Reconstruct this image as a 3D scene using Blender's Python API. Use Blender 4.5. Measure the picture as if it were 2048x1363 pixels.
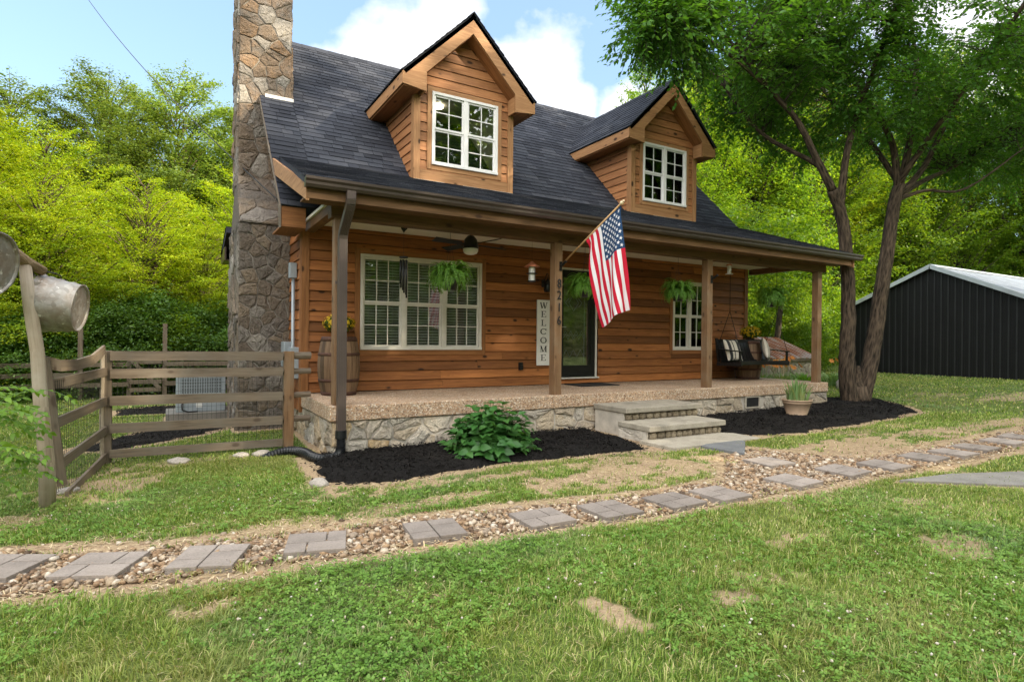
import bpy, math, random
import numpy as np
from mathutils import Vector, Matrix
for _o in list(bpy.data.objects):
    bpy.data.objects.remove(_o)
S = bpy.context.scene
COL = S.collection
RND = random.Random(7)
NP = np.random.default_rng(11)
RAD = math.radians

# ------------------------------------------------------------------ camera
CAMP = Vector((-1.7496, -7.4394, 0.8445))
_yaw, _pit, _rol = RAD(30.2935), RAD(-0.1082), RAD(0.5319)
_fw = Vector((math.sin(_yaw) * math.cos(_pit), math.cos(_yaw) * math.cos(_pit), math.sin(_pit)))
_rt = Vector((math.cos(_yaw), -math.sin(_yaw), 0))
_up = _rt.cross(_fw)
_r2 = _rt * math.cos(_rol) + _up * math.sin(_rol)
_u2 = -_rt * math.sin(_rol) + _up * math.cos(_rol)
cd = bpy.data.cameras.new('camera')
cam = bpy.data.objects.new('camera', cd)
COL.objects.link(cam)
_m = Matrix((_r2, _u2, -_fw)).transposed().to_4x4()
_m.translation = CAMP
cam.matrix_world = _m
cd.sensor_width = 36.0
cd.lens = 1172.62 / 2048 * 36
cd.clip_start = 0.05
cd.clip_end = 1500
S.camera = cam

# ------------------------------------------------------------------ light
SUN_EL = RAD(26)
SUN_AZ = math.atan2(0.66, -0.75)          # bearing from +Y towards +X : low in the right front
sun_dir = Vector((math.sin(SUN_AZ) * math.cos(SUN_EL), math.cos(SUN_AZ) * math.cos(SUN_EL), math.sin(SUN_EL)))
ld = bpy.data.lights.new('sun', 'SUN')
ld.energy = 4.8
ld.angle = RAD(0.5)
ld.color = (1.0, 0.86, 0.64)
sun = bpy.data.objects.new('sun', ld)
COL.objects.link(sun)
sun.rotation_euler = (-sun_dir).to_track_quat('-Z', 'Y').to_euler()

W = bpy.data.worlds.new('World')
S.world = W
W.use_nodes = True
wt = W.node_tree
wt.nodes.clear()
_out = wt.nodes.new('ShaderNodeOutputWorld')
_bg = wt.nodes.new('ShaderNodeBackground')
_sky = wt.nodes.new('ShaderNodeTexSky')
_sky.sky_type = 'NISHITA'
_sky.sun_disc = False
_sky.sun_elevation = SUN_EL
_sky.sun_rotation = SUN_AZ
_sky.air_density = 1.0
_sky.dust_density = 1.2
_sky.ozone_density = 1.5
_bg.inputs['Strength'].default_value = 0.15
_tc = wt.nodes.new('ShaderNodeTexCoord')
_mp = wt.nodes.new('ShaderNodeMapping')
_mp.inputs['Scale'].default_value = (1.0, 1.0, 1.3)
_mp.inputs['Location'].default_value = (0.35, 0.1, 0.0)
_n1 = wt.nodes.new('ShaderNodeTexNoise')
_n1.inputs['Scale'].default_value = 7.0
_n1.inputs['Detail'].default_value = 9
_n1.inputs['Roughness'].default_value = 0.52
# cumulus heads standing at fixed bearings above the roof, their edges broken up by noise
def _wmath(op, a, b):
    x = wt.nodes.new('ShaderNodeMath'); x.operation = op
    for i, q in enumerate((a, b)):
        if hasattr(q, 'is_output'): wt.links.new(q, x.inputs[i])
        else: x.inputs[i].default_value = q
    return x.outputs[0]
_cl = None
for _az, _el, _r in ((19.0, 24.5, .085), (24.5, 26.5, .075), (30.5, 25.0, .085), (15.0, 22.0, .06), (27.5, 22.5, .08), (36.0, 21.0, .045), (41.0, 20.5, .05), (48.0, 29.5, .04), (55, 24, .09), (65, 27, .10), (72, 20, .12), (-20, 30, .1), (34, 33.5, .045), (100, 22, .15), (-60, 20, .15)):
    _d = wt.nodes.new('ShaderNodeVectorMath'); _d.operation = 'DISTANCE'
    wt.links.new(_tc.outputs['Generated'], _d.inputs[0])
    _d.inputs[1].default_value = (math.sin(RAD(_az)) * math.cos(RAD(_el)), math.cos(RAD(_az)) * math.cos(RAD(_el)), math.sin(RAD(_el)))
    _v = _wmath('SUBTRACT', 1.0, _wmath('DIVIDE', _d.outputs['Value'], _r * 1.35))
    _cl = _v if _cl is None else _wmath('MAXIMUM', _cl, _v)
_cl = _wmath('ADD', _cl, _wmath('MULTIPLY', _wmath('SUBTRACT', _n1.outputs['Fac'], 0.5), 2.1))
_rp = wt.nodes.new('ShaderNodeValToRGB')
_rp.color_ramp.elements[0].position = 0.20
_rp.color_ramp.elements[0].color = (0, 0, 0, 1)
_rp.color_ramp.elements[1].position = 0.62
_rp.color_ramp.elements[1].color = (1, 1, 1, 1)
_mx = wt.nodes.new('ShaderNodeMix')
_mx.data_type = 'RGBA'
_mx.inputs[7].default_value = (4.1, 4.1, 4.25, 1)
# thin high veil that makes the blue paler
_vl = wt.nodes.new('ShaderNodeMix')
_vl.data_type = 'RGBA'
_vl.inputs[0].default_value = 0.45
_vl.inputs[7].default_value = (1.75, 2.6, 3.6, 1)
L_ = wt.links.new
L_(_tc.outputs['Generated'], _mp.inputs['Vector'])
L_(_mp.outputs['Vector'], _n1.inputs['Vector'])
L_(_cl, _rp.inputs['Fac'])
L_(_sky.outputs['Color'], _vl.inputs[6])
L_(_vl.outputs[2], _mx.inputs[6])
L_(_rp.outputs['Color'], _mx.inputs[0])
# bright unseen cloud bank added behind the camera and overhead as fill light
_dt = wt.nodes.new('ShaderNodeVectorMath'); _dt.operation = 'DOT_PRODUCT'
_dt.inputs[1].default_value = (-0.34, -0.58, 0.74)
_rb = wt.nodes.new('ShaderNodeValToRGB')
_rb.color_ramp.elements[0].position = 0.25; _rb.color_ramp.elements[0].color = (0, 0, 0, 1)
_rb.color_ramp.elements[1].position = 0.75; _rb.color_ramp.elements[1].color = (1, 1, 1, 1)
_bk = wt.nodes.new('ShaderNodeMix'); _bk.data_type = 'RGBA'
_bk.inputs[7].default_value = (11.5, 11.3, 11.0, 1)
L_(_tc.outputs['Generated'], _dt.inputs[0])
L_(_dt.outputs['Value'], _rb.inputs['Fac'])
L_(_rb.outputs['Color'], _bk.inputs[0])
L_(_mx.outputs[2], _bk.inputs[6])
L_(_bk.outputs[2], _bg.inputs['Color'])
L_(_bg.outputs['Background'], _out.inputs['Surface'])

S.view_settings.view_transform = 'Standard'
S.view_settings.look = 'None'
S.view_settings.gamma = 1.0
S.view_settings.use_curve_mapping = False
S.view_settings.exposure = 1.27
S.render.engine = 'CYCLES'
S.cycles.max_bounces = 8
S.cycles.transparent_max_bounces = 12
S.cycles.use_denoising = True

# ------------------------------------------------------------------ helpers
def setp(o, label=None, cat=None, group=None, kind=None):
    if label: o['label'] = label
    if cat: o['category'] = cat
    if group: o['group'] = group
    if kind: o['kind'] = kind
    return o

def thing(name, label, cat, loc=(0, 0, 0), group=None):
    o = bpy.data.objects.new(name, None)
    o.empty_display_size = 0.1
    o.location = loc
    COL.objects.link(o)
    return setp(o, label, cat, group)

def link(name, me, parent=None, label=None):
    o = bpy.data.objects.new(name, me)
    COL.objects.link(o)
    if parent is not None:
        o.parent = parent
        if parent.type == 'EMPTY':
            o.matrix_parent_inverse = Matrix.Translation(-Vector(parent.location))
    if label: o['label'] = label
    return o

def dup(root, loc, rotz=0.0, scale=1.0, label=None, group=None, rx=0.0):
    r = root.copy()
    COL.objects.link(r)
    r.location = loc
    r.rotation_euler = (rx, 0, rotz)
    r.scale = scale if hasattr(scale, '__len__') else (scale,) * 3
    if label: r['label'] = label
    if group: r['group'] = group
    for ch in list(root.children):
        c = ch.copy()
        COL.objects.link(c)
        c.parent = r
        for g in list(ch.children):
            d = g.copy()
            COL.objects.link(d)
            d.parent = c
    return r

class MB:
    """collects faces (with grain UVs) for one mesh"""
    def __init__(s):
        s.v = []; s.f = []; s.u = []; s.m = []
    def add(s, vs, fs, us=None, mi=0):
        b = len(s.v)
        s.v.extend([tuple(p) for p in vs])
        for k, f in enumerate(fs):
            s.f.append([b + i for i in f])
            s.u.append(us[k] if us else [(0.0, 0.0)] * len(f))
            s.m.append(mi)
    def hexa(s, P, axis=0, mi=0):
        """P: 8 corners, index = ix + 2*iy + 4*iz ; axis = grain direction"""
        P = [Vector(p) for p in P]
        fs = [(0, 2, 3, 1), (4, 5, 7, 6), (0, 1, 5, 4), (2, 6, 7, 3), (0, 4, 6, 2), (1, 3, 7, 5)]
        A = [P[1] - P[0], P[2] - P[0], P[4] - P[0]][axis]
        A = A.normalized() if A.length > 1e-9 else Vector((1, 0, 0))
        us = []
        for f in fs:
            n = (P[f[1]] - P[f[0]]).cross(P[f[2]] - P[f[0]])
            n = n.normalized() if n.length > 1e-12 else Vector((0, 0, 1))
            if abs(n.dot(A)) > 0.9:
                q = n.orthogonal().normalized(); t = n.cross(q)
                us.append([((P[i]).dot(q) * 0.4, (P[i]).dot(t)) for i in f])
            else:
                t = n.cross(A).normalized()
                us.append([(P[i].dot(A), P[i].dot(t)) for i in f])
        s.add(P, fs, us, mi)
    def box(s, x0, x1, y0, y1, z0, z1, axis=None, mi=0):
        if axis is None:
            d = [x1 - x0, y1 - y0, z1 - z0]; axis = d.index(max(d))
        s.hexa([(x, y, z) for z in (z0, z1) for y in (y0, y1) for x in (x0, x1)], axis, mi)
    def beam(s, p0, p1, w, h, up=(0, 0, 1), w1=None, h1=None, mi=0):
        p0 = Vector(p0); p1 = Vector(p1); d = (p1 - p0).normalized(); up = Vector(up)
        sd = d.cross(up)
        if sd.length < 1e-4: sd = d.orthogonal()
        sd.normalize(); up = sd.cross(d).normalized()
        w1 = w if w1 is None else w1; h1 = h if h1 is None else h1
        P = []
        for iz in (-1, 1):
            for iy in (-1, 1):
                P.append(p0 + sd * (iy * w / 2) + up * (iz * h / 2))
                P.append(p1 + sd * (iy * w1 / 2) + up * (iz * h1 / 2))
        s.hexa(P, 0, mi)
    def tube(s, pts, r, n=8, cap=True, mi=0):
        pts = [Vector(p) for p in pts]
        rs = r if hasattr(r, '__len__') else [r] * len(pts)
        vs = []; N = len(pts); prev = None; L = [0.0]
        for i in range(1, N): L.append(L[-1] + (pts[i] - pts[i - 1]).length)
        for i in range(N):
            t = (pts[min(i + 1, N - 1)] - pts[max(i - 1, 0)])
            t = t.normalized() if t.length > 1e-9 else Vector((0, 0, 1))
            if prev is None:
                a = t.orthogonal().normalized()
            else:
                a = prev - t * prev.dot(t)
                a = a.normalized() if a.length > 1e-6 else t.orthogonal().normalized()
            prev = a; b = t.cross(a)
            for k in range(n):
                an = 2 * math.pi * k / n
                vs.append(pts[i] + (a * math.cos(an) + b * math.sin(an)) * rs[i])
        fs = []; us = []
        for i in range(N - 1):
            for k in range(n):
                k2 = (k + 1) % n
                fs.append((i * n + k, i * n + k2, (i + 1) * n + k2, (i + 1) * n + k))
                c = 2 * math.pi * max(rs[i], 1e-4) / n
                us.append([(L[i], k * c), (L[i], (k + 1) * c), (L[i + 1], (k + 1) * c), (L[i + 1], k * c)])
        if cap:
            fs.append(tuple(reversed(range(n)))); us.append([(0, 0)] * n)
            fs.append(tuple(range((N - 1) * n, N * n))); us.append([(0, 0)] * n)
        s.add(vs, fs, us, mi)
    def lathe(s, prof, n=24, M=None, mi=0, wob=None):
        M = M or Matrix.Identity(4); vs = []
        for (r, z) in prof:
            for k in range(n):
                an = 2 * math.pi * k / n
                rr = r * (1 + (wob(an, z) if wob else 0))
                vs.append(M @ Vector((rr * math.cos(an), rr * math.sin(an), z)))
        fs = []; us = []; N = len(prof); l = 0
        for i in range(N - 1):
            dl = math.hypot(prof[i + 1][0] - prof[i][0], prof[i + 1][1] - prof[i][1])
            R = max(prof[i][0], prof[i + 1][0])
            for k in range(n):
                k2 = (k + 1) % n
                fs.append((i * n + k, i * n + k2, (i + 1) * n + k2, (i + 1) * n + k))
                c = 2 * math.pi * R / n
                us.append([(l, k * c), (l, (k + 1) * c), (l + dl, (k + 1) * c), (l + dl, k * c)])
            l += dl
        s.add(vs, fs, us, mi)
    def prism(s, poly, O, U, V, d, mi=0, axis=None):
        """extrude a 2-D polygon (in U,V at O) by vector d"""
        O = Vector(O); U = Vector(U); V = Vector(V); d = Vector(d); n = len(poly)
        a = [O + U * x + V * y for x, y in poly]
        vs = a + [p + d for p in a]
        fs = [tuple(reversed(range(n))), tuple(range(n, 2 * n))]
        us = [[poly[i] for i in reversed(range(n))], list(poly)]
        for i in range(n):
            j = (i + 1) % n
            fs.append((i, j, n + j, n + i))
            l = math.dist(poly[i], poly[j]); dd = d.length
            us.append([(0, 0), (l, 0), (l, dd), (0, dd)])
        s.add(vs, fs, us, mi)
    def ball(s, c, r, n=10, m=6, mi=0):
        c = Vector(c); r = r if hasattr(r, '__len__') else (r, r, r)
        prof = [(max(1e-4, math.sin(math.pi * i / m)), -math.cos(math.pi * i / m)) for i in range(m + 1)]
        s.lathe(prof, n, Matrix.Translation(c) @ Matrix.Diagonal((r[0], r[1], r[2], 1)), mi)
    def mesh(s, mats, smooth=False, name='mesh'):
        me = bpy.data.meshes.new(name)
        me.from_pydata(s.v, [], s.f)
        uv = me.uv_layers.new(name='UVMap')
        flat = np.array([c for f in s.u for q in f for c in q], dtype=np.float32)
        uv.data.foreach_set('uv', flat)
        mats = mats if isinstance(mats, (list, tuple)) else [mats]
        for m in mats: me.materials.append(m)
        me.polygons.foreach_set('material_index', np.array(s.m, dtype=np.int32))
        if smooth: me.polygons.foreach_set('use_smooth', np.ones(len(s.f), dtype=bool))
        me.update()
        return me
    def build(s, name, mats, parent=None, smooth=False, label=None, bevel=0, auto=None):
        o = link(name, s.mesh(mats, smooth, name), parent, label)
        if bevel:
            b = o.modifiers.new('bevel', 'BEVEL'); b.width = bevel; b.segments = 2; b.limit_method = 'ANGLE'
        return o

def npmesh(name, V, F, mats, mi=None, smooth=False):
    """V (N,3), F (M,k) -> mesh, fast"""
    me = bpy.data.meshes.new(name)
    V = np.asarray(V, dtype=np.float32); F = np.asarray(F, dtype=np.int32); k = F.shape[1]
    me.vertices.add(len(V)); me.vertices.foreach_set('co', V.ravel())
    me.loops.add(F.size); me.loops.foreach_set('vertex_index', F.ravel())
    me.polygons.add(len(F))
    me.polygons.foreach_set('loop_start', np.arange(0, F.size, k, dtype=np.int32))
    me.polygons.foreach_set('loop_total', np.full(len(F), k, dtype=np.int32))
    mats = mats if isinstance(mats, (list, tuple)) else [mats]
    for m in mats: me.materials.append(m)
    if mi is not None: me.polygons.foreach_set('material_index', np.asarray(mi, dtype=np.int32))
    if smooth: me.polygons.foreach_set('use_smooth', np.ones(len(F), dtype=bool))
    me.update(calc_edges=True)
    return me

# ------------------------------------------------------------------ materials
class T:
    def __init__(s, name, rough=0.6, metal=0.0, spec=0.5):
        s.mat = bpy.data.materials.new(name); s.mat.use_nodes = True
        s.t = s.mat.node_tree; s.t.nodes.clear()
        s.out = s.n('ShaderNodeOutputMaterial'); s.b = s.n('ShaderNodeBsdfPrincipled')
        s.l(s.b.outputs[0], s.out.inputs['Surface'])
        s.b.inputs['Roughness'].default_value = rough
        s.b.inputs['Metallic'].default_value = metal
        s.b.inputs['Specular IOR Level'].default_value = spec
    def n(s, ty, **k):
        x = s.t.nodes.new(ty)
        for a, b in k.items(): setattr(x, a, b)
        return x
    def l(s, a, b): s.t.links.new(a, b)
    def col(s, c):
        if hasattr(c, 'is_output'): s.l(c, s.b.inputs['Base Color'])
        else: s.b.inputs['Base Color'].default_value = (*c, 1)
    def uv(s): return s.n('ShaderNodeTexCoord').outputs['UV']
    def obj(s): return s.n('ShaderNodeTexCoord').outputs['Object']
    def isl(s): return s.n('ShaderNodeNewGeometry').outputs['Random Per Island']
    def orand(s): return s.n('ShaderNodeObjectInfo').outputs['Random']
    def vm(s, a, op, b):
        x = s.n('ShaderNodeVectorMath', operation=op)
        s.l(a, x.inputs[0])
        if hasattr(b, 'is_output'): s.l(b, x.inputs[1])
        else: x.inputs[1].default_value = b
        return x.outputs[0]
    def ma(s, op, a, b=None, c=None):
        x = s.n('ShaderNodeMath', operation=op)
        for i, q in enumerate((a, b, c)):
            if q is None: continue
            if hasattr(q, 'is_output'): s.l(q, x.inputs[i])
            else: x.inputs[i].default_value = q
        return x.outputs[0]
    def noise(s, vec, scale=5, detail=4, rough=0.5, dist=0.0):
        x = s.n('ShaderNodeTexNoise')
        x.inputs['Scale'].default_value = scale; x.inputs['Detail'].default_value = detail
        x.inputs['Roughness'].default_value = rough; x.inputs['Distortion'].default_value = dist
        if vec is not None: s.l(vec, x.inputs['Vector'])
        return x.outputs['Fac']
    def voro(s, vec, scale=5, feature='F1', out='Distance', rnd=1.0):
        x = s.n('ShaderNodeTexVoronoi', feature=feature)
        x.inputs['Scale'].default_value = scale; x.inputs['Randomness'].default_value = rnd
        if vec is not None: s.l(vec, x.inputs['Vector'])
        return x.outputs[out]
    def ramp(s, fac, stops, interp='LINEAR'):
        x = s.n('ShaderNodeValToRGB'); cr = x.color_ramp; cr.interpolation = interp
        while len(cr.elements) < len(stops): cr.elements.new(0.5)
        for e, (p, c) in zip(cr.elements, stops):
            e.position = p; e.color = (*c, 1) if hasattr(c, '__len__') else (c, c, c, 1)
        s.l(fac, x.inputs['Fac'])
        return x.outputs['Color']
    def mix(s, fac, a, b, mode='MIX'):
        x = s.n('ShaderNodeMix', data_type='RGBA', blend_type=mode)
        for i, q in ((0, fac), (6, a), (7, b)):
            if hasattr(q, 'is_output'): s.l(q, x.inputs[i])
            else: x.inputs[i].default_value = (q if i == 0 else (*q, 1))
        return x.outputs[2]
    def bump(s, h, strength=0.4, dist=0.01):
        x = s.n('ShaderNodeBump'); x.inputs['Strength'].default_value = strength
        x.inputs['Distance'].default_value = dist
        s.l(h, x.inputs['Height']); s.l(x.outputs[0], s.b.inputs['Normal'])

def plain(name, c, rough=0.5, metal=0.0, spec=0.5, var=0.12, scale=9):
    t = T(name, rough, metal, spec)
    f = t.noise(t.obj(), scale, 5, 0.6)
    t.col(t.ramp(f, [(0.3, tuple(x * (1 - var) for x in c)), (0.7, tuple(min(1, x * (1 + var)) for x in c))]))
    t.bump(f, 0.08, 0.004)
    return t.mat

def wood(name, dark, light, knots=0.6, tone=0.35, rough=0.62, grain=1.0, grey=None, knotc=(0.03, 0.012, 0.005)):
    t = T(name, rough, 0, 0.3)
    r = t.isl()
    uv = t.uv()
    off = t.n('ShaderNodeCombineXYZ')
    t.l(t.ma('MULTIPLY', r, 61.0), off.inputs[0]); t.l(t.ma('MULTIPLY', r, 17.0), off.inputs[1])
    p = t.vm(uv, 'ADD', off.outputs[0])
    # knots bend the grain around them
    kv = t.vm(p, 'MULTIPLY', (3.8, 7.2, 1.0))
    vk = t.n('ShaderNodeTexVoronoi', feature='F1'); vk.inputs['Scale'].default_value = 1.0; t.l(kv, vk.inputs['Vector'])
    sk = t.n('ShaderNodeSeparateColor'); t.l(vk.outputs['Color'], sk.inputs[0])
    kd = t.ma('ADD', vk.outputs['Distance'], t.ma('MULTIPLY', sk.outputs[0], 0.34))
    big = t.noise(t.vm(p, 'MULTIPLY', (1.3 * grain, 16.0 * grain, 1)), 1.0, 5, 0.6, 1.2)
    fine = t.noise(t.vm(p, 'MULTIPLY', (5.0 * grain, 120.0 * grain, 1)), 1.0, 3, 0.6)
    ring = t.noise(t.vm(p, 'MULTIPLY', (0.8 * grain, 34.0 * grain, 1)), 1.0, 2, 0.5, 2.4)
    f = t.ma('ADD', t.ma('MULTIPLY', big, 0.5), t.ma('ADD', t.ma('MULTIPLY', fine, 0.22), t.ma('MULTIPLY', ring, 0.28)))
    mid = tuple((a + b) / 2 for a, b in zip(dark, light))
    c = t.ramp(f, [(0.34, dark), (0.5, mid), (0.66, light)])
    tn = t.ramp(r, [(0.0, 1 - tone), (0.35, 0.95), (0.7, 1.05), (1.0, 1 + tone * 0.8)])
    c = t.mix(1.0, c, tn, 'MULTIPLY')
    if grey is not None:
        g = t.noise(t.vm(t.obj(), 'MULTIPLY', (1, 1, 1)), 2.2, 5, 0.65)
        c = t.mix(t.ramp(g, [(0.42, 0.0), (0.66, 0.75)]), c, grey)
    if knots:
        k = t.ramp(kd, [(0.13, 1.0), (0.20, 0.85), (0.25, 0.25), (0.33, 0.0)])
        c = t.mix(t.ma('MULTIPLY', k, knots), c, knotc)
    t.col(c)
    t.bump(f, 0.35, 0.004)
    return t.mat

M = {}
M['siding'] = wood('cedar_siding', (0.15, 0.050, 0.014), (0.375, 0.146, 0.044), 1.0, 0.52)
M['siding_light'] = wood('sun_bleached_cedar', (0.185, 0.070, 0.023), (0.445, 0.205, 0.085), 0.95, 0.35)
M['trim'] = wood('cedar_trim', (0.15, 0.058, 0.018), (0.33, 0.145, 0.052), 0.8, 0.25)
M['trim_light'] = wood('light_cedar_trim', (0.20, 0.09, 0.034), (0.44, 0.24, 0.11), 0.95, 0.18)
M['post'] = wood('weathered_post', (0.115, 0.060, 0.028), (0.29, 0.168, 0.085), 0.7, 0.14, grey=(0.21, 0.15, 0.095))
M['beam'] = wood('weathered_beam', (0.058, 0.029, 0.012), (0.19, 0.10, 0.044), 0.75, 0.18)
M['fence'] = wood('grey_fence_wood', (0.07, 0.052, 0.036), (0.215, 0.165, 0.118), 0.6, 0.25, grey=(0.165, 0.142, 0.112))
M['log'] = wood('bare_log', (0.17, 0.125, 0.08), (0.44, 0.36, 0.27), 0.5, 0.1, grain=0.6, grey=(0.4, 0.35, 0.28))
M['barrel'] = wood('barrel_oak', (0.075, 0.042, 0.024), (0.24, 0.15, 0.085), 0.15, 0.45, grain=0.8)
M['blackwood'] = wood('black_painted_wood', (0.006, 0.006, 0.006), (0.016, 0.016, 0.016), 0.0, 0.1, 0.35)
M['white'] = plain('white_vinyl', (0.74, 0.73, 0.71), 0.35, var=0.03)
M['cream'] = plain('cream_frame_paint', (0.62, 0.59, 0.53), 0.4, var=0.06)
M['ceiling'] = plain('cream_ceiling', (0.70, 0.66, 0.57), 0.6, var=0.04)
M['gutter'] = plain('brown_gutter', (0.066, 0.05, 0.043), 0.32, 0.3, var=0.1, scale=4)
M['downspout'] = plain('brown_downspout', (0.088, 0.066, 0.058), 0.42, 0.15, var=0.12, scale=5)
M['black'] = plain('black_metal', (0.012, 0.012, 0.013), 0.4, 0.3, var=0.2)
M['matblack'] = plain('matt_black', (0.012, 0.012, 0.012), 0.75, var=0.3)
M['plasticblack'] = plain('black_plastic', (0.010, 0.011, 0.013), 0.35, var=0.2)
M['dark'] = plain('dark_room', (0.11, 0.10, 0.085), 0.9, var=0.2)
M['plaster'] = plain('room_plaster', (0.50, 0.48, 0.43), 0.9, var=0.06)
M['blind'] = plain('blind_slat', (0.78, 0.76, 0.72), 0.5, var=0.04)
M['flash'] = plain('white_flashing', (0.52, 0.515, 0.50), 0.4, 0.3, var=0.06)
M['greymetal'] = plain('grey_box_paint', (0.32, 0.36, 0.39), 0.45, 0.3, var=0.06)
M['terracotta'] = plain('tan_terracotta', (0.36, 0.25, 0.165), 0.7, var=0.12, scale=14)
M['copper'] = plain('copper_roof', (0.42, 0.15, 0.075), 0.4, 0.5, var=0.2)
M['rust'] = plain('rusty_hoop', (0.085, 0.04, 0.026), 0.7, 0.4, var=0.4, scale=20)
M['pole'] = wood('flag_pole_wood', (0.42, 0.24, 0.10), (0.62, 0.40, 0.20), 0, 0.05)
M['finial'] = plain('cream_finial', (0.7, 0.55, 0.35), 0.35, var=0.05)
M['wire'] = plain('fence_wire', (0.035, 0.034, 0.032), 0.5, 0.6, var=0.1)
M['wicker'] = plain('dark_pot', (0.035, 0.018, 0.012), 0.6, var=0.3)

def mk_stone(name, stops, rough=0.85, mortar=False):
    t = T(name, rough, 0, 0.25)
    r = t.isl()
    o = t.obj()
    n1 = t.noise(o, 7, 7, 0.68)
    n2 = t.noise(o, 38, 5, 0.7)
    f = t.ma('ADD', t.ma('MULTIPLY', r, 0.72), t.ma('MULTIPLY', n1, 0.36))
    c = t.ramp(f, stops)
    c = t.mix(1.0, c, t.ramp(n2, [(0.25, 0.62), (0.55, 1.0), (0.8, 1.22)]), 'MULTIPLY')
    st = t.noise(o, 2.3, 4, 0.6)
    c = t.mix(t.ramp(st, [(0.5, 0.0), (0.72, 0.55)]), c, (0.10, 0.085, 0.07))
    t.col(c)
    t.bump(t.ma('ADD', n1, t.ma('MULTIPLY', n2, 0.5)), 0.95, 0.05)
    return t.mat
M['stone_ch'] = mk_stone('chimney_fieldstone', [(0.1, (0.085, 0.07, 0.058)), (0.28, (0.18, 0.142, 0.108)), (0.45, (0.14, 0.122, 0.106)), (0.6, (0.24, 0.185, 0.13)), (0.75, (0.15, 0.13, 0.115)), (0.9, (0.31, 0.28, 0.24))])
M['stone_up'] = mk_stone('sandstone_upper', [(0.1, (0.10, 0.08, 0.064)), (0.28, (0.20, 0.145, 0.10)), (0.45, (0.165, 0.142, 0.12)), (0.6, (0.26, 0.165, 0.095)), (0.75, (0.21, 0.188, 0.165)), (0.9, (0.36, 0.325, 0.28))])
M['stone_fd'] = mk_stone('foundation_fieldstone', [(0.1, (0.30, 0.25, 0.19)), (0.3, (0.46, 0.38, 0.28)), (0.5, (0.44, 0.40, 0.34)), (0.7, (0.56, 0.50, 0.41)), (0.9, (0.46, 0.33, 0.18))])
M['mortar'] = plain('mortar', (0.46, 0.42, 0.36), 0.9, var=0.25, scale=6)
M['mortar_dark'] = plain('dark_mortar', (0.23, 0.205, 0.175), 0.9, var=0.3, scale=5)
M['slab_grey'] = mk_stone('shoulder_cement', [(0.2, (0.085, 0.07, 0.057)), (0.8, (0.15, 0.125, 0.10))])
M['rock'] = mk_stone('loose_rock', [(0.2, (0.30, 0.26, 0.22)), (0.8, (0.55, 0.5, 0.44))])

def mk_aggregate():
    t = T('exposed_aggregate', 0.75, 0, 0.3)
    o = t.obj()
    d = t.voro(o, 62)
    cc = t.voro(o, 62, out='Color')
    sep = t.n('ShaderNodeSeparateColor'); t.l(cc, sep.inputs[0])
    c = t.ramp(sep.outputs[0], [(0.0, (0.13, 0.065, 0.035)), (0.3, (0.36, 0.20, 0.105)), (0.6, (0.50, 0.32, 0.19)), (0.85, (0.62, 0.47, 0.33)), (1.0, (0.75, 0.68, 0.58))])
    c = t.mix(t.ramp(d, [(0.35, 0.0), (0.75, 0.8)]), c, (0.36, 0.29, 0.22))
    big = t.noise(o, 1.1, 5, 0.6)
    c = t.mix(1.0, c, t.ramp(big, [(0.3, 0.78), (0.7, 1.12)]), 'MULTIPLY')
    t.col(c)
    t.bump(t.ma('SUBTRACT', 1.0, d), 0.6, 0.006)
    return t.mat
M['agg'] = mk_aggregate()

def mk_concrete(name, c, var=0.25, stain=(0.10, 0.09, 0.075), gran=60):
    t = T(name, 0.85, 0, 0.25)
    o = t.obj(); r = t.isl()
    n = t.noise(o, 5, 7, 0.65); g = t.noise(o, gran, 3, 0.7)
    a = t.ramp(n, [(0.3, tuple(x * (1 - var) for x in c)), (0.7, tuple(x * (1 + var * 0.6) for x in c))])
    a = t.mix(1.0, a, t.ramp(g, [(0.25, 0.7), (0.7, 1.15)]), 'MULTIPLY')
    a = t.mix(t.ramp(t.noise(o, 2.2, 5, 0.7), [(0.55, 0.0), (0.75, 0.6)]), a, stain)
    a = t.mix(1.0, a, t.ramp(r, [(0, 0.86), (1, 1.12)]), 'MULTIPLY')
    a = t.mix(1.0, a, t.ramp(t.orand(), [(0, 0.8), (1, 1.15)]), 'MULTIPLY')
    t.col(a); t.bump(t.ma('ADD', n, t.ma('MULTIPLY', g, 0.4)), 0.4, 0.01)
    return t.mat
M['concrete'] = mk_concrete('old_concrete', (0.40, 0.36, 0.29))
M['paver'] = mk_concrete('grey_paver', (0.275, 0.235, 0.205), 0.25, (0.17, 0.14, 0.115), 70)
M['slate'] = mk_concrete('slate_flagstone', (0.20, 0.205, 0.21), 0.2, (0.16, 0.15, 0.14))
M['walk'] = mk_concrete('walk_concrete', (0.175, 0.165, 0.148), 0.2, (0.22, 0.2, 0.17))

def mk_shingle():
    t = T('asphalt_shingle', 0.88, 0, 0.25)
    r = t.isl(); o = t.obj()
    c = t.ramp(r, [(0.0, (0.016, 0.018, 0.025)), (0.4, (0.024, 0.027, 0.037)), (0.75, (0.032, 0.036, 0.047)), (1.0, (0.046, 0.049, 0.060))])
    g = t.noise(o, 160, 2, 0.6)
    c = t.mix(1.0, c, t.ramp(g, [(0.3, 0.6), (0.72, 1.5)]), 'MULTIPLY')
    b = t.noise(o, 0.9, 4, 0.6)
    c = t.mix(1.0, c, t.ramp(b, [(0.3, 0.8), (0.7, 1.2)]), 'MULTIPLY')
    t.col(c); t.bump(g, 0.5, 0.003)
    return t.mat
M['shingle'] = mk_shingle()

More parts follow.
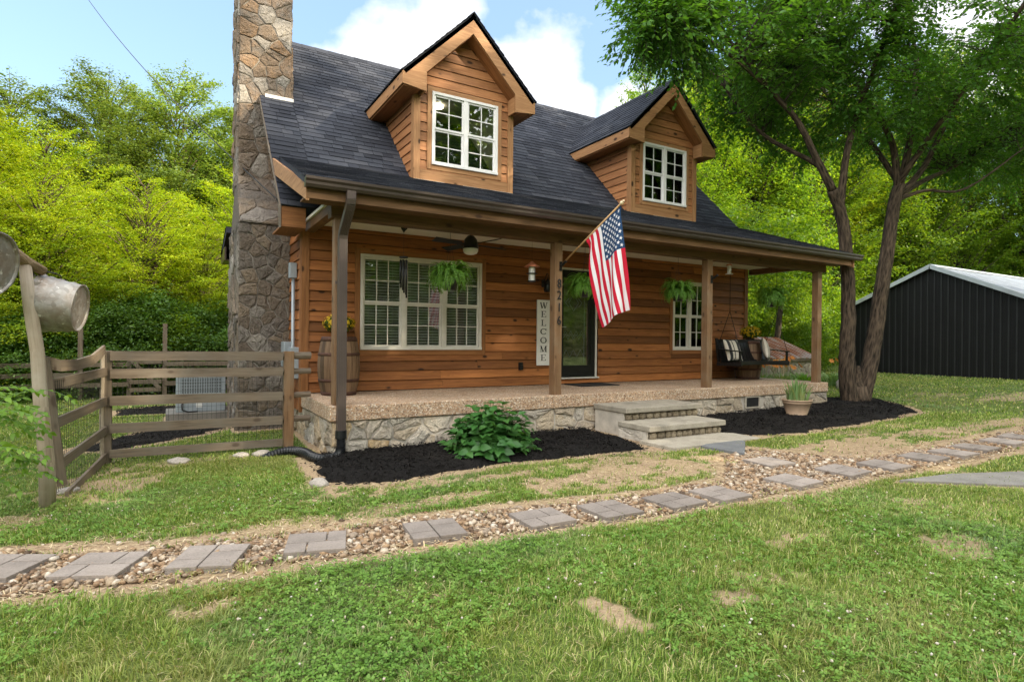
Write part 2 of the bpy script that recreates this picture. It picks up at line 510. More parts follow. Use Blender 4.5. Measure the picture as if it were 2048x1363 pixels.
def mk_glass():
    t = T('window_glass', 0.02)
    fr = t.n('ShaderNodeFresnel'); fr.inputs[0].default_value = 1.52
    tr = t.n('ShaderNodeBsdfTransparent'); tr.inputs[0].default_value = (0.88, 0.90, 0.89, 1)
    gl = t.n('ShaderNodeBsdfGlossy'); gl.inputs['Roughness'].default_value = 0.015
    gl.inputs['Color'].default_value = (0.95, 0.97, 1, 1)
    w = t.noise(t.obj(), 1.3, 1, 0.4)
    bp = t.n('ShaderNodeBump'); bp.inputs['Strength'].default_value = 0.05; bp.inputs['Distance'].default_value = 0.05
    t.l(w, bp.inputs['Height']); t.l(bp.outputs[0], gl.inputs['Normal'])
    mx = t.n('ShaderNodeMixShader')
    f = t.ma('MINIMUM', t.ma('ADD', t.ma('MULTIPLY', fr.outputs[0], 1.7), 0.02), 1.0)
    t.l(f, mx.inputs[0]); t.l(tr.outputs[0], mx.inputs[1]); t.l(gl.outputs[0], mx.inputs[2])
    t.l(mx.outputs[0], t.out.inputs['Surface'])
    t.t.nodes.remove(t.b)
    return t.mat
M['glass'] = mk_glass()

def mk_galv():
    t = T('galvanised_tin', 0.55, 0.35, 0.4)
    o = t.obj()
    n = t.noise(o, 6, 6, 0.65); sp = t.voro(o, 26, out='Color')
    sep = t.n('ShaderNodeSeparateColor'); t.l(sp, sep.inputs[0])
    c = t.ramp(sep.outputs[0], [(0, (0.25, 0.235, 0.215)), (1, (0.38, 0.365, 0.34))])
    c = t.mix(t.ramp(n, [(0.42, 0.0), (0.68, 0.8)]), c, (0.22, 0.155, 0.105))
    c = t.mix(t.ramp(t.noise(o, 13, 4, 0.7), [(0.62, 0.0), (0.68, 0.8)]), c, (0.72, 0.70, 0.66))
    t.col(c); t.bump(n, 0.2, 0.006)
    return t.mat
M['galv'] = mk_galv()

def leafmat(name, stops, trans=0.45, tcol=None, rough=0.5, objvar=0.25, spec=0.35):
    """leaf: diffuse + translucent; hue differs leaf by leaf and plant by plant"""
    t = T(name, rough, 0, spec)
    r = t.isl()
    pn = t.noise(t.obj(), 1.5, 3, 0.6)
    r = t.ma('ADD', t.ma('MULTIPLY', r, 0.5), t.ma('MULTIPLY', t.ma('SUBTRACT', pn, 0.22), 0.9))
    c = t.ramp(r, stops)
    if objvar:
        c = t.mix(1.0, c, t.ramp(t.orand(), [(0, 1 - objvar), (1, 1 + objvar)]), 'MULTIPLY')
    t.col(c)
    tl = t.n('ShaderNodeBsdfTranslucent')
    tc = t.mix(1.0, c, tcol or (1.5, 1.35, 0.5), 'MULTIPLY')
    t.l(tc, tl.inputs['Color'])
    mx = t.n('ShaderNodeMixShader'); mx.inputs[0].default_value = trans
    t.l(t.b.outputs[0], mx.inputs[1]); t.l(tl.outputs[0], mx.inputs[2])
    t.l(mx.outputs[0], t.out.inputs['Surface'])
    return t.mat
M['leaf_main'] = leafmat('dark_leaf', [(0, (0.038, 0.11, 0.016)), (0.5, (0.072, 0.19, 0.026)), (1, (0.12, 0.24, 0.045))], 0.5)
M['leaf_forest'] = leafmat('forest_leaf', [(0, (0.05, 0.135, 0.013)), (0.5, (0.13, 0.25, 0.02)), (1, (0.30, 0.39, 0.035))], 0.52)
M['leaf_yellow'] = leafmat('yellow_green_leaf', [(0, (0.10, 0.215, 0.010)), (0.45, (0.235, 0.355, 0.014)), (1, (0.47, 0.495, 0.028))], 0.45, (1.35, 1.2, 0.5))
M['leaf_grey'] = leafmat('grey_green_leaf', [(0, (0.07, 0.135, 0.03)), (0.5, (0.14, 0.22, 0.045)), (1, (0.25, 0.31, 0.08))], 0.45)
M['leaf_dark'] = leafmat('ivy_leaf', [(0, (0.03, 0.085, 0.012)), (0.6, (0.075, 0.16, 0.022)), (1, (0.18, 0.27, 0.05))], 0.3, rough=0.4)
M['leaf_bush'] = leafmat('hydrangea_leaf', [(0, (0.028, 0.10, 0.022)), (0.5, (0.045, 0.14, 0.03)), (1, (0.08, 0.185, 0.045))], 0.3, rough=0.38, objvar=0)
M['leaf_fern'] = leafmat('fern_leaf', [(0, (0.06, 0.17, 0.02)), (0.5, (0.12, 0.27, 0.035)), (1, (0.21, 0.37, 0.06))], 0.4, objvar=0.12)
M['leaf_iris'] = leafmat('iris_leaf', [(0, (0.12, 0.23, 0.08)), (0.6, (0.19, 0.31, 0.12)), (1, (0.38, 0.40, 0.18))], 0.3, objvar=0)
M['petal_yellow'] = leafmat('yellow_petal', [(0, (0.50, 0.32, 0.01)), (0.7, (0.75, 0.52, 0.02)), (1, (0.85, 0.68, 0.08))], 0.3, (1, 1, 1), objvar=0)
M['petal_orange'] = leafmat('orange_petal', [(0, (0.7, 0.22, 0.03)), (1, (0.85, 0.38, 0.08))], 0.3, (1, 1, 1), objvar=0)
M['vine'] = leafmat('vine_leaf', [(0, (0.08, 0.19, 0.02)), (1, (0.20, 0.34, 0.05))], 0.45, objvar=0)

def mk_bark(name, dark, light, sc=1.0):
    t = T(name, 0.9, 0, 0.2)
    uv = t.uv()
    p = t.vm(uv, 'MULTIPLY', (3.2 * sc, 15 * sc, 1))
    n = t.noise(p, 1.0, 6, 0.65, 1.0)
    v = t.voro(t.vm(uv, 'MULTIPLY', (5 * sc, 26 * sc, 1)), 1.0)
    f = t.ma('ADD', t.ma('MULTIPLY', n, 0.7), t.ma('MULTIPLY', v, 0.4))
    t.col(t.ramp(f, [(0.35, dark), (0.75, light)]))
    t.bump(f, 0.9, 0.05)
    return t.mat
M['bark'] = mk_bark('grey_bark', (0.013, 0.010, 0.007), (0.115, 0.083, 0.057))
M['bark_dark'] = mk_bark('dark_bark', (0.018, 0.015, 0.012), (0.085, 0.066, 0.048))
M['bark_pale'] = mk_bark('pale_bark', (0.16, 0.11, 0.065), (0.40, 0.29, 0.18))

# ------------------------------------------------------------------ terrain function
def gz(x, y):
    x = np.asarray(x, float); y = np.asarray(y, float)
    z = -0.65 + 0.016 * np.clip(x, -12, 26)
    z = z + 0.012 * np.sin(1.1 * x + 0.4 * y) * np.cos(0.9 * y - 0.3 * x) * np.clip((-y - 1) / 2, 0, 1)
    h = np.clip(y - 15, 0, 200)
    z = z + 0.20 * h * h / (h + 8)
    h2 = np.clip(x - 30, 0, 200)
    z = z + 0.15 * h2 * h2 / (h2 + 10)
    return z
def GZ(x, y): return float(gz(x, y))

def inpoly(x, y, poly):
    x = np.asarray(x, float); y = np.asarray(y, float); r = np.zeros(x.shape, bool); n = len(poly)
    for i in range(n):
        x0, y0 = poly[i]; x1, y1 = poly[(i + 1) % n]
        c = ((y0 > y) != (y1 > y)) & (x < (x1 - x0) * (y - y0) / (y1 - y0 + 1e-12) + x0)
        r ^= c
    return r
def edgedist(x, y, poly, closed=True):
    x = np.asarray(x, float); y = np.asarray(y, float); d = np.full(x.shape, 1e9); n = len(poly)
    for i in range(n if closed else n - 1):
        ax, ay = poly[i]; bx, by = poly[(i + 1) % n]
        ll = (bx - ax) ** 2 + (by - ay) ** 2 + 1e-12
        t = np.clip(((x - ax) * (bx - ax) + (y - ay) * (by - ay)) / ll, 0, 1)
        d = np.minimum(d, np.hypot(x - ax - t * (bx - ax), y - ay - t * (by - ay)))
    return d
def vnoise(x, y, s=1.0, seed=0):
    """cheap smooth value noise 0..1"""
    x = np.asarray(x, float) * s + seed * 13.7; y = np.asarray(y, float) * s - seed * 7.3
    def h(i, j):
        q = np.sin(i * 127.1 + j * 311.7 + seed * 17.0) * 43758.5453
        return q - np.floor(q)
    i = np.floor(x); j = np.floor(y); fx = x - i; fy = y - j
    fx = fx * fx * (3 - 2 * fx); fy = fy * fy * (3 - 2 * fy)
    return (h(i, j) * (1 - fx) + h(i + 1, j) * fx) * (1 - fy) + (h(i, j + 1) * (1 - fx) + h(i + 1, j + 1) * fx) * fy
# ================================================================== HOUSE
DEPTH, SLABX, WALLX = 1.85, 10.44, 10.12
PORCH_A, PORCH_B = 2.85, 0.35          # z = A + B*y   (porch roof)
MAIN_A = 1.30                          # z = A + y     (main roof)
RIDGE_Y, RIDGE_Z = 5.9, 7.2
BRK_Y = (PORCH_A - MAIN_A) / (1 - PORCH_B)
M['backing'] = plain('lap_shadow_backing', (0.012, 0.006, 0.003), 0.9)  # near-black colour stands in for the shadow between siding boards
house = thing('log_house', 'cedar sided cottage with dark shingle roof, two dormers, stone chimney and full front porch', 'house', (5.0, 3.0, -0.65))

def stones(mb, w, h, n, O, U, V, N, rng, gap=0.012, depth=0.035, mi=0, holes=(), aspect=1.35):
    """irregular fieldstones filling a w x h rectangle"""
    O, U, V, N = Vector(O), Vector(U), Vector(V), Vector(N)
    pts = []
    tries = 0
    md = math.sqrt(w * h / n) * 0.62
    while len(pts) < n and tries < n * 60:
        tries += 1
        p = (rng.uniform(0, w), rng.uniform(0, h))
        m = md * rng.choice((0.45, 0.7, 1.0, 1.2, 1.7))
        if all(math.hypot((p[0] - q[0]) / aspect ** .5, (p[1] - q[1]) * aspect ** .5) > m for q in pts): pts.append(p)
    for i, p in enumerate(pts):
        poly = [(0, 0), (w, 0), (w, h), (0, h)]
        near = sorted((q for j, q in enumerate(pts) if j != i), key=lambda q: (q[0] - p[0]) ** 2 + (q[1] - p[1]) ** 2)[:16]
        for q in near:
            mx, my = (p[0] + q[0]) / 2, (p[1] + q[1]) / 2
            nx, ny = q[0] - p[0], q[1] - p[1]
            out = []
            for k in range(len(poly)):
                a, b = poly[k], poly[(k + 1) % len(poly)]
                da = (a[0] - mx) * nx + (a[1] - my) * ny; db = (b[0] - mx) * nx + (b[1] - my) * ny
                if da <= 0: out.append(a)
                if da * db < 0:
                    t = da / (da - db); out.append((a[0] + t * (b[0] - a[0]), a[1] + t * (b[1] - a[1])))
            poly = out
            if len(poly) < 3: break
        if len(poly) < 3: continue
        cx = sum(a[0] for a in poly) / len(poly); cy = sum(a[1] for a in poly) / len(poly)
        if any(x0 < cx < x1 and y0 < cy < y1 for x0, x1, y0, y1 in holes): continue
        # subdivide edges and wobble them so that no joint is a ruler line
        fine = []
        for k in range(len(poly)):
            a, b = poly[k], poly[(k + 1) % len(poly)]
            l = math.dist(a, b); m = max(1, int(l / 0.06))
            for j in range(m):
                t = j / m
                fine.append((a[0] + (b[0] - a[0]) * t, a[1] + (b[1] - a[1]) * t))
        R = [math.hypot(a[0] - cx, a[1] - cy) for a in fine]
        def ring(g, d, jit):
            r = []
            for (a, rr) in zip(fine, R):
                s = max(0.2, 1 - g / max(rr, 1e-3))
                x = cx + (a[0] - cx) * s + rng.uniform(-jit, jit); y = cy + (a[1] - cy) * s + rng.uniform(-jit, jit)
                x = min(max(x, 0), w); y = min(max(y, 0), h)
                r.append(O + U * x + V * y + N * (d + rng.uniform(-jit, jit) * 0.6))
            return r
        dd = depth * rng.uniform(0.6, 1.3)
        r0 = ring(gap * rng.uniform(0.4, 1.5), -0.004, 0.008); r1 = ring(gap * 1.3 + 0.003, dd * 0.75, 0.009); r2 = ring(gap + 0.03, dd, 0.012)
        r3 = ring(gap + 0.085, dd * 1.1, 0.016)
        c = O + U * cx + V * cy + N * (dd * rng.uniform(0.9, 1.25))
        m = len(fine); vs = r0 + r1 + r2 + r3 + [c]; fs = []
        for b in (0, m, 2 * m):
            for k in range(m): fs.append((b + k, b + (k + 1) % m, b + m + (k + 1) % m, b + m + k))
        for k in range(m): fs.append((3 * m + k, 3 * m + (k + 1) % m, 4 * m))
        mb.add(vs, fs, None, mi)

def lap(mb, O, U, N, s0b, s1b, z0, s0t, s1t, z1, tb=0.03, tt=0.012, mi=0):
    """one lapped board, O + U*s + z ; thick lower edge"""
    O, U, N = Vector(O), Vector(U), Vector(N); Z = Vector((0, 0, 1))
    P = [O + U * s0b + Z * z0, O + U * s1b + Z * z0, O + U * s0b + Z * z0 + N * tb, O + U * s1b + Z * z0 + N * tb,
         O + U * s0t + Z * z1, O + U * s1t + Z * z1, O + U * s0t + Z * z1 + N * tt, O + U * s1t + Z * z1 + N * tt]
    mb.hexa(P, 0, mi)

def siding(mb, O, U, N, zlo, zhi, course, lim, openings=(), tb=0.03, seed=1, butt=3.6):
    """courses from zlo to zhi; lim(z)->(s0,s1); openings (s0,s1,z0,z1)"""
    rng = random.Random(seed); z = zlo
    while z < zhi - 0.01:
        z1 = min(z + course, zhi)
        a0, a1 = lim(z); b0, b1 = lim(z1)
        cuts = sorted({c for o in openings for c in o[:2] if min(a0, b0) < c < max(a1, b1) and o[2] < z1 and o[3] > z})
        xs = [None] + cuts + [None]
        for i in range(len(xs) - 1):
            L, R = xs[i], xs[i + 1]
            l0, r0 = (a0 if L is None else L), (a1 if R is None else R)
            l1, r1 = (b0 if L is None else L), (b1 if R is None else R)
            mid = (max(l0, l1) + min(r0, r1)) / 2
            segs = [(z, z1)]
            for o in openings:
                if o[0] < mid < o[1] and o[2] < z1 and o[3] > z:
                    ns = []
                    for a, b in segs:
                        if o[2] - a > 0.02: ns.append((a, min(b, o[2])))
                        if b - o[3] > 0.02: ns.append((max(a, o[3]), b))
                    segs = ns
            for a, b in segs:
                if r0 - l0 < 0.02 and r1 - l1 < 0.02: continue
                s = l0; ends = []
                ln = r0 - l0
                if ln > butt * 1.2:
                    c = l0 + rng.uniform(0.5, 1.0) * butt
                    while c < r0 - 0.6:
                        ends.append(c); c += rng.uniform(0.7, 1.2) * butt
                pts = [None] + ends + [None]
                for k in range(len(pts) - 1):
                    q0b = l0 if pts[k] is None else pts[k] + 0.0015; q1b = r0 if pts[k + 1] is None else pts[k + 1] - 0.0015
                    q0t = l1 if pts[k] is None else pts[k] + 0.0015; q1t = r1 if pts[k + 1] is None else pts[k + 1] - 0.0015
                    lap(mb, O, U, N, q0b, q1b, a + 0.009 + rng.uniform(-.002, .002), q0t, q1t, b + 0.001, tb * rng.uniform(0.9, 1.1), 0.010)
        z = z1

def courses(mb, A, B, U, D, N, length, expo=0.142, tab=0.33, seed=3, skip=None):
    """shingle courses. A(t),B(t): along-limits at slope distance t ; origin O = A's frame"""
    rng = random.Random(seed); t = 0.0; k = 0
    while t < length - 0.01:
        e = min(expo, length - t)
        s = A(t) - rng.uniform(0, tab)
        s1 = B(t)
        while s < s1:
            w = tab * rng.choice((0.55, 0.8, 1.0, 1.0, 1.25))
            l, r = max(s, A(t)), min(s + w, s1)
            if r - l > 0.02 and not (skip and skip((l + r) / 2, t)):
                h = 0.013 * rng.uniform(0.85, 1.3); g = 0.004
                f = lambda x, tt, hh: U[0] + U[1] * x + D * tt + N * hh
                t0 = t + rng.uniform(-.004, .004); t1 = t + e + 0.01
                P = [f(l + g, t0, 0), f(r - g, t0, 0), f(l + g, t1, 0), f(r - g, t1, 0),
                     f(l + g, t0, h), f(r - g, t0, h), f(l + g, t1, 0.003), f(r - g, t1, 0.003)]
                mb.hexa(P, 0)
            s += w
        t += e; k += 1

# ---- foundation, slab, walls
mb = MB()
mb.box(0.03, SLABX - 0.03, 0.03, 9.9, -1.0, -0.2, mi=1)
rng = random.Random(5)
stones(mb, SLABX, 0.62, 104, (0, 0.03, -0.82), (1, 0, 0), (0, 0, 1), (0, -1, 0), rng, 0.014, 0.034, 0, holes=((7.74, 8.26, 0.38, 0.62),))
stones(mb, 9.9, 0.62, 80, (0.03, 9.9, -0.82), (0, -1, 0), (0, 0, 1), (-1, 0, 0), rng, 0.014, 0.034, 0)
stones(mb, 3.0, 0.62, 28, (SLABX - 0.03, 0.0, -0.82), (0, 1, 0), (0, 0, 1), (1, 0, 0), rng, 0.010, 0.035, 0)
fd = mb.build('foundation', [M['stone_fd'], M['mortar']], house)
mb = MB(); mb.box(7.78, 8.22, -0.012, 0.02, -0.43, -0.405); mb.box(7.78, 8.22, -0.012, 0.02, -0.225, -0.203); mb.box(7.78, 7.81, -0.012, 0.02, -0.405, -0.225); mb.box(8.19, 8.22, -0.012, 0.02, -0.405, -0.225)
vent = mb.build('foundation_vent', M['concrete'], house)
mb = MB(); mb.box(7.81, 8.19, 0.012, 0.025, -0.405, -0.225)
for k in range(9): mb.box(7.83 + k * 0.04, 7.842 + k * 0.04, 0.0, 0.012, -0.4, -0.23)
mb.build('vent_grille', M['matblack'], vent)
mb = MB(); mb.box(-0.02, SLABX, -0.02, DEPTH + 0.1, -0.2, 0.0)
mb.build('porch_floor', M['agg'], house, bevel=0.015)

WIN1 = (0.80, 3.05, 0.64, 2.22); WIN2 = (7.66, 8.77, 0.62, 2.19); DOOR = (4.60, 5.66, 0.10, 2.24)
mb = MB()
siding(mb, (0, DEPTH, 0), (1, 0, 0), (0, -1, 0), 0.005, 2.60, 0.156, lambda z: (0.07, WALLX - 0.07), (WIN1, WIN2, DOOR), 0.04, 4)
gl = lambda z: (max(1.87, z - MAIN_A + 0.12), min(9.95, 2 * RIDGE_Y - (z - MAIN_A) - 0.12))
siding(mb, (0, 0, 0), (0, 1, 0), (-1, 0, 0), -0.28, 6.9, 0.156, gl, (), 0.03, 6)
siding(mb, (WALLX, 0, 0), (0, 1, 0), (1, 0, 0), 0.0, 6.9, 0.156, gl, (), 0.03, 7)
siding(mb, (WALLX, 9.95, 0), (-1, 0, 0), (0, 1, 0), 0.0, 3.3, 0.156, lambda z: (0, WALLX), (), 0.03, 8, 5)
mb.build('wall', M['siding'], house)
mb = MB()      # near-black sheet behind the boards for lap shadow lines, open at windows and door
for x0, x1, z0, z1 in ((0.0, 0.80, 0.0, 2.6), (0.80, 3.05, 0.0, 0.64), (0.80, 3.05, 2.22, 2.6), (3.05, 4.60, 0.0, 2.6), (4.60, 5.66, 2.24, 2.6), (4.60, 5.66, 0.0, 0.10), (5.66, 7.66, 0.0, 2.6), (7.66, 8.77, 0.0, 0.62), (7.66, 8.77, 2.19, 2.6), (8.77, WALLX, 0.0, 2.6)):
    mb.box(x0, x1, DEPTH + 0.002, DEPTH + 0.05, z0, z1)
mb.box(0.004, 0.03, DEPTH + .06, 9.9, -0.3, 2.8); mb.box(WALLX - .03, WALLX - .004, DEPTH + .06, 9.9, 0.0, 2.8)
mb.build('lap_shadow_sheet', M['backing'], house)
mb = MB()
mb.box(-0.035, 0.075, DEPTH - 0.045, DEPTH, 0.0, 2.62, 2); mb.box(-0.045, -0.0, DEPTH, DEPTH + 0.085, -0.28, 2.62, 2)
mb.build('corner_trim', M['trim'], house); mb = MB(); mb.box(WALLX - 0.075, WALLX + 0.04, DEPTH - 0.045, DEPTH, 0.0, 2.62, 2)
mb.build('corner_trim', M['trim'], house)

# inside of the rooms (seen through the panes)
def room(mb, x0, x1, y0, y1, z0, z1):
    v = [(x0, y0, z0), (x1, y0, z0), (x1, y1, z0), (x0, y1, z0), (x0, y0, z1), (x1, y0, z1), (x1, y1, z1), (x0, y1, z1)]
    mb.add(v, [(0, 1, 2, 3), (4, 7, 6, 5), (3, 2, 6, 7), (0, 3, 7, 4), (1, 5, 6, 2)])
mb = MB(); room(mb, 0.1, WALLX - 0.1, DEPTH + 0.1, 5.2, 0.0, 2.6)
mb.box(1.0, 2.6, 2.8, 3.5, 0.0, 0.8); mb.box(8.0, 9.0, 3.0, 3.4, 0.0, 1.1)
mb.build('interior', M['dark'], house)

# ---- posts, beam, ceiling, eaves
POSTS = [0.03, 3.37, 6.75, 10.12]
posts = []
for i, px in enumerate(POSTS):
    mb = MB(); mb.box(px, px + 0.14, 0.03, 0.17, 0.0, 2.35, 2)
    posts.append(mb.build('porch_post', M['post'], house, bevel=0.006))
mb = MB()
mb.box(-0.02, SLABX - 0.06, 0.012, 0.188, 2.35, 2.56, 0)
mb.box(0.012, 0.15, 0.188, DEPTH, 2.45, 2.62, 1); mb.box(SLABX - 0.2, SLABX - 0.06, 0.188, DEPTH, 2.45, 2.62, 1)
mb.build('porch_beam', M['beam'], house, bevel=0.006)
mb = MB(); mb.box(-0.02, SLABX + 0.3, 0.188, DEPTH, 2.572, 2.61)
mb.build('porch_ceiling', M['ceiling'], house)
GY, GX0, GX1 = -0.42, -0.42, 10.90
mb = MB()
mb.box(GX0 + 0.03, GX1 - 0.25, -0.365, -0.33, 2.47, 2.66, 0)     # fascia board
mb.box(GX0 + 0.03, GX1 - 0.25, -0.33, 0.012, 2.49, 2.51, 0)     # soffit boards
mb.build('fascia', M['beam'], house)
mb = MB()   # gutter trough : K profile
prof = [(0.0, 0.0), (-0.075, 0.0), (-0.10, 0.03), (-0.10, 0.06), (-0.125, 0.085), (-0.125, 0.115), (-0.115, 0.115), (-0.115, 0.09), (-0.09, 0.062), (-0.09, 0.034), (-0.07, 0.008), (0.0, 0.008)]
mb.prism(prof, (GX0, -0.366, 2.585), (0, 1, 0), (0, 0, 1), (GX1 - GX0, 0, 0))
for xx in (GX0 + 0.001, GX1 - 0.011): mb.prism([(0, 0), (-0.075, 0), (-0.10, 0.03), (-0.10, 0.06), (-0.12, 0.085), (-0.12, 0.112), (0, 0.112)], (xx, -0.367, 2.586), (0, 1, 0), (0, 0, 1), (0.01, 0, 0))
gut = mb.build('gutter', M['gutter'], house)
mb = MB()   # downspout with two bends
def ribbed(mb, pts, w, d):
    """rectangular ribbed pipe along points (in a plane x ~ const)"""
    for a, b in zip(pts[:-1], pts[1:]):
        a = Vector(a); b = Vector(b); e = (b - a).normalized()
        mb.beam(a - e * 0.004, b + e * 0.004, w, d, (0, 1, 0))
        for k in range(5):
            o = Vector(((k - 2) * w / 5.2, 0, 0)); nrm = Vector((1, 0, 0)).cross(e).normalized()
            if nrm.y > 0: nrm = -nrm
            mb.beam(a + o + nrm * (d / 2), b + o + nrm * (d / 2), w / 11, 0.008, (0, 1, 0))
DX = 0.105
arc = [(DX, -0.43, 2.59), (DX, -0.43, 2.50), (DX, -0.415, 2.45), (DX, -0.37, 2.40), (DX, -0.22, 2.27), (DX, -0.13, 2.20), (DX, -0.075, 2.14), (DX, -0.06, 2.08), (DX, -0.06, -0.38)]
ribbed(mb, arc, 0.105, 0.075)
mb.box(DX - 0.075, DX + 0.075, -0.018, -0.012, 1.52, 1.56); 
mb.build('downspout', M['downspout'], house)

# ---- roof decks and shingles
mb = MB()
def deck(mb, P, n, th):
    n = Vector(n).normalized(); a = [Vector(p) - n * 0.006 for p in P]; b = [p - n * th for p in a]
    mb.add(a + b, [(0, 1, 2, 3), (7, 6, 5, 4), (0, 4, 5, 1), (1, 5, 6, 2), (2, 6, 7, 3), (3, 7, 4, 0)])
mz = lambda y: MAIN_A + y
pz = lambda y: PORCH_A + PORCH_B * y
nm = Vector((0, -1, 1)).normalized(); npn = Vector((0, -PORCH_B, 1)).normalized()
deck(mb, [(0.15, BRK_Y - .2, mz(BRK_Y - .2)), (10.5, BRK_Y - .2, mz(BRK_Y - .2)), (10.5, RIDGE_Y, RIDGE_Z), (0.15, RIDGE_Y, RIDGE_Z)], nm, 0.16)
deck(mb, [(-0.38, 1.46, mz(1.46)), (0.15, 1.46, mz(1.46)), (0.15, 3.85, mz(3.85)), (-0.38, 3.85, mz(3.85))], nm, 0.14)
deck(mb, [(GX0, GY, pz(GY)), (GX1, GY, pz(GY)), (GX1 - .1, BRK_Y, pz(BRK_Y)), (-0.27, BRK_Y, pz(BRK_Y))], npn, 0.07)
deck(mb, [(10.5, 9.4, 3.7), (0.0, 9.4, 3.7), (0.0, RIDGE_Y, RIDGE_Z), (10.5, RIDGE_Y, RIDGE_Z)], (0, 1, 1), 0.16)
nb = Vector((0, 0.3, 1)).normalized()
deck(mb, [(10.5, 11.1, 3.2), (-0.5, 11.1, 3.2), (-0.5, 9.4, 3.7), (10.5, 9.4, 3.7)], nb, 0.16)
# courses : main front, left strip, porch, both rear slopes
D1 = Vector((0, 1, 1)).normalized()
SL = (RIDGE_Y - BRK_Y) * math.sqrt(2)
def inchim(x, t): return False
courses(mb, lambda t: 0.15, lambda t: 10.52, (Vector((0, BRK_Y, mz(BRK_Y))), Vector((1, 0, 0))), D1, nm, SL, seed=3)
courses(mb, lambda t: -0.40, lambda t: 0.15, (Vector((0, 1.44, mz(1.44))), Vector((1, 0, 0))), D1, nm, (3.85 - 1.44) * math.sqrt(2), seed=4)
D2 = Vector((0, 1, PORCH_B)).normalized(); SL2 = (BRK_Y - GY) / D2.y
courses(mb, lambda t: GX0 - 0.02 + 0.15 * t / SL2, lambda t: GX1 + 0.02 - 0.1 * t / SL2, (Vector((0, GY - 0.02, pz(GY - 0.02))), Vector((1, 0, 0))), D2, npn, SL2, expo=0.132, seed=5)
D3 = Vector((0, -1, 1)).normalized()
courses(mb, lambda t: -10.52, lambda t: 0.0, (Vector((0, 9.4, 3.7)), Vector((-1, 0, 0))), D3, Vector((0, 1, 1)).normalized(), 3.5 * math.sqrt(2), expo=0.3, tab=0.8, seed=6)
courses(mb, lambda t: -10.52, lambda t: 0.52, (Vector((0, 11.12, 3.2)), Vector((-1, 0, 0))), Vector((0, -1.7, 0.5)).normalized(), nb, 1.78, expo=0.3, tab=0.8, seed=7)
x = 0.1
while x < 10.5:   # ridge caps
    mb.beam((x, RIDGE_Y - 0.07, RIDGE_Z - 0.055), (x + 0.29, RIDGE_Y - 0.07, RIDGE_Z - 0.06), 0.2, 0.012, (0, -1, 1))
    mb.beam((x, RIDGE_Y + 0.07, RIDGE_Z - 0.055), (x + 0.29, RIDGE_Y + 0.07, RIDGE_Z - 0.06), 0.2, 0.012, (0, 1, 1)); x += 0.285
mb.build('roof', M['shingle'], house)
mb = MB()   # rake boards, left eave return, rear eave box
mb.prism([(GY + 0.06, pz(GY) - 0.07), (BRK_Y - 0.1, pz(BRK_Y - 0.1) - 0.03), (BRK_Y - 0.35, pz(BRK_Y - 0.35) - 0.26), (GY + 0.10, pz(GY) - 0.24), (GY + 0.06, pz(GY) - 0.26)], (-0.395, 0, 0), (0, 1, 0), (0, 0, 1), (0.035, 0, 0))
mb.build('rake_board', M['trim_light'], house); mb = MB(); mb.prism([(GY + 0.06, pz(GY) - 0.07), (BRK_Y, pz(BRK_Y) - 0.07), (BRK_Y, pz(BRK_Y) - 0.26), (GY + 0.06, pz(GY) - 0.26)], (GX1 - 0.16, 0, 0), (0, 1, 0), (0, 0, 1), (0.035, 0, 0))
mb.build('rake_board', M['trim_light'], house); mb = MB(); mb.prism([(1.46, 2.42), (1.46, mz(1.46) - 0.03), (3.85, mz(3.85) - 0.03), (3.85, mz(3.85) - 0.065), (1.58, mz(1.58) - 0.085), (1.52, 2.42)], (-0.408, 0, 0), (0, 1, 0), (0, 0, 1), (0.022, 0, 0)); mb.build('rake_board', M['fence'], house); mb = MB()
mb.box(-0.38, -0.046, 1.47, 1.50, 2.44, mz(1.46) - 0.03, 0); mb.box(-0.38, -0.046, 1.50, 2.3, 2.44, 2.47, 1)
mb.build('eave_return', M['trim'], house); mb = MB(); mb.prism([(1.9, mz(1.9) - 0.03), (RIDGE_Y, RIDGE_Z - 0.03), (RIDGE_Y, RIDGE_Z - 0.26), (1.9, mz(1.9) - 0.26)], (10.5, 0, 0), (0, 1, 0), (0, 0, 1), (0.03, 0, 0))
mb.build('rake_board', M['trim_light'], house)
mb = MB(); mb.box(-0.5, 10.5, 11.05, 11.15, 2.95, 3.17, 0); mb.box(-0.50, -0.46, 9.9, 11.05, 2.9, 3.25, 1); mb.box(-0.46, 10.46, 9.98, 11.05, 2.9, 2.93, 0)
mb.build('rear_eave', M['gutter'], house)
mb = MB(); mb.box(-0.31, 0.17, 3.80, 3.845, mz(3.82) + 0.0, mz(3.82) + 0.06, 0); mb.build('chimney_flashing', M['flash'], house)

# ---- chimney
mb = MB(); rng = random.Random(21)
X0, X1 = -0.80, 0.0
mb.box(X0 + 0.03, X1 - 0.035, 2.93, 4.6, -1.0, 2.70, mi=1)
mb.box(-0.71, 0.12, 3.88, 4.75, 2.6, 7.9, mi=1)
stones(mb, X1 - X0, 3.5, 74, (X0, 2.93, -0.80), (1, 0, 0), (0, 0, 1), (0, -1, 0), rng, 0.008, 0.026, 0)
stones(mb, 1.67, 3.5, 50, (X0 + 0.03, 4.6, -0.80), (0, -1, 0), (0, 0, 1), (-1, 0, 0), rng, 0.008, 0.045, 0)
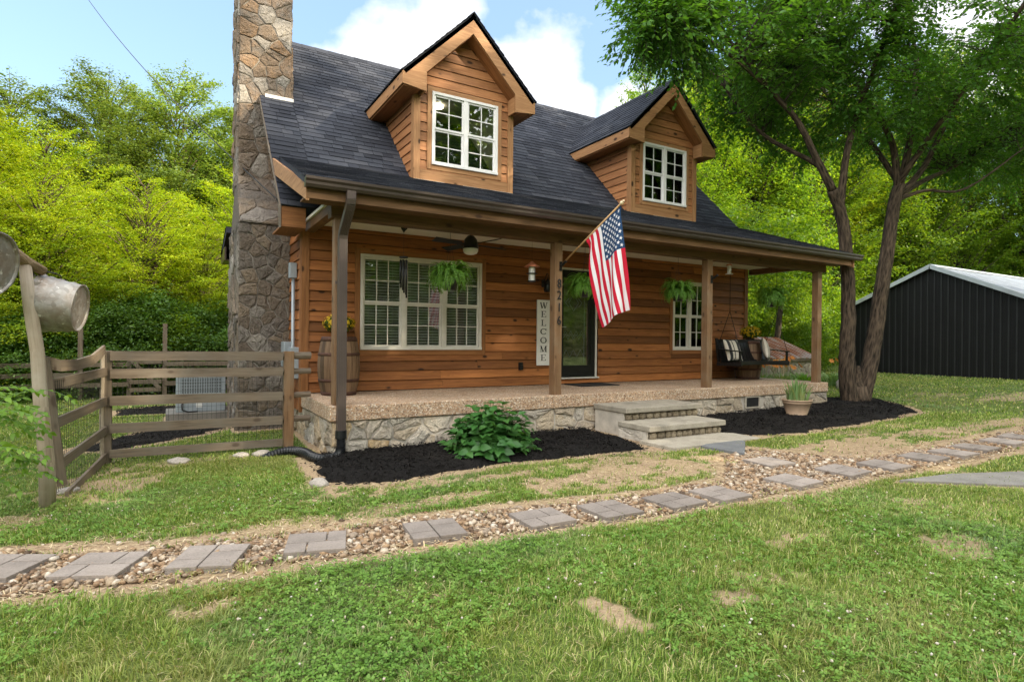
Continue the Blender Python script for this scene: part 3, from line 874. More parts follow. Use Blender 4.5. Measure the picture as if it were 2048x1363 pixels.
# cement shoulder
Ps = [(X0, 2.90, 2.70), (X1 - 0.035, 2.90, 2.70), (X1 - 0.035, 3.9, 3.62), (X0 + 0.07, 3.9, 3.62)]
vs = [Vector(p) for p in Ps]; lo = [Vector((p[0], 4.2, 2.65)) for p in Ps]
mb.add([(X0, 2.89, 2.70), (X1 - 0.035, 2.89, 2.70), (X1 - 0.035, 3.33, 3.16), (X0 + 0.03, 3.33, 3.16), (X0 + 0.02, 3.36, 3.13), (X1 - 0.035, 3.36, 3.13), (X1 - 0.035, 3.87, 3.66), (X0 + 0.06, 3.87, 3.66), (X0, 4.3, 2.70), (X0 + 0.06, 4.3, 3.66)],
       [(0, 1, 2, 3), (3, 2, 5, 4), (4, 5, 6, 7), (0, 3, 4, 7, 9, 8)], None, 2)
stones(mb, 0.77, 0.66, 4, (X0 + .01, 2.88, 2.705), (1, 0, 0), (0, .70, .714), (0, -.714, .70), rng, 0.008, 0.025, 0)
stones(mb, 0.72, 0.72, 5, (X0 + .05, 3.35, 3.15), (1, 0, 0), (0, .70, .714), (0, -.714, .70), rng, 0.008, 0.025, 0)
stones(mb, 0.87, 4.4, 74, (-0.73, 3.88, 3.50), (1, 0, 0), (0, 0, 1), (0, -1, 0), rng, 0.008, 0.026, 3)
stones(mb, 0.87, 4.4, 50, (-0.71, 4.75, 3.50), (0, -1, 0), (0, 0, 1), (-1, 0, 0), rng, 0.007, 0.045, 3)
stones(mb, 0.87, 4.4, 50, (0.12, 3.88, 3.50), (0, 1, 0), (0, 0, 1), (1, 0, 0), rng, 0.007, 0.045, 3)
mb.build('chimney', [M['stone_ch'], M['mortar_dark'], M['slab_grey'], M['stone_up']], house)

# ---- windows
def window(cx0, cx1, z0, z1, y, n, cols, rows, blinds=False, trim='trim', frame='cream', tw=0.085, seed=0):
    fr = MB(); fw = 0.045; yo, yi = y - 0.055, y + 0.06
    fr.box(cx0, cx1, yo, yi, z1 - fw, z1); fr.box(cx0, cx1, yo - 0.015, yi, z0, z0 + fw)
    fr.box(cx0, cx0 + fw, yo, yi, z0 + fw, z1 - fw, 2); fr.box(cx1 - fw, cx1, yo, yi, z0 + fw, z1 - fw, 2)
    mw = 0.075; W_ = (cx1 - cx0 - 2 * fw - (n - 1) * mw) / n
    gls = MB(); bl = MB(); zc = z0 + (z1 - z0) * 0.495
    for i in range(n):
        a = cx0 + fw + i * (W_ + mw); b = a + W_
        if i < n - 1: fr.box(b, b + mw, yo + 0.006, yi, z0 + fw, z1 - fw, 2)
        for up in (0, 1):
            s0, s1 = (zc, z1 - fw) if up else (z0 + fw, zc)
            ya = y - 0.030 if up else y - 0.012
            st = 0.032; yb = ya + 0.028
            fr.box(a, a + st, ya, yb, s0, s1, 2); fr.box(b - st, b, ya, yb, s0, s1, 2)
            fr.box(a + st, b - st, ya, yb, s1 - st, s1, 0); fr.box(a + st, b - st, ya, yb, s0, s0 + st, 0)
            m = 0.016
            for c in range(1, cols):
                xx = a + st + (W_ - 2 * st) * c / cols
                fr.box(xx - m / 2, xx + m / 2, ya + 0.006, yb - 0.006, s0 + st, s1 - st, 2)
            for r in range(1, rows):
                zz = s0 + st + (s1 - s0 - 2 * st) * r / rows
                fr.box(a + st, b - st, ya + 0.004, yb - 0.004, zz - m / 2, zz + m / 2, 0)
            gls.box(a + st, b - st, ya + 0.012, ya + 0.015, s0 + st, s1 - st)
        if blinds:
            rg = random.Random(seed + i); z = z0 + fw + 0.03
            while z < z1 - fw:
                bl.beam((a + 0.01, y + 0.065, z), (b - 0.01, y + 0.065, z + rg.uniform(-.002, .002)), 0.040, 0.005, (0, 0.95 + rg.uniform(-.06, .06), 1)); z += 0.047
            bl.box(a + 0.01, b - 0.01, y + 0.065, y + 0.105, z1 - fw - 0.05, z1 - fw)
            for xx in (a + 0.12, b - 0.12): bl.box(xx, xx + 0.003, y + 0.082, y + 0.085, z0 + fw, z1 - fw)
    w = fr.build('window', M[frame], house)
    gls.build('pane', M['glass'], w)
    if blinds: bl.build('blinds', M['blind'], w)
    if tw:
        t = MB(); o = 0.002; yt = y - 0.042
        t.box(cx0 - tw, cx0 - o, yt, y, z0 - tw, z1 + tw, 2); t.box(cx1 + o, cx1 + tw, yt, y, z0 - tw, z1 + tw, 2)
        t.box(cx0 - o, cx1 + o, yt + 0.003, y, z0 - tw, z0 - o, 0); t.box(cx0 - o, cx1 + o, yt + 0.003, y, z1 + o, z1 + tw, 0)
        t.build('window_trim', M[trim], w)
    return w
window(0.86, 3.02, 0.665, 2.19, DEPTH, 3, 3, 2, True, seed=10)
window(7.70, 8.74, 0.655, 2.16, DEPTH, 2, 2, 2, True, seed=30)

# ---- front door
mb = MB()
mb.box(4.66, 4.70, DEPTH - 0.05, DEPTH + 0.08, 0.13, 2.21, 2); mb.box(5.57, 5.61, DEPTH - 0.05, DEPTH + 0.08, 0.13, 2.21, 2)
mb.box(4.66, 5.61, DEPTH - 0.052, DEPTH + 0.08, 2.21, 2.245, 0); mb.box(4.62, 5.65, DEPTH - 0.08, DEPTH + 0.08, 0.105, 0.13, 0)
dr = mb.build('door', M['cream'], house)
mb = MB(); y0, y1 = DEPTH - 0.035, DEPTH - 0.005
mb.box(4.70, 4.80, y0, y1, 0.14, 2.205, 2); mb.box(5.47, 5.57, y0, y1, 0.14, 2.205, 2); mb.box(4.80, 5.47, y0, y1, 2.06, 2.205, 0); mb.box(4.80, 5.47, y0, y1, 0.14, 0.36, 0)
mb.box(5.40, 5.47, y0 + 0.01, y1, 0.36, 2.06, 2)
mb.build('storm_door', M['black'], dr)
mb = MB(); mb.box(4.80, 5.40, DEPTH - 0.022, DEPTH - 0.018, 0.36, 2.06); mb.build('door_glass', M['glass'], dr)
t = T('bevelled_door_glass', 0.25, 0, 0.6); n_ = t.noise(t.vm(t.obj(), 'MULTIPLY', (4, 1, 14)), 1.0, 3, 0.6)
t.col(t.ramp(n_, [(0.3, (0.10, 0.095, 0.06)), (0.7, (0.42, 0.36, 0.23))])); M['doorpanel'] = t.mat
mb = MB(); mb.box(4.70, 5.57, DEPTH + 0.05, DEPTH + 0.075, 0.14, 2.205); mb.build('inner_door', M['doorpanel'], dr)
mb = MB()
def cames(z0, z1, amp, n):
    pts = []
    for i in range(n * 2 + 1):
        pts.append((4.84 + 0.52 * i / (2 * n), DEPTH + 0.045, z0 if i % 2 == 0 else z1))
    mb.tube(pts, 0.006, 5)
cames(0.52, 0.66, 0, 3); cames(0.86, 0.97, 0, 4); cames(0.92, 1.03, 0, 4)
for s in (-1, 1): mb.tube([(5.1, DEPTH + 0.045, 1.42), (5.1 + s * 0.12, DEPTH + 0.045, 1.58), (5.1, DEPTH + 0.045, 1.74)], 0.006, 5); mb.tube([(5.1 + s * 0.12, DEPTH + 0.045, 1.50), (5.1 + s * 0.20, DEPTH + 0.045, 1.58), (5.1 + s * 0.12, DEPTH + 0.045, 1.66)], 0.006, 5)
for x in (4.84, 5.36): mb.tube([(x, DEPTH + 0.045, 0.4), (x, DEPTH + 0.045, 2.0)], 0.006, 5)
mb.build('leaded_pattern', M['flash'], dr)
mb = MB(); mb.box(4.735, 4.755, y0 - 0.012, y0, 1.02, 1.20); mb.tube([(4.745, y0 - 0.02, 1.1), (4.745, y0 - 0.05, 1.1), (4.83, y0 - 0.05, 1.1)], 0.008, 8); mb.build('door_handle', M['flash'], dr)

# ---- dormers
def dormer(cx, sid, tr, trl):
    HW, FY, RY, EV, AP = 0.96, 2.2, 1.88, 1.30, 6.60
    zb = pz(FY) + 0.01
    sl = 0.99; rz = lambda x: AP - abs(x - cx) * sl
    mb = MB()
    wlim = (cx - 0.665, cx + 0.665, 3.90, 5.195)
    siding(mb, (0, FY, 0), (1, 0, 0), (0, -1, 0), zb, 6.30, 0.165,
           lambda z: (max(cx - HW, cx - max(0.02, 6.34 - z)), min(cx + HW, cx + max(0.02, 6.34 - z))), (wlim,), 0.028, int(cx * 7))
    for sgn in (-1, 1):
        O = (cx + sgn * HW, 0, 0); z = zb + 0.02
        siding(mb, O, (0, 1, 0), (sgn, 0, 0), zb, 5.4, 0.165, lambda z: (FY, max(FY + 0.02, z - MAIN_A)), (), 0.028, int(cx * 11 + sgn), 9)
    d = mb.build('dormer', M[sid], house)
    mb = MB()
    for sgn in (-1, 1):
        xe = cx + sgn * HW
        mb.box(min(xe + sgn * 0.032, xe - sgn * 0.085), max(xe + sgn * 0.032, xe - sgn * 0.085), FY - 0.045, FY - 0.001, zb - 0.05, 5.06, 2)
        mb.box(min(xe, xe + sgn * 0.034), max(xe, xe + sgn * 0.034), FY - 0.001, FY + 0.09, zb - 0.02, 5.06, 2)
        mb.build('corner_trim', M[trl], d); mb = MB()
    mb.box(cx - HW + 0.085, cx + HW - 0.085, FY - 0.036, FY, zb - 0.04, zb + 0.17, 0)
    mb.build('apron_board', M[trl], d)
    # roof deck + shingles, two slopes
    mb = MB()
    for sgn in (-1, 1):
        n = Vector((sgn * sl, 0, 1)).normalized()
        Dn = Vector((-sgn, 0, sl)).normalized()          # up the slope
        ze = rz(cx + EV); ye = ze - MAIN_A; yr = AP - MAIN_A
        P = [(cx + sgn * EV, RY, ze), (cx + sgn * EV, ye + 0.25, ze), (cx, yr + 0.25, AP), (cx, RY, AP)]
        deck(mb, P if sgn > 0 else [P[3], P[2], P[1], P[0]], n, 0.08)
        ln = EV * math.sqrt(1 + sl * sl)
        e0 = Vector((cx + sgn * (EV + 0.02), 0, ze - 0.02 * sl))
        if sgn > 0: courses(mb, lambda t: RY - 0.03, lambda t: ye + 0.1 + t / ln * (yr - ye), (e0, Vector((0, 1, 0))), Dn, n, ln + 0.02, seed=int(cx * 5))
        else: courses(mb, lambda t: -(ye + 0.1 + t / ln * (yr - ye)), lambda t: -(RY - 0.03), (e0, Vector((0, -1, 0))), Dn, n, ln + 0.02, seed=int(cx * 5) + 1)
        y = RY - 0.03
        while y < yr:
            mb.beam((cx + sgn * 0.06, y, AP - 0.045), (cx + sgn * 0.06, y + 0.28, AP - 0.05), 0.17, 0.012, (sgn, 0, 1)); y += 0.275
    mb.build('dormer_roof', M['shingle'], d)
    # rake boards with box returns
    mb = MB()
    for sgn in (-1, 1):
        poly = [(0, AP - 0.03), (sgn * EV, rz(cx + EV) - 0.03), (sgn * EV, 5.085), (sgn * 0.87, 5.035), (sgn * 0.87, 5.36), (0, 6.24)]
        if sgn < 0: poly = poly[::-1]
        mb.prism(poly, (cx, RY, 0), (1, 0, 0), (0, 0, 1), (0, 0.035, 0))
        x0, x1 = sorted((cx + sgn * (EV - 0.03), cx + sgn * EV))
        ye = rz(cx + EV) - MAIN_A
        mb.hexa([(x0, RY + 0.035, 5.085), (x1, RY + 0.035, 5.085), (x0, ye - 0.18, 5.085), (x1, ye - 0.18, 5.085), (x0, RY + 0.035, 5.275), (x1, RY + 0.035, 5.275), (x0, ye + 0.02, 5.275), (x1, ye + 0.02, 5.275)], 1)
        # inner side of the return
        x0, x1 = sorted((cx + sgn * 0.87, cx + sgn * 0.90)); mb.box(x0, x1, RY + 0.035, FY - 0.046, 5.045, 5.33, 1)
    mb.build('rake_board', M[trl], d)
    mb = MB()   # soffits
    for sgn in (-1, 1):
        x0, x1 = sorted((cx + sgn * (HW + 0.0), cx + sgn * (EV - 0.03)))
        mb.box(x0, x1, RY + 0.035, 3.95, 5.06, 5.085, 1)
        a = (cx + sgn * 0.90, 5.33); b = (cx, 6.225)
        mb.prism([(sgn * 0.90, 5.335), (0, 6.225), (0, 6.255), (sgn * 0.93, 5.335)] if sgn < 0 else [(sgn * 0.93, 5.335), (0, 6.255), (0, 6.225), (sgn * 0.90, 5.335)], (cx, RY + 0.036, 0), (1, 0, 0), (0, 0, 1), (0, FY - RY - 0.037, 0))
    mb.build('soffit', M[tr], d)
    mb = MB(); room(mb, cx - 0.90, cx + 0.90, FY + 0.1, 4.6, 3.75, 5.45); mb.build('interior', M['plaster'], d)
    mb = MB(); mb.box(cx - HW - 0.03, cx + HW + 0.03, FY - 0.06, FY, zb - 0.045, zb - 0.02, 0); mb.build('base_flashing', M['flash'], d)
    window(cx - 0.655, cx + 0.655, 3.905, 5.185, FY, 2, 2, 2, False, trl, 'white', 0.085)
    return d
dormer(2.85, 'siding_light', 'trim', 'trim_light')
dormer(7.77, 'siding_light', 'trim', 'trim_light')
t = T('lit_lamp', 0.5); e_ = t.n('ShaderNodeEmission'); e_.inputs[0].default_value = (1, 0.85, 0.6, 1); e_.inputs[1].default_value = 5; t.l(e_.outputs[0], t.out.inputs['Surface']); M['lamp'] = t.mat
mb = MB(); mb.lathe([(0.001, 0), (0.11, 0), (0.12, 0.03)], 16, Matrix.Translation((2.78, 3.3, 5.40))); mb.build('ceiling_lamp', M['lamp'], house)

# ---- house numbers on the second post
def glyph(txt, h, ext):
    cu = bpy.data.curves.new('glyph', 'FONT'); cu.body = txt; cu.size = h / 0.7; cu.extrude = ext; cu.align_x = 'CENTER'
    o = bpy.data.objects.new('glyph', cu); COL.objects.link(o)
    bpy.context.view_layer.update()
    me = bpy.data.meshes.new_from_object(o.evaluated_get(bpy.context.evaluated_depsgraph_get()))
    bpy.data.objects.remove(o); bpy.data.curves.remove(cu)
    return me
for ch, z in zip('8216', (1.725, 1.545, 1.355, 1.155)):
    me = glyph(ch, 0.135, 0.006); me.materials.clear(); me.materials.append(M['matblack'])
    me.transform(Matrix.Translation((3.375 + 0.075, 0.022, z - 0.067)) @ Matrix.Rotation(RAD(90), 4, 'X') @ Matrix.Diagonal((.82, 1, 1, 1)))
    link('number', me, posts[1])
# ================================================================== GROUND
PATH_TOP = [(-14, 4.5), (-6, -0.7), (-2.77, -2.04), (-1.86, -2.48), (-.49, -2.74), (.78, -2.96), (2.25, -3.22), (3.3, -3.25), (3.9, -2.75), (4.25, -2.45), (4.9, -2.3), (5.15, -2.85), (5.6, -3.38), (6.94, -3.47), (9.5, -3.5), (12, -3.45), (20, -3.3)]
PATH_BOT = [(-14, 3.6), (-6, -1.6), (-2.59, -2.98), (-1.71, -3.24), (-.68, -3.42), (.38, -3.60), (1.71, -3.78), (2.85, -3.87), (3.86, -3.96), (4.69, -4.0), (5.88, -4.12), (7.63, -4.18), (12, -4.2), (20, -4.0)]
PATH = PATH_TOP + PATH_BOT[::-1]
MULCH1 = [(-.22, 0.2), (-.28, -.6), (-.35, -1.20), (.12, -1.56), (.95, -1.49), (1.6, -1.40), (2.15, -1.47), (3.0, -1.56), (3.72, -1.72), (3.82, -1.3), (3.9, -.8), (4.0, 0.1)]
MULCH2 = [(5.38, -1.25), (5.73, -1.66), (6.5, -1.92), (8.02, -1.86), (9.57, -1.80), (10.66, -1.66), (11.5, -1.0), (12.1, -.15), (11.9, .5), (11.1, .7), (10.45, .4), (10.4, 0.1), (5.38, 0.1)]
MULCH3 = [(-2.9, 2.3), (-2.4, 2.0), (-1.6, 2.6), (-.95, 3.2), (-.85, 4.3), (-1.75, 4.3), (-2.3, 3.3)]
MULCH4 = [(-2.6, 6.2), (-1.75, 6.0), (-.9, 5.9), (-.9, 6.8), (-1.8, 7.4), (-2.7, 7.2)]
WALKP = [(4.7, -4.27), (5.5, -4.38), (6.6, -4.8), (7.4, -5.7), (6.4, -5.65), (5.35, -4.80)]
BARE = [  # centre x,y, radius x,y, strength
    (2.7, -2.55, 1.5, .40, .95), (1.0, -1.85, 1.6, .16, .85), (3.0, -2.0, 1.2, .22, .75), (6.3, -2.95, 2.2, .42, .95), (9.5, -3.0, 2.6, .28, .8),
    (-.35, -2.45, 1.7, .16, .75), (-2.2, -2.15, .8, .18, .6), (.33, -5.0, .13, .20, .9), (1.02, -5.17, .22, .13, .85), (3.05, -5.45, .38, .2, .75), (2.25, -4.75, .35, .1, .7), (1.55, -5.05, .2, .14, .7),
    (-2.35, -.15, .5, .7, .8), (-1.6, .7, 1.1, .25, .55), (-2.95, -1.2, .35, .4, .7), (-.25, -1.1, .35, .55, .9), (8.0, -2.3, 1.1, .2, .6), (14, -.5, 1.6, .5, .5), (17, -1.5, 3, .8, .55), (-1.5, -3.75, .22, .12, .8), (3.9, -4.75, .5, .2, .5),
    (-2.0, 5.0, 1.0, .6, .5), (-2.6, 4.2, .8, .4, .5)]

def lawn_density(x, y):
    d = np.ones_like(x)
    pe = edgedist(x, y, PATH); pi = inpoly(x, y, PATH)
    n = vnoise(x, y, 3.1, 2); n2 = vnoise(x, y, 9.0, 5); n3 = vnoise(x, y, 1.1, 8)
    d = np.where(pi, 0, np.clip((pe - 0.02 - 0.08 * n - 0.06 * n2) / 0.12, 0, 1))
    d = np.maximum(d, np.where(pi & (pe < 0.06 + .1 * n2) & (n > 0.6), 0.15, 0))
    for m in (MULCH1, MULCH2, MULCH3, MULCH4):
        me = edgedist(x, y, m); mi = inpoly(x, y, m)
        d = np.where(mi, 0, d * np.clip((me - 0.02 - 0.14 * n) / 0.12, 0, 1))
    we = edgedist(x, y, WALKP)
    d = np.where(inpoly(x, y, WALKP), 0, d * np.clip((we - 0.02 - .03 * n2) / 0.05, 0, 1))
    for cx, cy, rx, ry, s in BARE:
        q = ((x - cx) / rx) ** 2 + ((y - cy) / ry) ** 2
        q = q + (n - 0.5) * 1.5 + (n2 - 0.5) * 1.6 + (vnoise(x, y, 23.0, 6) - .5) * 1.0
        d = d * (1 - s * np.clip((1.15 - q) / 0.6, 0, 1))
    d = d * np.clip(0.60 + 0.7 * n3 - 0.25 * (n2 < 0.3), 0.2, 1)
    d = np.where((y < -4.3) & (d < 0.10), 0.10 * vnoise(x, y, 17, 9) * 1.6, d)
    d = np.where((x > -.1) & (x < 10.6) & (y > -.06) & (y < 10), 0, d)
    d = np.where((x > 3.75) & (x < 5.95) & (y > -1.95) & (y < 0), 0, d)
    d = np.where((x > -.9) & (x < .1) & (y > 2.7) & (y < 5), 0, d)
    d = np.where((x > -1.85) & (x < -.7) & (y > 4.45) & (y < 5.7), 0, d)
    return d

def mk_ground():
    t = T('lawn_soil', 0.95, 0, 0.15)
    o = t.obj()
    a = t.n('ShaderNodeAttribute', attribute_name='lawn')
    n = t.noise(o, 1.4, 6, 0.65); f = t.noise(o, 26, 5, 0.7); f2 = t.noise(o, 90, 3, 0.7)
    dirt = t.ramp(f, [(0.28, (0.13, 0.085, 0.05)), (0.45, (0.31, 0.22, 0.14)), (0.6, (0.43, 0.32, 0.21)), (0.75, (0.54, 0.43, 0.30))])
    straw = t.ramp(f2, [(0.3, (0.25, 0.18, 0.10)), (0.7, (0.56, 0.43, 0.26))])
    dirt = t.mix(t.ramp(n, [(0.4, 0.0), (0.65, 0.8)]), dirt, straw)
    gr = t.ramp(f, [(0.3, (0.03, 0.045, 0.012)), (0.5, (0.075, 0.09, 0.025)), (0.72, (0.17, 0.15, 0.065))])  # soil under dense grass darkened to stand in for shade between blades
    far = t.ramp(t.noise(o, 0.5, 4, 0.6), [(0.35, (0.10, 0.18, 0.035)), (0.55, (0.16, 0.23, 0.05)), (0.72, (0.25, 0.24, 0.09))])
    sep = t.n('ShaderNodeSeparateXYZ'); t.l(o, sep.inputs[0])
    t.col(t.mix(t.ramp(t.ma('ADD', a.outputs['Fac'], t.ma('MULTIPLY', t.ma('SUBTRACT', f, 0.5), 1.5)), [(0.2, 0.0), (0.6, 1.0)]), dirt, t.mix(0.4, gr, far)))
    t.bump(t.ma('ADD', f, t.ma('MULTIPLY', f2, 0.6)), 0.8, 0.02)
    return t.mat
M['soil'] = mk_ground()
def axis_pts(segs):
    r = []
    for a, b, s in segs: r += list(np.arange(a, b, s))
    return np.array(r + [segs[-1][1]])
gxs = axis_pts([(-140, -30, 6), (-30, -8, 1.0), (-8, -3.2, 0.12), (-3.2, 5.5, 0.045), (5.5, 14, 0.11), (14, 30, 0.6), (30, 170, 6)])
gys = axis_pts([(-120, -30, 6), (-30, -7, 1.0), (-7, -5.8, 0.1), (-5.8, -1.0, 0.045), (-1.0, 3, 0.11), (3, 14, 0.4), (14, 40, 1.5), (40, 160, 6)])
GXX, GYY = np.meshgrid(gxs, gys)
Zg = gz(GXX, GYY)
dens_g = lawn_density(GXX, GYY)
Vg = np.stack([GXX.ravel(), GYY.ravel(), (Zg + np.where(inpoly(GXX, GYY, PATH), -0.018, 0)).ravel()], 1)
nx_, ny_ = len(gxs), len(gys)
idx = np.arange(nx_ * ny_).reshape(ny_, nx_)
Fg = np.stack([idx[:-1, :-1].ravel(), idx[:-1, 1:].ravel(), idx[1:, 1:].ravel(), idx[1:, :-1].ravel()], 1)
me = npmesh('ground', Vg, Fg, M['soil'], smooth=True)
at = me.attributes.new('lawn', 'FLOAT', 'POINT'); at.data.foreach_set('value', dens_g.ravel().astype(np.float32))
setp(link('ground', me), kind='structure')

# ---- mulch beds
def mk_mulch():
    t = T('black_mulch', 0.92, 0, 0.15)
    o = t.obj(); f = t.noise(o, 34, 6, 0.75); r = t.isl()
    t.col(t.ramp(t.ma('ADD', t.ma('MULTIPLY', f, 0.7), t.ma('MULTIPLY', r, 0.3)), [(0.3, (0.004, 0.004, 0.004)), (0.6, (0.015, 0.013, 0.012)), (0.85, (0.036, 0.03, 0.026)), (0.97, (0.075, 0.055, 0.04))]))
    t.bump(f, 1.0, 0.03)
    return t.mat
M['mulch'] = mk_mulch()
def mulch(poly, name, nchips, hmax=0.07, seed=0, trunk=None):
    P = np.array(poly); x0, y0 = P.min(0) - 0.15; x1, y1 = P.max(0) + 0.15
    s = 0.045
    X, Y = np.meshgrid(np.arange(x0, x1, s), np.arange(y0, y1, s))
    ins = inpoly(X, Y, poly); e = edgedist(X, Y, poly); e = np.where(ins, e, -e) + (vnoise(X, Y, 6, seed) - 0.5) * 0.16
    h = np.clip(e / 0.22, -1, 1)
    Hh = np.where(h > 0, hmax * np.sin(h * np.pi / 2), h * 0.06) + (vnoise(X, Y, 14, seed + 1) - .5) * 0.028 + (vnoise(X, Y, 4, seed + 3) - .5) * 0.03
    Zm = gz(X, Y) + Hh - 0.012
    ny, nx = X.shape; ii = np.arange(nx * ny).reshape(ny, nx)
    F = np.stack([ii[:-1, :-1], ii[:-1, 1:], ii[1:, 1:], ii[1:, :-1]], -1).reshape(-1, 4)
    keep = (e.ravel()[F] > -0.06).any(1); F = F[keep]
    V = np.stack([X.ravel(), Y.ravel(), Zm.ravel()], 1)
    used = np.unique(F); rm = np.full(len(V), -1); rm[used] = np.arange(len(used))
    V = V[used]; F = rm[F]
    # chips
    g = np.random.default_rng(seed + 40)
    cx = g.uniform(x0, x1, nchips * 3); cy = g.uniform(y0, y1, nchips * 3)
    e2 = np.where(inpoly(cx, cy, poly), 1, -1) * edgedist(cx, cy, poly)
    k = e2 > g.exponential(0.05, len(cx)) * -1.0
    cx, cy, e2 = cx[k][:nchips], cy[k][:nchips], e2[k][:nchips]
    hh = np.where(e2 > 0, hmax * np.sin(np.clip(e2 / .22, 0, 1) * np.pi / 2), 0)
    cz = gz(cx, cy) + hh + g.uniform(-.012, .016, len(cx))
    L = g.uniform(.015, .055, len(cx)); Wd = g.uniform(.006, .014, len(cx)); a = g.uniform(0, 2 * np.pi, len(cx)); tl = g.normal(0, .45, len(cx)); rl = g.normal(0, .6, len(cx))
    dx, dy, dz = np.cos(a) * np.cos(tl), np.sin(a) * np.cos(tl), np.sin(tl)
    sx, sy, sz = -np.sin(a) * np.cos(rl), np.cos(a) * np.cos(rl), np.sin(rl)
    C = np.stack([cx, cy, cz], 1); Dv = np.stack([dx, dy, dz], 1) * L[:, None] / 2; Sv = np.stack([sx, sy, sz], 1) * Wd[:, None] / 2
    Q = np.stack([C - Dv - Sv, C + Dv - Sv, C + Dv + Sv, C - Dv + Sv], 1).reshape(-1, 3)
    FQ = np.arange(len(Q)).reshape(-1, 4) + len(V)
    o = link(name, npmesh(name, np.vstack([V, Q]), np.vstack([F, FQ]), M['mulch']))
    return setp(o, kind='stuff')
mulch(MULCH1, 'mulch_bed', 7000, 0.085, 1)
mulch(MULCH2, 'mulch_bed', 8000, 0.075, 2)
mulch(MULCH3, 'mulch_bed', 1800, 0.05, 3)
mulch(MULCH4, 'mulch_bed', 1200, 0.05, 4)

# ---- gravel
def mk_gravel():
    t = T('river_gravel', 0.8, 0, 0.3)
    r = t.isl(); o = t.obj(); n = t.noise(o, 60, 4, 0.6)
    c = t.ramp(r, [(0.0, (0.09, 0.06, 0.04)), (0.22, (0.21, 0.13, 0.075)), (0.45, (0.34, 0.225, 0.13)), (0.66, (0.26, 0.205, 0.155)), (0.86, (0.42, 0.32, 0.215)), (1.0, (0.55, 0.49, 0.41))])
    t.col(t.mix(1.0, c, t.ramp(n, [(0.3, 0.7), (0.7, 1.2)]), 'MULTIPLY'))
    return t.mat
M['gravel'] = mk_gravel()
ICO_V = np.array([[0, 0, 1], *[[.894 * math.cos(a), .894 * math.sin(a), .447] for a in np.arange(5) * 2 * math.pi / 5], *[[.894 * math.cos(a), .894 * math.sin(a), -.447] for a in (np.arange(5) + .5) * 2 * math.pi / 5], [0, 0, -1]])
ICO_F = np.array([[0, i + 1, (i + 1) % 5 + 1] for i in range(5)] + [[i + 1, i + 6, (i + 1) % 5 + 1] for i in range(5)] + [[(i + 1) % 5 + 1, i + 6, (i + 1) % 5 + 6] for i in range(5)] + [[i + 6, 11, (i + 1) % 5 + 6] for i in range(5)])
def pebbles(x, y, z, r, g, flat=0.62):
    n = len(x)
    V = ICO_V[None] * (1 + g.uniform(-.28, .28, (n, 12, 1)))
    V = V * np.stack([r, r * g.uniform(.6, 1, n), r * flat * g.uniform(.7, 1.2, n)], 1)[:, None]
    a = g.uniform(0, 2 * np.pi, n); b = g.normal(0, .35, n)
    Vy = V[..., 1] * np.cos(b)[:, None] - V[..., 2] * np.sin(b)[:, None]; Vz = V[..., 1] * np.sin(b)[:, None] + V[..., 2] * np.cos(b)[:, None]
    X = V[..., 0] * np.cos(a)[:, None] - Vy * np.sin(a)[:, None]; Y = V[..., 0] * np.sin(a)[:, None] + Vy * np.cos(a)[:, None]
    P = np.stack([X + x[:, None], Y + y[:, None], Vz + z[:, None]], -1).reshape(-1, 3)
    F = (ICO_F[None] + (np.arange(n) * 12)[:, None, None]).reshape(-1, 3)
    return P, F
g = np.random.default_rng(3)
gx = g.uniform(-3.6, 11, 160000); gy = g.uniform(-4.35, -0.8, 160000)
pi_ = inpoly(gx, gy, PATH); pe_ = edgedist(gx, gy, PATH)
edge = np.where(pi_, pe_, -pe_)
lowside = gy < -3.3 - 0.06 * (gx < 1)
keep = (edge > -0.06 + 0.10 * vnoise(gx, gy, 2.2, 3) + 0.06 * g.random(len(gx)) + 0.06 * (gy < -3.0 - .12 * (gx + 2).clip(0, 3))) | ((edge > -0.14) & (g.random(len(gx)) < 0.06))
keep &= g.random(len(gx)) < np.where(gx > 7.5, 0.55, 1.0)
gx, gy = gx[keep], gy[keep]
gr = np.clip(g.lognormal(math.log(0.0128), 0.45, len(gx)), 0.005, 0.036)
P_, F_ = pebbles(gx, gy, gz(gx, gy) - 0.012 + gr * 0.35 + g.uniform(0, .010, len(gx)), gr, g)
setp(link('gravel', npmesh('gravel', P_, F_, M['gravel'])), kind='stuff')

# ---- grass and clover
def grassmat():
    t = T('grass_blade', 0.6, 0, 0.25)
    r = t.isl(); o = t.obj()
    c = t.ramp(r, [(0.0, (0.07, 0.15, 0.018)), (0.3, (0.15, 0.255, 0.036)), (0.58, (0.26, 0.355, 0.066)), (0.80, (0.34, 0.42, 0.115)), (0.92, (0.48, 0.43, 0.19)), (1.0, (0.64, 0.53, 0.31))])
    p = t.noise(o, 0.75, 4, 0.6)
    c = t.mix(t.ramp(p, [(0.48, 0.0), (0.70, 0.5)]), c, (0.38, 0.34, 0.13))
    q = t.noise(t.vm(o, 'ADD', (31.0, 7.0, 0)), 0.55, 3, 0.55)
    c = t.mix(t.ramp(q, [(0.52, 0.0), (0.70, 0.6)]), c, (0.14, 0.25, 0.13))
    t.col(c)
    tl = t.n('ShaderNodeBsdfTranslucent'); t.l(t.mix(1.0, c, (1.3, 1.25, 0.6), 'MULTIPLY'), tl.inputs['Color'])
    mx = t.n('ShaderNodeMixShader'); mx.inputs[0].default_value = 0.3
    t.l(t.b.outputs[0], mx.inputs[1]); t.l(tl.outputs[0], mx.inputs[2]); t.l(mx.outputs[0], t.out.inputs['Surface'])
    return t.mat
M['grass'] = grassmat()
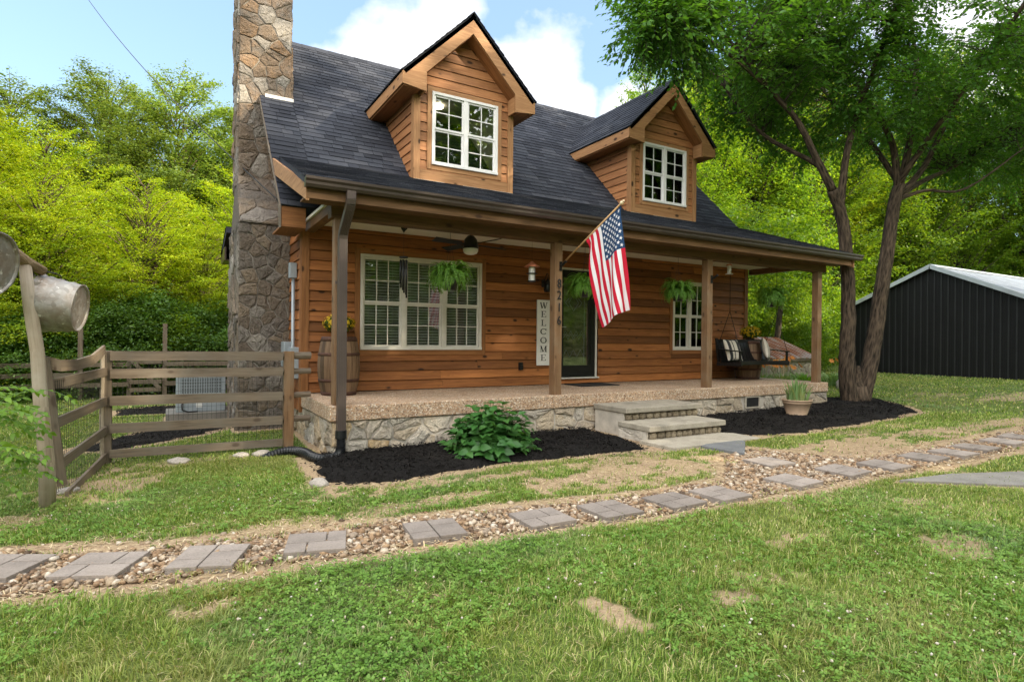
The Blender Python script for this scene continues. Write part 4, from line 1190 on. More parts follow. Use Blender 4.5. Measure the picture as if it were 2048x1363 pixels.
M['clover'] = leafmat('clover_leaf', [(0, (0.075, 0.175, 0.022)), (0.6, (0.16, 0.29, 0.045)), (1, (0.28, 0.40, 0.08))], 0.3, objvar=0)
M['clover_flower'] = leafmat('clover_flower', [(0, (0.42, 0.30, 0.20)), (0.5, (0.6, 0.52, 0.42)), (1, (0.75, 0.72, 0.66))], 0.2, (1, 1, 1), objvar=0)
def visible(x, y, margin=0.03):
    """points that can fall inside the picture (only where the lawn needs blades)"""
    dx, dy = x - CAMP.x, y - CAMP.y
    f = dx * _fw.x + dy * _fw.y; r = dx * _rt.x + dy * _rt.y
    return (f > 0.2) & (np.abs(r) < f * (1024 / 1172.6 + 0.14) + 0.5)
def grass(n, dmin, dmax, hmean, wid, seed, lod=0):
    g = np.random.default_rng(seed)
    # sample distance so that density falls with distance
    u = g.random(n * 3); d = np.sqrt(dmin ** 2 + u * (dmax ** 2 - dmin ** 2))
    th = g.uniform(-0.95, 0.95, n * 3) + _yaw
    x = CAMP.x + d * np.sin(th); y = CAMP.y + d * np.cos(th)
    k = visible(x, y) & (y < 14) & (g.random(len(x)) < lawn_density(x, y))
    x, y, d = x[k][:n], y[k][:n], d[k][:n]; m = len(x)
    tuft = vnoise(x, y, 2.3, 11); tall = np.clip((vnoise(x, y, 1.3, 15) - 0.55) * 3.2, 0, 1)
    near = np.clip((5.0 - d) / 2.5, 0, 1)
    h = hmean * (0.55 + 0.6 * g.random(m) + 0.35 * tuft + 1.15 * tall * near * (g.random(m) < .6))
    a = g.uniform(0, 2 * np.pi, m) * 0.8 + vnoise(x, y, 1.7, 21) * 4.0
    lean = np.clip(g.normal(0.75, 0.4, m), 0.05, 1.6)
    z = gz(x, y) - 0.004
    dx, dy = np.cos(a), np.sin(a); sx, sy = -dy, dx
    w = wid * g.uniform(.6, 1.3, m)
    B = np.stack([x, y, z], 1); Sv = np.stack([sx, sy, np.zeros(m)], 1) * (w / 2)[:, None]
    up = np.stack([np.zeros(m), np.zeros(m), np.ones(m)], 1); Dv = np.stack([dx, dy, np.zeros(m)], 1)
    mid = B + up * (h * 0.62)[:, None] * np.cos(lean * .45)[:, None] + Dv * (h * 0.55 * np.sin(lean * .6))[:, None]
    tip = mid + up * (h * 0.42 * np.cos(lean * 1.25))[:, None] + Dv * (h * 0.55 * np.sin(lean * 1.1))[:, None]
    V = np.stack([B - Sv, B + Sv, mid + Sv * .8, mid - Sv * .8, tip + Sv * .12, tip - Sv * .12], 1).reshape(-1, 3)
    i = np.arange(m)[:, None] * 6
    F = np.concatenate([i + np.array([[0, 1, 2, 3]]), i + np.array([[3, 2, 4, 5]])], 0)
    return V, F
def tufts(n, seed):
    g = np.random.default_rng(seed); d = np.sqrt(2.2 ** 2 + g.random(n * 4) * (6.2 ** 2 - 2.2 ** 2)); th = g.uniform(-.9, .9, n * 4) + _yaw
    cx = CAMP.x + d * np.sin(th); cy = CAMP.y + d * np.cos(th); k = (g.random(n * 4) < lawn_density(cx, cy)) & (cy < -3.2); cx, cy = cx[k][:n], cy[k][:n]
    m = len(cx) * 26; x = np.repeat(cx, 26) + g.normal(0, .022, m); y = np.repeat(cy, 26) + g.normal(0, .022, m); h = np.repeat(g.uniform(.05, .115, len(cx)), 26) * g.uniform(.5, 1.1, m)
    a = np.arctan2(y - np.repeat(cy, 26), x - np.repeat(cx, 26)) + g.normal(0, .5, m); lean = g.uniform(.3, 1.3, m); z = gz(x, y) - .004
    B = np.stack([x, y, z], 1); Dv = np.stack([np.cos(a), np.sin(a), np.zeros(m)], 1); Sv = np.stack([-np.sin(a), np.cos(a), np.zeros(m)], 1) * .0028; up = np.array([[0, 0, 1.0]])
    mid = B + up * (h * .62 * np.cos(lean * .4))[:, None] + Dv * (h * .5 * np.sin(lean * .6))[:, None]; tip = mid + up * (h * .4 * np.cos(lean * 1.3))[:, None] + Dv * (h * .6 * np.sin(lean))[:, None]
    V = np.stack([B - Sv, B + Sv, mid + Sv * .8, mid - Sv * .8, tip + Sv * .1, tip - Sv * .1], 1).reshape(-1, 3); i = np.arange(m)[:, None] * 6
    return V, np.concatenate([i + np.array([[0, 1, 2, 3]]), i + np.array([[3, 2, 4, 5]])], 0)
parts_ = [tufts(420, 58), grass(115000, 1.6, 4.8, 0.042, 0.0046, 51), grass(95000, 4.4, 8.0, 0.036, 0.0062, 52), grass(70000, 7.8, 14.0, 0.036, 0.011, 53), grass(42000, 13.5, 28, 0.045, 0.024, 54)]
off = 0; VV = []; FF = []
for v, f in parts_:
    VV.append(v); FF.append(f + off); off += len(v)
setp(link('grass', npmesh('grass', np.vstack(VV), np.vstack(FF), M['grass'])), kind='stuff')

def clover(n, seed):
    g = np.random.default_rng(seed)
    u = g.random(n * 6); d = np.sqrt(1.8 ** 2 + u * (7.2 ** 2 - 1.8 ** 2)); th = g.uniform(-0.95, 0.95, n * 6) + _yaw
    x = CAMP.x + d * np.sin(th); y = CAMP.y + d * np.cos(th)
    pat = vnoise(x, y, 1.15, 33) * 0.65 + vnoise(x, y, 4.0, 35) * 0.35
    k = visible(x, y) & (g.random(len(x)) < lawn_density(x, y)) & (pat > 0.36 + 0.38 * g.random(len(x))) & (g.random(len(x)) < np.clip(1.15 - (d - 3.0) / 4.0, .12, 1))
    x, y = x[k][:n], y[k][:n]; m = len(x)
    z = gz(x, y) + g.uniform(.012, .05, m)
    a0 = g.uniform(0, 2 * np.pi, m); s = g.uniform(.010, .019, m)
    tx, ty = g.normal(0, .28, m), g.normal(0, .28, m)
    VV = []; 
    for k3 in range(3):
        a = a0 + k3 * 2.094
        c, sn = np.cos(a), np.sin(a)
        def pt(r, q, lift):
            px = c * r - sn * q; py = sn * r + c * q
            return np.stack([x + px * s, y + py * s, z + (px * tx + py * ty) * s + lift * s], 1)
        VV.append(np.stack([pt(0.05, 0, 0), pt(.75, -.52, .18), pt(1.18, -.2, .15), pt(1.08, 0, .05), pt(1.18, .2, .15), pt(.75, .52, .18)], 1))
    V = np.concatenate(VV, 0).reshape(-1, 3)
    F = (np.arange(len(V)).reshape(-1, 6))
    # two quads per leaflet
    Q = np.concatenate([F[:, [0, 1, 2, 3]], F[:, [0, 3, 4, 5]]], 0)
    return V, Q
cv, cf = clover(21000, 61)
setp(link('clover', npmesh('clover', cv, cf, M['clover'])), kind='stuff')
g = np.random.default_rng(71)
d = np.sqrt(2.2 ** 2 + g.random(2600) * (6.5 ** 2 - 2.2 ** 2)); th = g.uniform(-.9, .9, 2600) + _yaw
fx = CAMP.x + d * np.sin(th); fy = CAMP.y + d * np.cos(th)
k = (g.random(2600) < lawn_density(fx, fy)) & (vnoise(fx, fy, 1.15, 33) > .45); fx, fy = fx[k][:420], fy[k][:420]
P_, F_ = pebbles(fx, fy, gz(fx, fy) + g.uniform(.035, .065, len(fx)), g.uniform(.005, .0085, len(fx)), g, 1.0)
setp(link('clover_flowers', npmesh('clover_flowers', P_, F_, M['clover_flower'])), kind='stuff')
# dry straw scraps on the bare soil
g = np.random.default_rng(73)
sx_ = g.uniform(-3.2, 10.5, 60000); sy_ = g.uniform(-4.6, -1.0, 60000)
dn = lawn_density(sx_, sy_)
k = (dn < 0.45) & ~inpoly(sx_, sy_, MULCH1) & ~inpoly(sx_, sy_, MULCH2) & (g.random(60000) < np.where(inpoly(sx_, sy_, PATH) & (edgedist(sx_, sy_, PATH) > .1), 0.01, .55)) & visible(sx_, sy_)
k &= ~((sx_ > 3.75) & (sx_ < 5.95) & (sy_ > -1.95))
sx_, sy_ = sx_[k][:13000], sy_[k][:13000]; m = len(sx_)
L = g.uniform(.02, .075, m); a = g.uniform(0, 2 * np.pi, m); w = g.uniform(.0015, .004, m); tl = g.normal(0, .14, m)
C = np.stack([sx_, sy_, gz(sx_, sy_) + .006 + g.random(m) * .008], 1)
Dv = np.stack([np.cos(a), np.sin(a), np.sin(tl)], 1) * L[:, None] / 2; Sv = np.stack([-np.sin(a), np.cos(a), np.zeros(m)], 1) * w[:, None]
Q = np.stack([C - Dv - Sv, C + Dv - Sv, C + Dv + Sv, C - Dv + Sv], 1).reshape(-1, 3)
t = T('dry_straw', 0.8, 0, .2); t.col(t.ramp(t.isl(), [(0, (0.24, 0.16, 0.085)), (0.6, (0.50, 0.38, 0.22)), (1, (0.66, 0.55, 0.37))])); M['straw'] = t.mat
setp(link('straw', npmesh('straw', Q, np.arange(len(Q)).reshape(-1, 4), M['straw'])), kind='stuff')

# dead blades and thatch lying in the turf
g = np.random.default_rng(74); m = 7500
d = np.sqrt(2.0 ** 2 + g.random(m) * (7.0 ** 2 - 2.0 ** 2)); th = g.uniform(-.93, .93, m) + _yaw
tx_ = CAMP.x + d * np.sin(th); ty_ = CAMP.y + d * np.cos(th)
k = (lawn_density(tx_, ty_) > .15) & (g.random(m) < .25 + .9 * vnoise(tx_, ty_, 1.6, 44) ** 2); tx_, ty_ = tx_[k], ty_[k]; m = len(tx_)
L = g.uniform(.02, .055, m); a = g.uniform(0, 2 * np.pi, m); tl = g.normal(.12, .3, m)
C = np.stack([tx_, ty_, gz(tx_, ty_) + g.uniform(.006, .028, m)], 1); Dv = np.stack([np.cos(a) * np.cos(tl), np.sin(a) * np.cos(tl), np.sin(tl)], 1) * L[:, None] / 2; Sv = np.stack([-np.sin(a), np.cos(a), np.zeros(m)], 1) * g.uniform(.0010, .0020, m)[:, None]
Q = np.stack([C - Dv - Sv, C + Dv - Sv, C + Dv + Sv, C - Dv + Sv], 1).reshape(-1, 3)
setp(link('thatch', npmesh('thatch', Q, np.arange(len(Q)).reshape(-1, 4), M['straw'])), kind='stuff')
# ---- stepping stones
def paver_mesh(flip):
    mb = MB(); s = 0.205; g_ = 0.0055
    mb.box(-s, s, -s, s, 0.0, 0.034)
    a, b, c = -0.01, 0.07, -0.06
    plates = [(-s, a, -s, c), (-s, a, c, s), (a, s, -s, b), (a, s, b, s)] if not flip else [(-s, c, -s, a), (c, s, -s, a), (-s, b, a, s), (b, s, a, s)]
    for x0, x1, y0, y1 in plates: mb.box(x0 + g_ * (x0 > -s), x1 - g_ * (x1 < s), y0 + g_ * (y0 > -s), y1 - g_ * (y1 < s), 0.0342, 0.056)
    return mb.mesh(M['paver'], name='stepping_stone')
PM = [paver_mesh(False), paver_mesh(True)]
ORD = ['first', 'second', 'third', 'fourth', 'fifth', 'sixth', 'seventh', 'eighth', 'ninth', 'tenth', 'eleventh', 'twelfth', 'thirteenth', 'fourteenth', 'fifteenth', 'sixteenth', 'seventeenth']
pav = [(-2.69, -2.45, -30), (-2.13, -2.74, -26), (-1.50, -2.96, -22), (-.82, -3.07, -15), (.02, -3.25, -8), (.90, -3.42, -3), (1.54, -3.51, 0), (2.22, -3.59, 1), (2.76, -3.65, 3),
       (3.78, -3.71, 4), (4.65, -3.72, 2), (5.33, -3.80, 0), (6.19, -3.81, 3), (6.8, -3.87, 0), (7.4, -3.87, 2), (8.17, -3.89, 0), (8.77, -3.87, 3)]
def paver(x, y, rot, label, k):
    o = link('stepping_stone', PM[k % 2]); o.location = (x, y, GZ(x, y) - 0.022)
    o.rotation_euler = (RND.uniform(-.012, .012), RND.uniform(-.012, .012), RAD(rot))
    b = o.modifiers.new('bevel', 'BEVEL'); b.width = 0.0035; b.segments = 2
    setp(o, label, 'paver', 'grey stepping stones in the gravel path')
for i, (x, y, r) in enumerate(pav):
    paver(x, y, r, f'grey block-patterned stepping stone in the long gravel path, {ORD[i]} from its left end', i)
paver(4.33, -3.03, -6, 'grey stepping stone on the gravel spur towards the slate slab and porch steps', 1)
def flagst(name, poly, h, mat, label, cat):
    mb = MB(); cx = sum(p[0] for p in poly) / len(poly); cy = sum(p[1] for p in poly) / len(poly)
    mb.prism(poly, (0, 0, GZ(cx, cy) - 0.03), (1, 0, 0), (0, 1, 0), (0, 0, h + 0.03))
    o = mb.build(name, M[mat], None, bevel=0.006); return setp(o, label, cat)
flagst('flagstone', [(4.36, -1.98), (5.02, -1.74), (5.25, -1.98), (4.95, -2.22), (4.45, -2.60)], 0.03, 'slate', 'dark slate slab lying in front of the porch steps', 'flagstone')
flagst('concrete_walk', WALKP, 0.02, 'walk', 'broken grey concrete walk leading off the path at the right edge', 'walkway')
# ---- porch steps
st = thing('porch_steps', 'stone and concrete porch steps with three slabs', 'steps', (4.85, -0.8, -0.6))
mb = MB()
mb.box(4.10, 5.72, -0.80, -0.021, -0.235, -0.155, 0); mb.box(4.02, 5.58, -1.38, -0.70, -0.425, -0.345, 0); mb.box(3.92, 5.66, -1.93, -1.28, -0.72, -0.535, 0)
mb.build('tread', M['concrete'], st, bevel=0.012)
mb = MB(); rng = random.Random(9)
mb.box(4.14, 5.68, -0.71, -0.03, -0.7, -0.24, mi=2); mb.box(4.06, 5.54, -1.29, -0.71, -0.7, -0.43, mi=2)
for (x0, x1, y, z0, z1) in ((4.15, 5.67, -0.725, -0.347, -0.238), (4.07, 5.53, -1.305, -0.548, -0.428)):
    x = x0
    while x < x1 - .05:
        w = min(rng.uniform(.09, .16), x1 - x); hh = (z1 - z0) * rng.uniform(.82, .98); b0 = len(mb.v)
        mb.ball((x + w / 2, y, z0 + hh / 2), (w * .54, .045, hh * .56), 14, 10)
        for q in range(b0, len(mb.v)):      # square the cobbles off a little
            v_ = mb.v[q]; dx_ = max(-w * .46, min(w * .46, v_[0] - x - w / 2)); dz_ = max(-hh * .49, min(hh * .49, v_[2] - z0 - hh / 2))
            mb.v[q] = (x + w / 2 + dx_ + rng.uniform(-.003, .003), v_[1] + rng.uniform(-.004, .004), z0 + hh / 2 + dz_)
        x += w + .006
stones(mb, 0.62, 0.2, 4, (4.05, -0.69, -0.62), (0, -1, 0), (0, 0, 1), (-1, 0, 0), rng, 0.004, 0.012, 1)
M['stone_step'] = mk_stone('step_stone', [(0.1, (0.16, 0.13, 0.09)), (0.4, (0.27, 0.22, 0.15)), (0.7, (0.36, 0.30, 0.21)), (0.9, (0.24, 0.20, 0.14))])
mb.box(4.13, 4.14, -0.72, -0.03, -0.62, -0.237, mi=1); mb.box(4.05, 4.06, -1.30, -0.71, -0.7, -0.427, mi=1); mb.build('riser', [M['stone_step'], M['mortar'], M['mortar_dark']], st)
# loose rocks
def rock(x, y, r, label, seed, flat=.5):
    g = np.random.default_rng(seed); mb = MB()
    mb.ball((0, 0, 0), (r, r * .75, r * flat), 12, 8)
    mb.v = [tuple(np.array(v) * (1 + .28 * (vnoise(v[0] * 3 / r + seed, v[1] * 3 / r + v[2] * 2 / r, 1, seed) - .5))) for v in mb.v]
    o = mb.build('rock', M['rock'], None, True); o.location = (x, y, GZ(x, y) + r * flat * .3); o.rotation_euler = (0, 0, seed)
    setp(o, label, 'rock', 'loose rocks in the grass')
rock(-2.62, -0.25, .13, 'flat dark rock in the grass at the foot of the leaning log post', 1, .25)
rock(-1.65, 0.75, .16, 'wide flat rock in the grass under the middle of the rail fence', 2, .25)
rock(-.95, 0.72, .10, 'pale rock in the grass under the right end of the rail fence', 3, .4)
rock(-.72, 0.7, .13, 'buff rock beside the pale one, next to the black drain pipe', 4, .35)
rock(-.42, -1.28, .12, 'pale rock at the corner of the mulch bed below the drain pipe', 5, .45)
rock(14.6, 2.0, .3, 'white boulder in the lawn between the tree trunk and black barn', 6, .8)
# ================================================================== LEAF HELPERS
def leaves(C, D, Nn, L, Wd, fold=0.18, mi=None):
    """folded diamond leaves: centres C, directions D, normals Nn (all (n,3)), length L, width Wd"""
    D = D / (np.linalg.norm(D, axis=1, keepdims=True) + 1e-9)
    Sd = np.cross(D, Nn); Sd /= (np.linalg.norm(Sd, axis=1, keepdims=True) + 1e-9)
    Nn = np.cross(Sd, D)
    L = np.broadcast_to(L, (len(C),))[:, None]; Wd = np.broadcast_to(Wd, (len(C),))[:, None]
    b = C - D * L * .5; t = C + D * L * .5 - Nn * L * 0.1
    m = C - D * L * 0.06
    l = m + Sd * Wd * .5 + Nn * Wd * fold; r = m - Sd * Wd * .5 + Nn * Wd * fold
    V = np.stack([b, r, t, l], 1).reshape(-1, 3)
    F = np.arange(len(V)).reshape(-1, 4)
    return V, F
def rdirs(g, n, zs=1.0, zb=0.0):
    v = g.normal(0, 1, (n, 3)); v[:, 2] = v[:, 2] * zs + zb
    return v / (np.linalg.norm(v, axis=1, keepdims=True) + 1e-9)

# ================================================================== HANGING FERNS
def fern_proto():
    root = thing('hanging_fern', '', 'hanging plant', (0, 0, 0))
    g = np.random.default_rng(5); Vs = []; off = 0
    Cs, Ds, Ns, Ls, Ws = [], [], [], [], []
    for i in range(150):
        az = g.uniform(0, 2 * np.pi); el = g.uniform(-0.05, 1.45); ln = g.uniform(.30, .46)
        p = np.array([0.05 * math.cos(az), 0.05 * math.sin(az), 0.03]); e = el
        n = 20; st = ln / n; pts = [p.copy()]
        drop = g.uniform(1.9, 3.3)
        az2 = az + g.normal(0, .25)
        for k in range(n):
            e -= drop / n * (0.5 + 1.0 * k / n)
            p = p + st * np.array([math.cos(e) * math.cos(az2), math.cos(e) * math.sin(az2), math.sin(e)])
            pts.append(p.copy())
        for k in range(2, n + 1):
            t = (pts[k] - pts[k - 1]) / st
            side = np.cross(t, [0, 0, 1]); side /= np.linalg.norm(side) + 1e-9; nn = np.cross(side, t)
            pl = 0.062 * math.sin(math.pi * min(1, (k / n) ** .65) * .93 + .15)
            for sgn in (-1, 1):
                d = side * sgn + t * .35 - nn * g.uniform(-.1, .35); d /= np.linalg.norm(d)
                Cs.append(pts[k] + d * pl * .5); Ds.append(d); Ns.append(nn + g.normal(0, .2, 3)); Ls.append(pl); Ws.append(.017)
    V, F = leaves(np.array(Cs), np.array(Ds), np.array(Ns), np.array(Ls), np.array(Ws), .1)
    link('fronds', npmesh('fronds', V, F, M['leaf_fern']), root)
    mb = MB(); mb.lathe([(0.001, -.19), (.085, -.19), (.105, -.06), (.118, -.02), (.118, .0), (.10, .0), (.095, -.03), (.001, -.03)], 20)
    mb.build('pot', M['plasticblack'], root, True)
    mb = MB()
    for k in range(3):
        a = 2.1 * k; mb.tube([(.11 * math.cos(a), .11 * math.sin(a), 0), (.02 * math.cos(a), .02 * math.sin(a), .42)], .002, 5)
    mb.tube([(0, 0, .40), (0, 0, .74)], .0028, 5); mb.tube([(0, 0, .74), (.012, 0, .76), (0, 0, .78), (0, 0, .90)], .003, 5)
    mb.build('hanger', M['black'], root)
    return root
fern = fern_proto()
FG = 'hanging fern baskets along the porch'
fern.location = (1.73, .30, 1.74); fern['label'] = 'bright green fern basket hanging in front of the triple window'; fern['group'] = FG
dup(fern, (4.15, .30, 1.74), 1.3, 0.95, 'fern basket hanging by the front door, half hidden behind the flag', FG)
dup(fern, (6.28, .30, 1.76), 2.6, 0.95, 'fern basket hanging in front of the small right window', FG)
dup(fern, (8.95, .30, 1.76), 4.0, 1.0, 'dark fern basket hanging against the trees at the right end of the porch', FG)

# ================================================================== BARRELS AND MUMS
def barrel_proto():
    root = thing('wine_barrel', '', 'barrel', (0, 0, 0))
    prof = lambda z: 0.245 + 0.062 * math.sin(math.pi * z / 0.87) ** 0.9
    mb = MB(); n = 22
    for k in range(n):
        a0 = 2 * math.pi * k / n + .006; a1 = 2 * math.pi * (k + 1) / n - .006; m = 10
        vs = []
        for i in range(m + 1):
            z = 0.87 * i / m; r = prof(z)
            for a in (a0, (a0 + a1) / 2, a1): vs.append((r * math.cos(a) * (1.0 if a in (a0, a1) else 1.004), r * math.sin(a), z))
        fs = []; us = []
        for i in range(m):
            for j in range(2):
                fs.append((i * 3 + j, i * 3 + j + 1, i * 3 + j + 4, i * 3 + j + 3))
                us.append([(0.087 * i, .04 * j), (0.087 * i, .04 * (j + 1)), (0.087 * (i + 1), .04 * (j + 1)), (0.087 * (i + 1), .04 * j)])
        mb.add(vs, fs, us)
    mb.build('staves', M['barrel'], root)
    mb = MB(); mb.lathe([(0.001, .85), (.242, .85)], 24); mb.build('lid', M['barrel'], root)
    for z0, z1 in ((0.0, .055), (.20, .245), (.585, .63), (.80, .87)):
        mb = MB(); mb.lathe([(prof(z0) + .001, z0), (prof(z0) + .007, z0 + .002), (prof(z1) + .007, z1 - .002), (prof(z1) + .001, z1)], 32); mb.build('hoop', M['rust'], root, True)
    return root
bar = barrel_proto()
bar.location = (.45, 1.47, 0.0); bar['label'] = 'upright oak barrel behind the brown downspout at the left end of the porch'; bar['group'] = 'oak barrels on the porch'
dup(bar, (9.78, 1.5, 0.0), 1.1, 1.0, 'dark oak barrel standing behind the black porch swing', 'oak barrels on the porch')
def mum_proto():
    root = thing('potted_mum', '', 'potted flowers', (0, 0, 0)); g = np.random.default_rng(8)
    mb = MB(); mb.lathe([(.001, 0), (.085, 0), (.11, .13), (.118, .15), (.10, .15), (.001, .13)], 18); mb.build('pot', M['wicker'], root, True)
    n = 420
    d = rdirs(g, n, .8, .35); C = d * np.array([.24, .24, .15]) * g.uniform(.75, 1.05, (n, 1)) + np.array([0, 0, .20])
    Cs, Ds, Ns = [], [], []
    for c, dd in zip(C[:300], d[:300]):
        a = g.uniform(0, 6.28)
        q = np.cross(dd, [.3, .2, .9]); q /= np.linalg.norm(q); w = np.cross(dd, q)
        for k in range(6):
            v = q * math.cos(a + k * 1.047) + w * math.sin(a + k * 1.047)
            Cs.append(c + v * .011); Ds.append(v + dd * .3); Ns.append(dd)
    V, F = leaves(np.array(Cs), np.array(Ds), np.array(Ns), .024, .016, .1)
    link('flowers', npmesh('flowers', V, F, M['petal_yellow']), root)
    n2 = 900; d = rdirs(g, n2, .8, .1); C = d * np.array([.22, .22, .15]) * g.uniform(.4, .98, (n2, 1)) + np.array([0, 0, .19])
    V, F = leaves(C, rdirs(g, n2, .6), d + g.normal(0, .4, (n2, 3)), .05, .028)
    link('foliage', npmesh('foliage', V, F, M['leaf_dark']), root)
    return root
mum = mum_proto()
mum.location = (.45, 1.47, .865); mum['label'] = 'pot of yellow mums on the barrel at the left end of the porch'; mum['group'] = 'pots of yellow mums'
dup(mum, (9.85, 1.5, .865), .8, 1.0, 'pot of yellow mums on the barrel behind the porch swing', 'pots of yellow mums')

# ================================================================== CEILING FAN, CHIME, FEEDERS, LANTERN, SIGN
fan = thing('ceiling_fan', 'black ceiling fan with a white bowl light under the porch ceiling', 'ceiling fan', (2.35, .9, 2.62))
fx, fy = 2.35, .9
mb = MB(); mb.lathe([(.001, 2.62), (.07, 2.62), (.055, 2.57), (.016, 2.555), (.016, 2.49), (.05, 2.48), (.10, 2.42), (.115, 2.34), (.125, 2.30), (.13, 2.275), (.001, 2.275)], 24, Matrix.Translation((fx, fy, 0))); mb.build('motor', M['black'], fan, True)
mb = MB(); mb.lathe([(.118, 2.275), (.12, 2.24), (.10, 2.205), (.06, 2.185), (.001, 2.18)], 24, Matrix.Translation((fx, fy, 0))); mb.build('light_bowl', M['white'], fan, True)
for k in range(4):
    a = RAD(12 + 90 * k); c, s = math.cos(a), math.sin(a); mb = MB()
    mb.beam((fx + c * .11, fy + s * .11, 2.335), (fx + c * .22, fy + s * .22, 2.345), .05, .012, (s * .2, -c * .2, 1))
    mb.beam((fx + c * .2, fy + s * .2, 2.345), (fx + c * .70, fy + s * .70, 2.345), .11, .008, (s * .35, -c * .35, 1), .14, .008); mb.build('blade', M['matblack'], fan)
ch = thing('wind_chime', 'dark metal wind chime with a bird topper hanging before the triple window', 'wind chime', (1.02, .30, 2.6)); cx_, cy_ = 1.03, .30
mb = MB(); mb.tube([(cx_, cy_, 2.62), (cx_, cy_, 1.98)], .002, 5)
for k in range(6): a = k * 1.047; mb.tube([(cx_ + .045 * math.cos(a), cy_ + .045 * math.sin(a), 1.97), (cx_ + .045 * math.cos(a), cy_ + .045 * math.sin(a), 1.93)], .0012, 4)
mb.build('cord', M['black'], ch)
mb = MB(); mb.ball((cx_, cy_, 2.36), (.022, .04, .05), 10, 6); mb.ball((cx_ + .0, cy_ - .03, 2.425), .022, 8, 6)
for s in (-1, 1): mb.prism([(0, 0), (.045, .05), (.055, .13), (.03, .17), (.01, .08)], (cx_, cy_, 2.31), (s, -.3, 0), (0, 0, 1), (0, .01, 0))
mb.build('bird', M['matblack'], ch)
mb = MB(); mb.lathe([(.001, 1.975), (.06, 1.975), (.06, 1.96), (.001, 1.96)], 16, Matrix.Translation((cx_, cy_, 0))); mb.build('disc', M['matblack'], ch)
for k in range(6):
    a = k * 1.047; L = (.52, .45, .38, .33, .42, .48)[k]; mb = MB(); x, y = cx_ + .045 * math.cos(a), cy_ + .045 * math.sin(a); mb.tube([(x, y, 1.93), (x, y, 1.93 - L)], .0125, 8); mb.build('chime_tube', M['black'], ch, True)
def feeder(x, y, zt, label):
    f = thing('bird_feeder', label, 'bird feeder', (x, y, zt - .4)); Tm = Matrix.Translation((x, y, 0))
    mb = MB(); mb.lathe([(.001, zt), (.012, zt), (.03, zt - .02), (.125, zt - .085), (.122, zt - .092), (.001, zt - .08)], 24, Tm); mb.build('roof', M['copper'], f, True)
    mb = MB(); mb.lathe([(.05, zt - .09), (.05, zt - .30)], 20, Tm); mb.build('tube', M['jar'], f, True)
    mb = MB(); mb.lathe([(.052, zt - .185), (.085, zt - .185), (.085, zt - .20), (.052, zt - .20)], 20, Tm); mb.lathe([(.001, zt - .30), (.062, zt - .30), (.062, zt - .32), (.001, zt - .32)], 20, Tm)
    for k in range(4): a = k * 1.57 + .4; mb.tube([(x + .053 * math.cos(a), y + .053 * math.sin(a), zt - .09), (x + .053 * math.cos(a), y + .053 * math.sin(a), zt - .3)], .003, 5)
    mb.build('tray', M['black'], f)
    mb = MB(); mb.tube([(x, y, zt), (x, y, 2.62)], .0015, 4); mb.build('cord', M['black'], f)
t = T('frosted_jar', 0.15, 0, .6); t.col(t.ramp(t.noise(t.obj(), 12, 3), [(.35, (.50, .49, .45)), (.65, (.66, .65, .62))])); M['jar'] = t.mat
feeder(3.12, .30, 2.07, 'hanging bird feeder with a copper cone roof left of the numbered post')
f = thing('suet_feeder', 'small clear tube feeder with a brown cap hanging right of the third post', 'bird feeder', (7.72, .35, 2.2))
mb = MB(); mb.lathe([(.001, 2.37), (.05, 2.365), (.055, 2.34), (.001, 2.34)], 16, Matrix.Translation((7.72, .35, 0))); mb.build('cap', M['copper'], f, True)
mb = MB(); mb.lathe([(.04, 2.34), (.04, 2.18)], 16, Matrix.Translation((7.72, .35, 0))); mb.build('tube', M['jar'], f, True)
mb = MB(); mb.lathe([(.001, 2.18), (.07, 2.18), (.075, 2.165), (.001, 2.16)], 16, Matrix.Translation((7.72, .35, 0))); mb.build('tray', M['jar'], f); mb = MB(); mb.tube([(7.72, .35, 2.36), (7.72, .35, 2.62)], .002, 4); mb.build('cord', M['black'], f)
wl = thing('wall_lantern', 'black gooseneck lantern on the wall between the feeder and the numbered post', 'lantern', (4.33, 1.78, 1.9))
mb = MB(); mb.box(4.29, 4.37, 1.795, 1.818, 1.84, 1.98)
pts = [(4.33, 1.80, 1.93), (4.33, 1.74, 2.02)] + [(4.33, 1.70 - .05 * math.sin(a), 2.06 + .05 * math.cos(a) - 0.02) for a in (.2, .9, 1.6, 2.3)] + [(4.33, 1.67, 1.98)]
mb.tube(pts, .008, 7); mb.build('arm', M['black'], wl, True)
mb = MB(); mb.lathe([(.001, 1.985), (.02, 1.98), (.045, 1.95), (.09, 1.90), (.085, 1.89), (.07, 1.89)], 18, Matrix.Translation((4.33, 1.67, 0))); mb.build('cage', M['black'], wl, True); mb = MB(); mb.lathe([(.075, 1.775), (.08, 1.79), (.06, 1.74), (.001, 1.735)], 18, Matrix.Translation((4.33, 1.67, 0))); mb.build('base', M['black'], wl, True)
mb = MB(); mb.lathe([(.06, 1.89), (.07, 1.84), (.062, 1.78)], 18, Matrix.Translation((4.33, 1.67, 0))); mb.build('globe', M['plasticblack'], wl, True)
ou = MB(); ou.box(3.80, 3.88, 1.79, 1.818, .29, .43); ou.box(3.805, 3.875, 1.765, 1.79, .295, .38); setp(ou.build('outlet_cover', M['black']), 'black outdoor outlet cover low on the wall left of the welcome sign', 'outlet')
sg = thing('welcome_sign', 'tall white wooden sign reading WELCOME, leaning on the wall', 'sign', (4.32, 1.79, .37))
mb = MB(); mb.box(4.175, 4.460, 1.775, 1.80, .37, 1.60, 2); mb.build('board', M['white'], sg, bevel=.006)
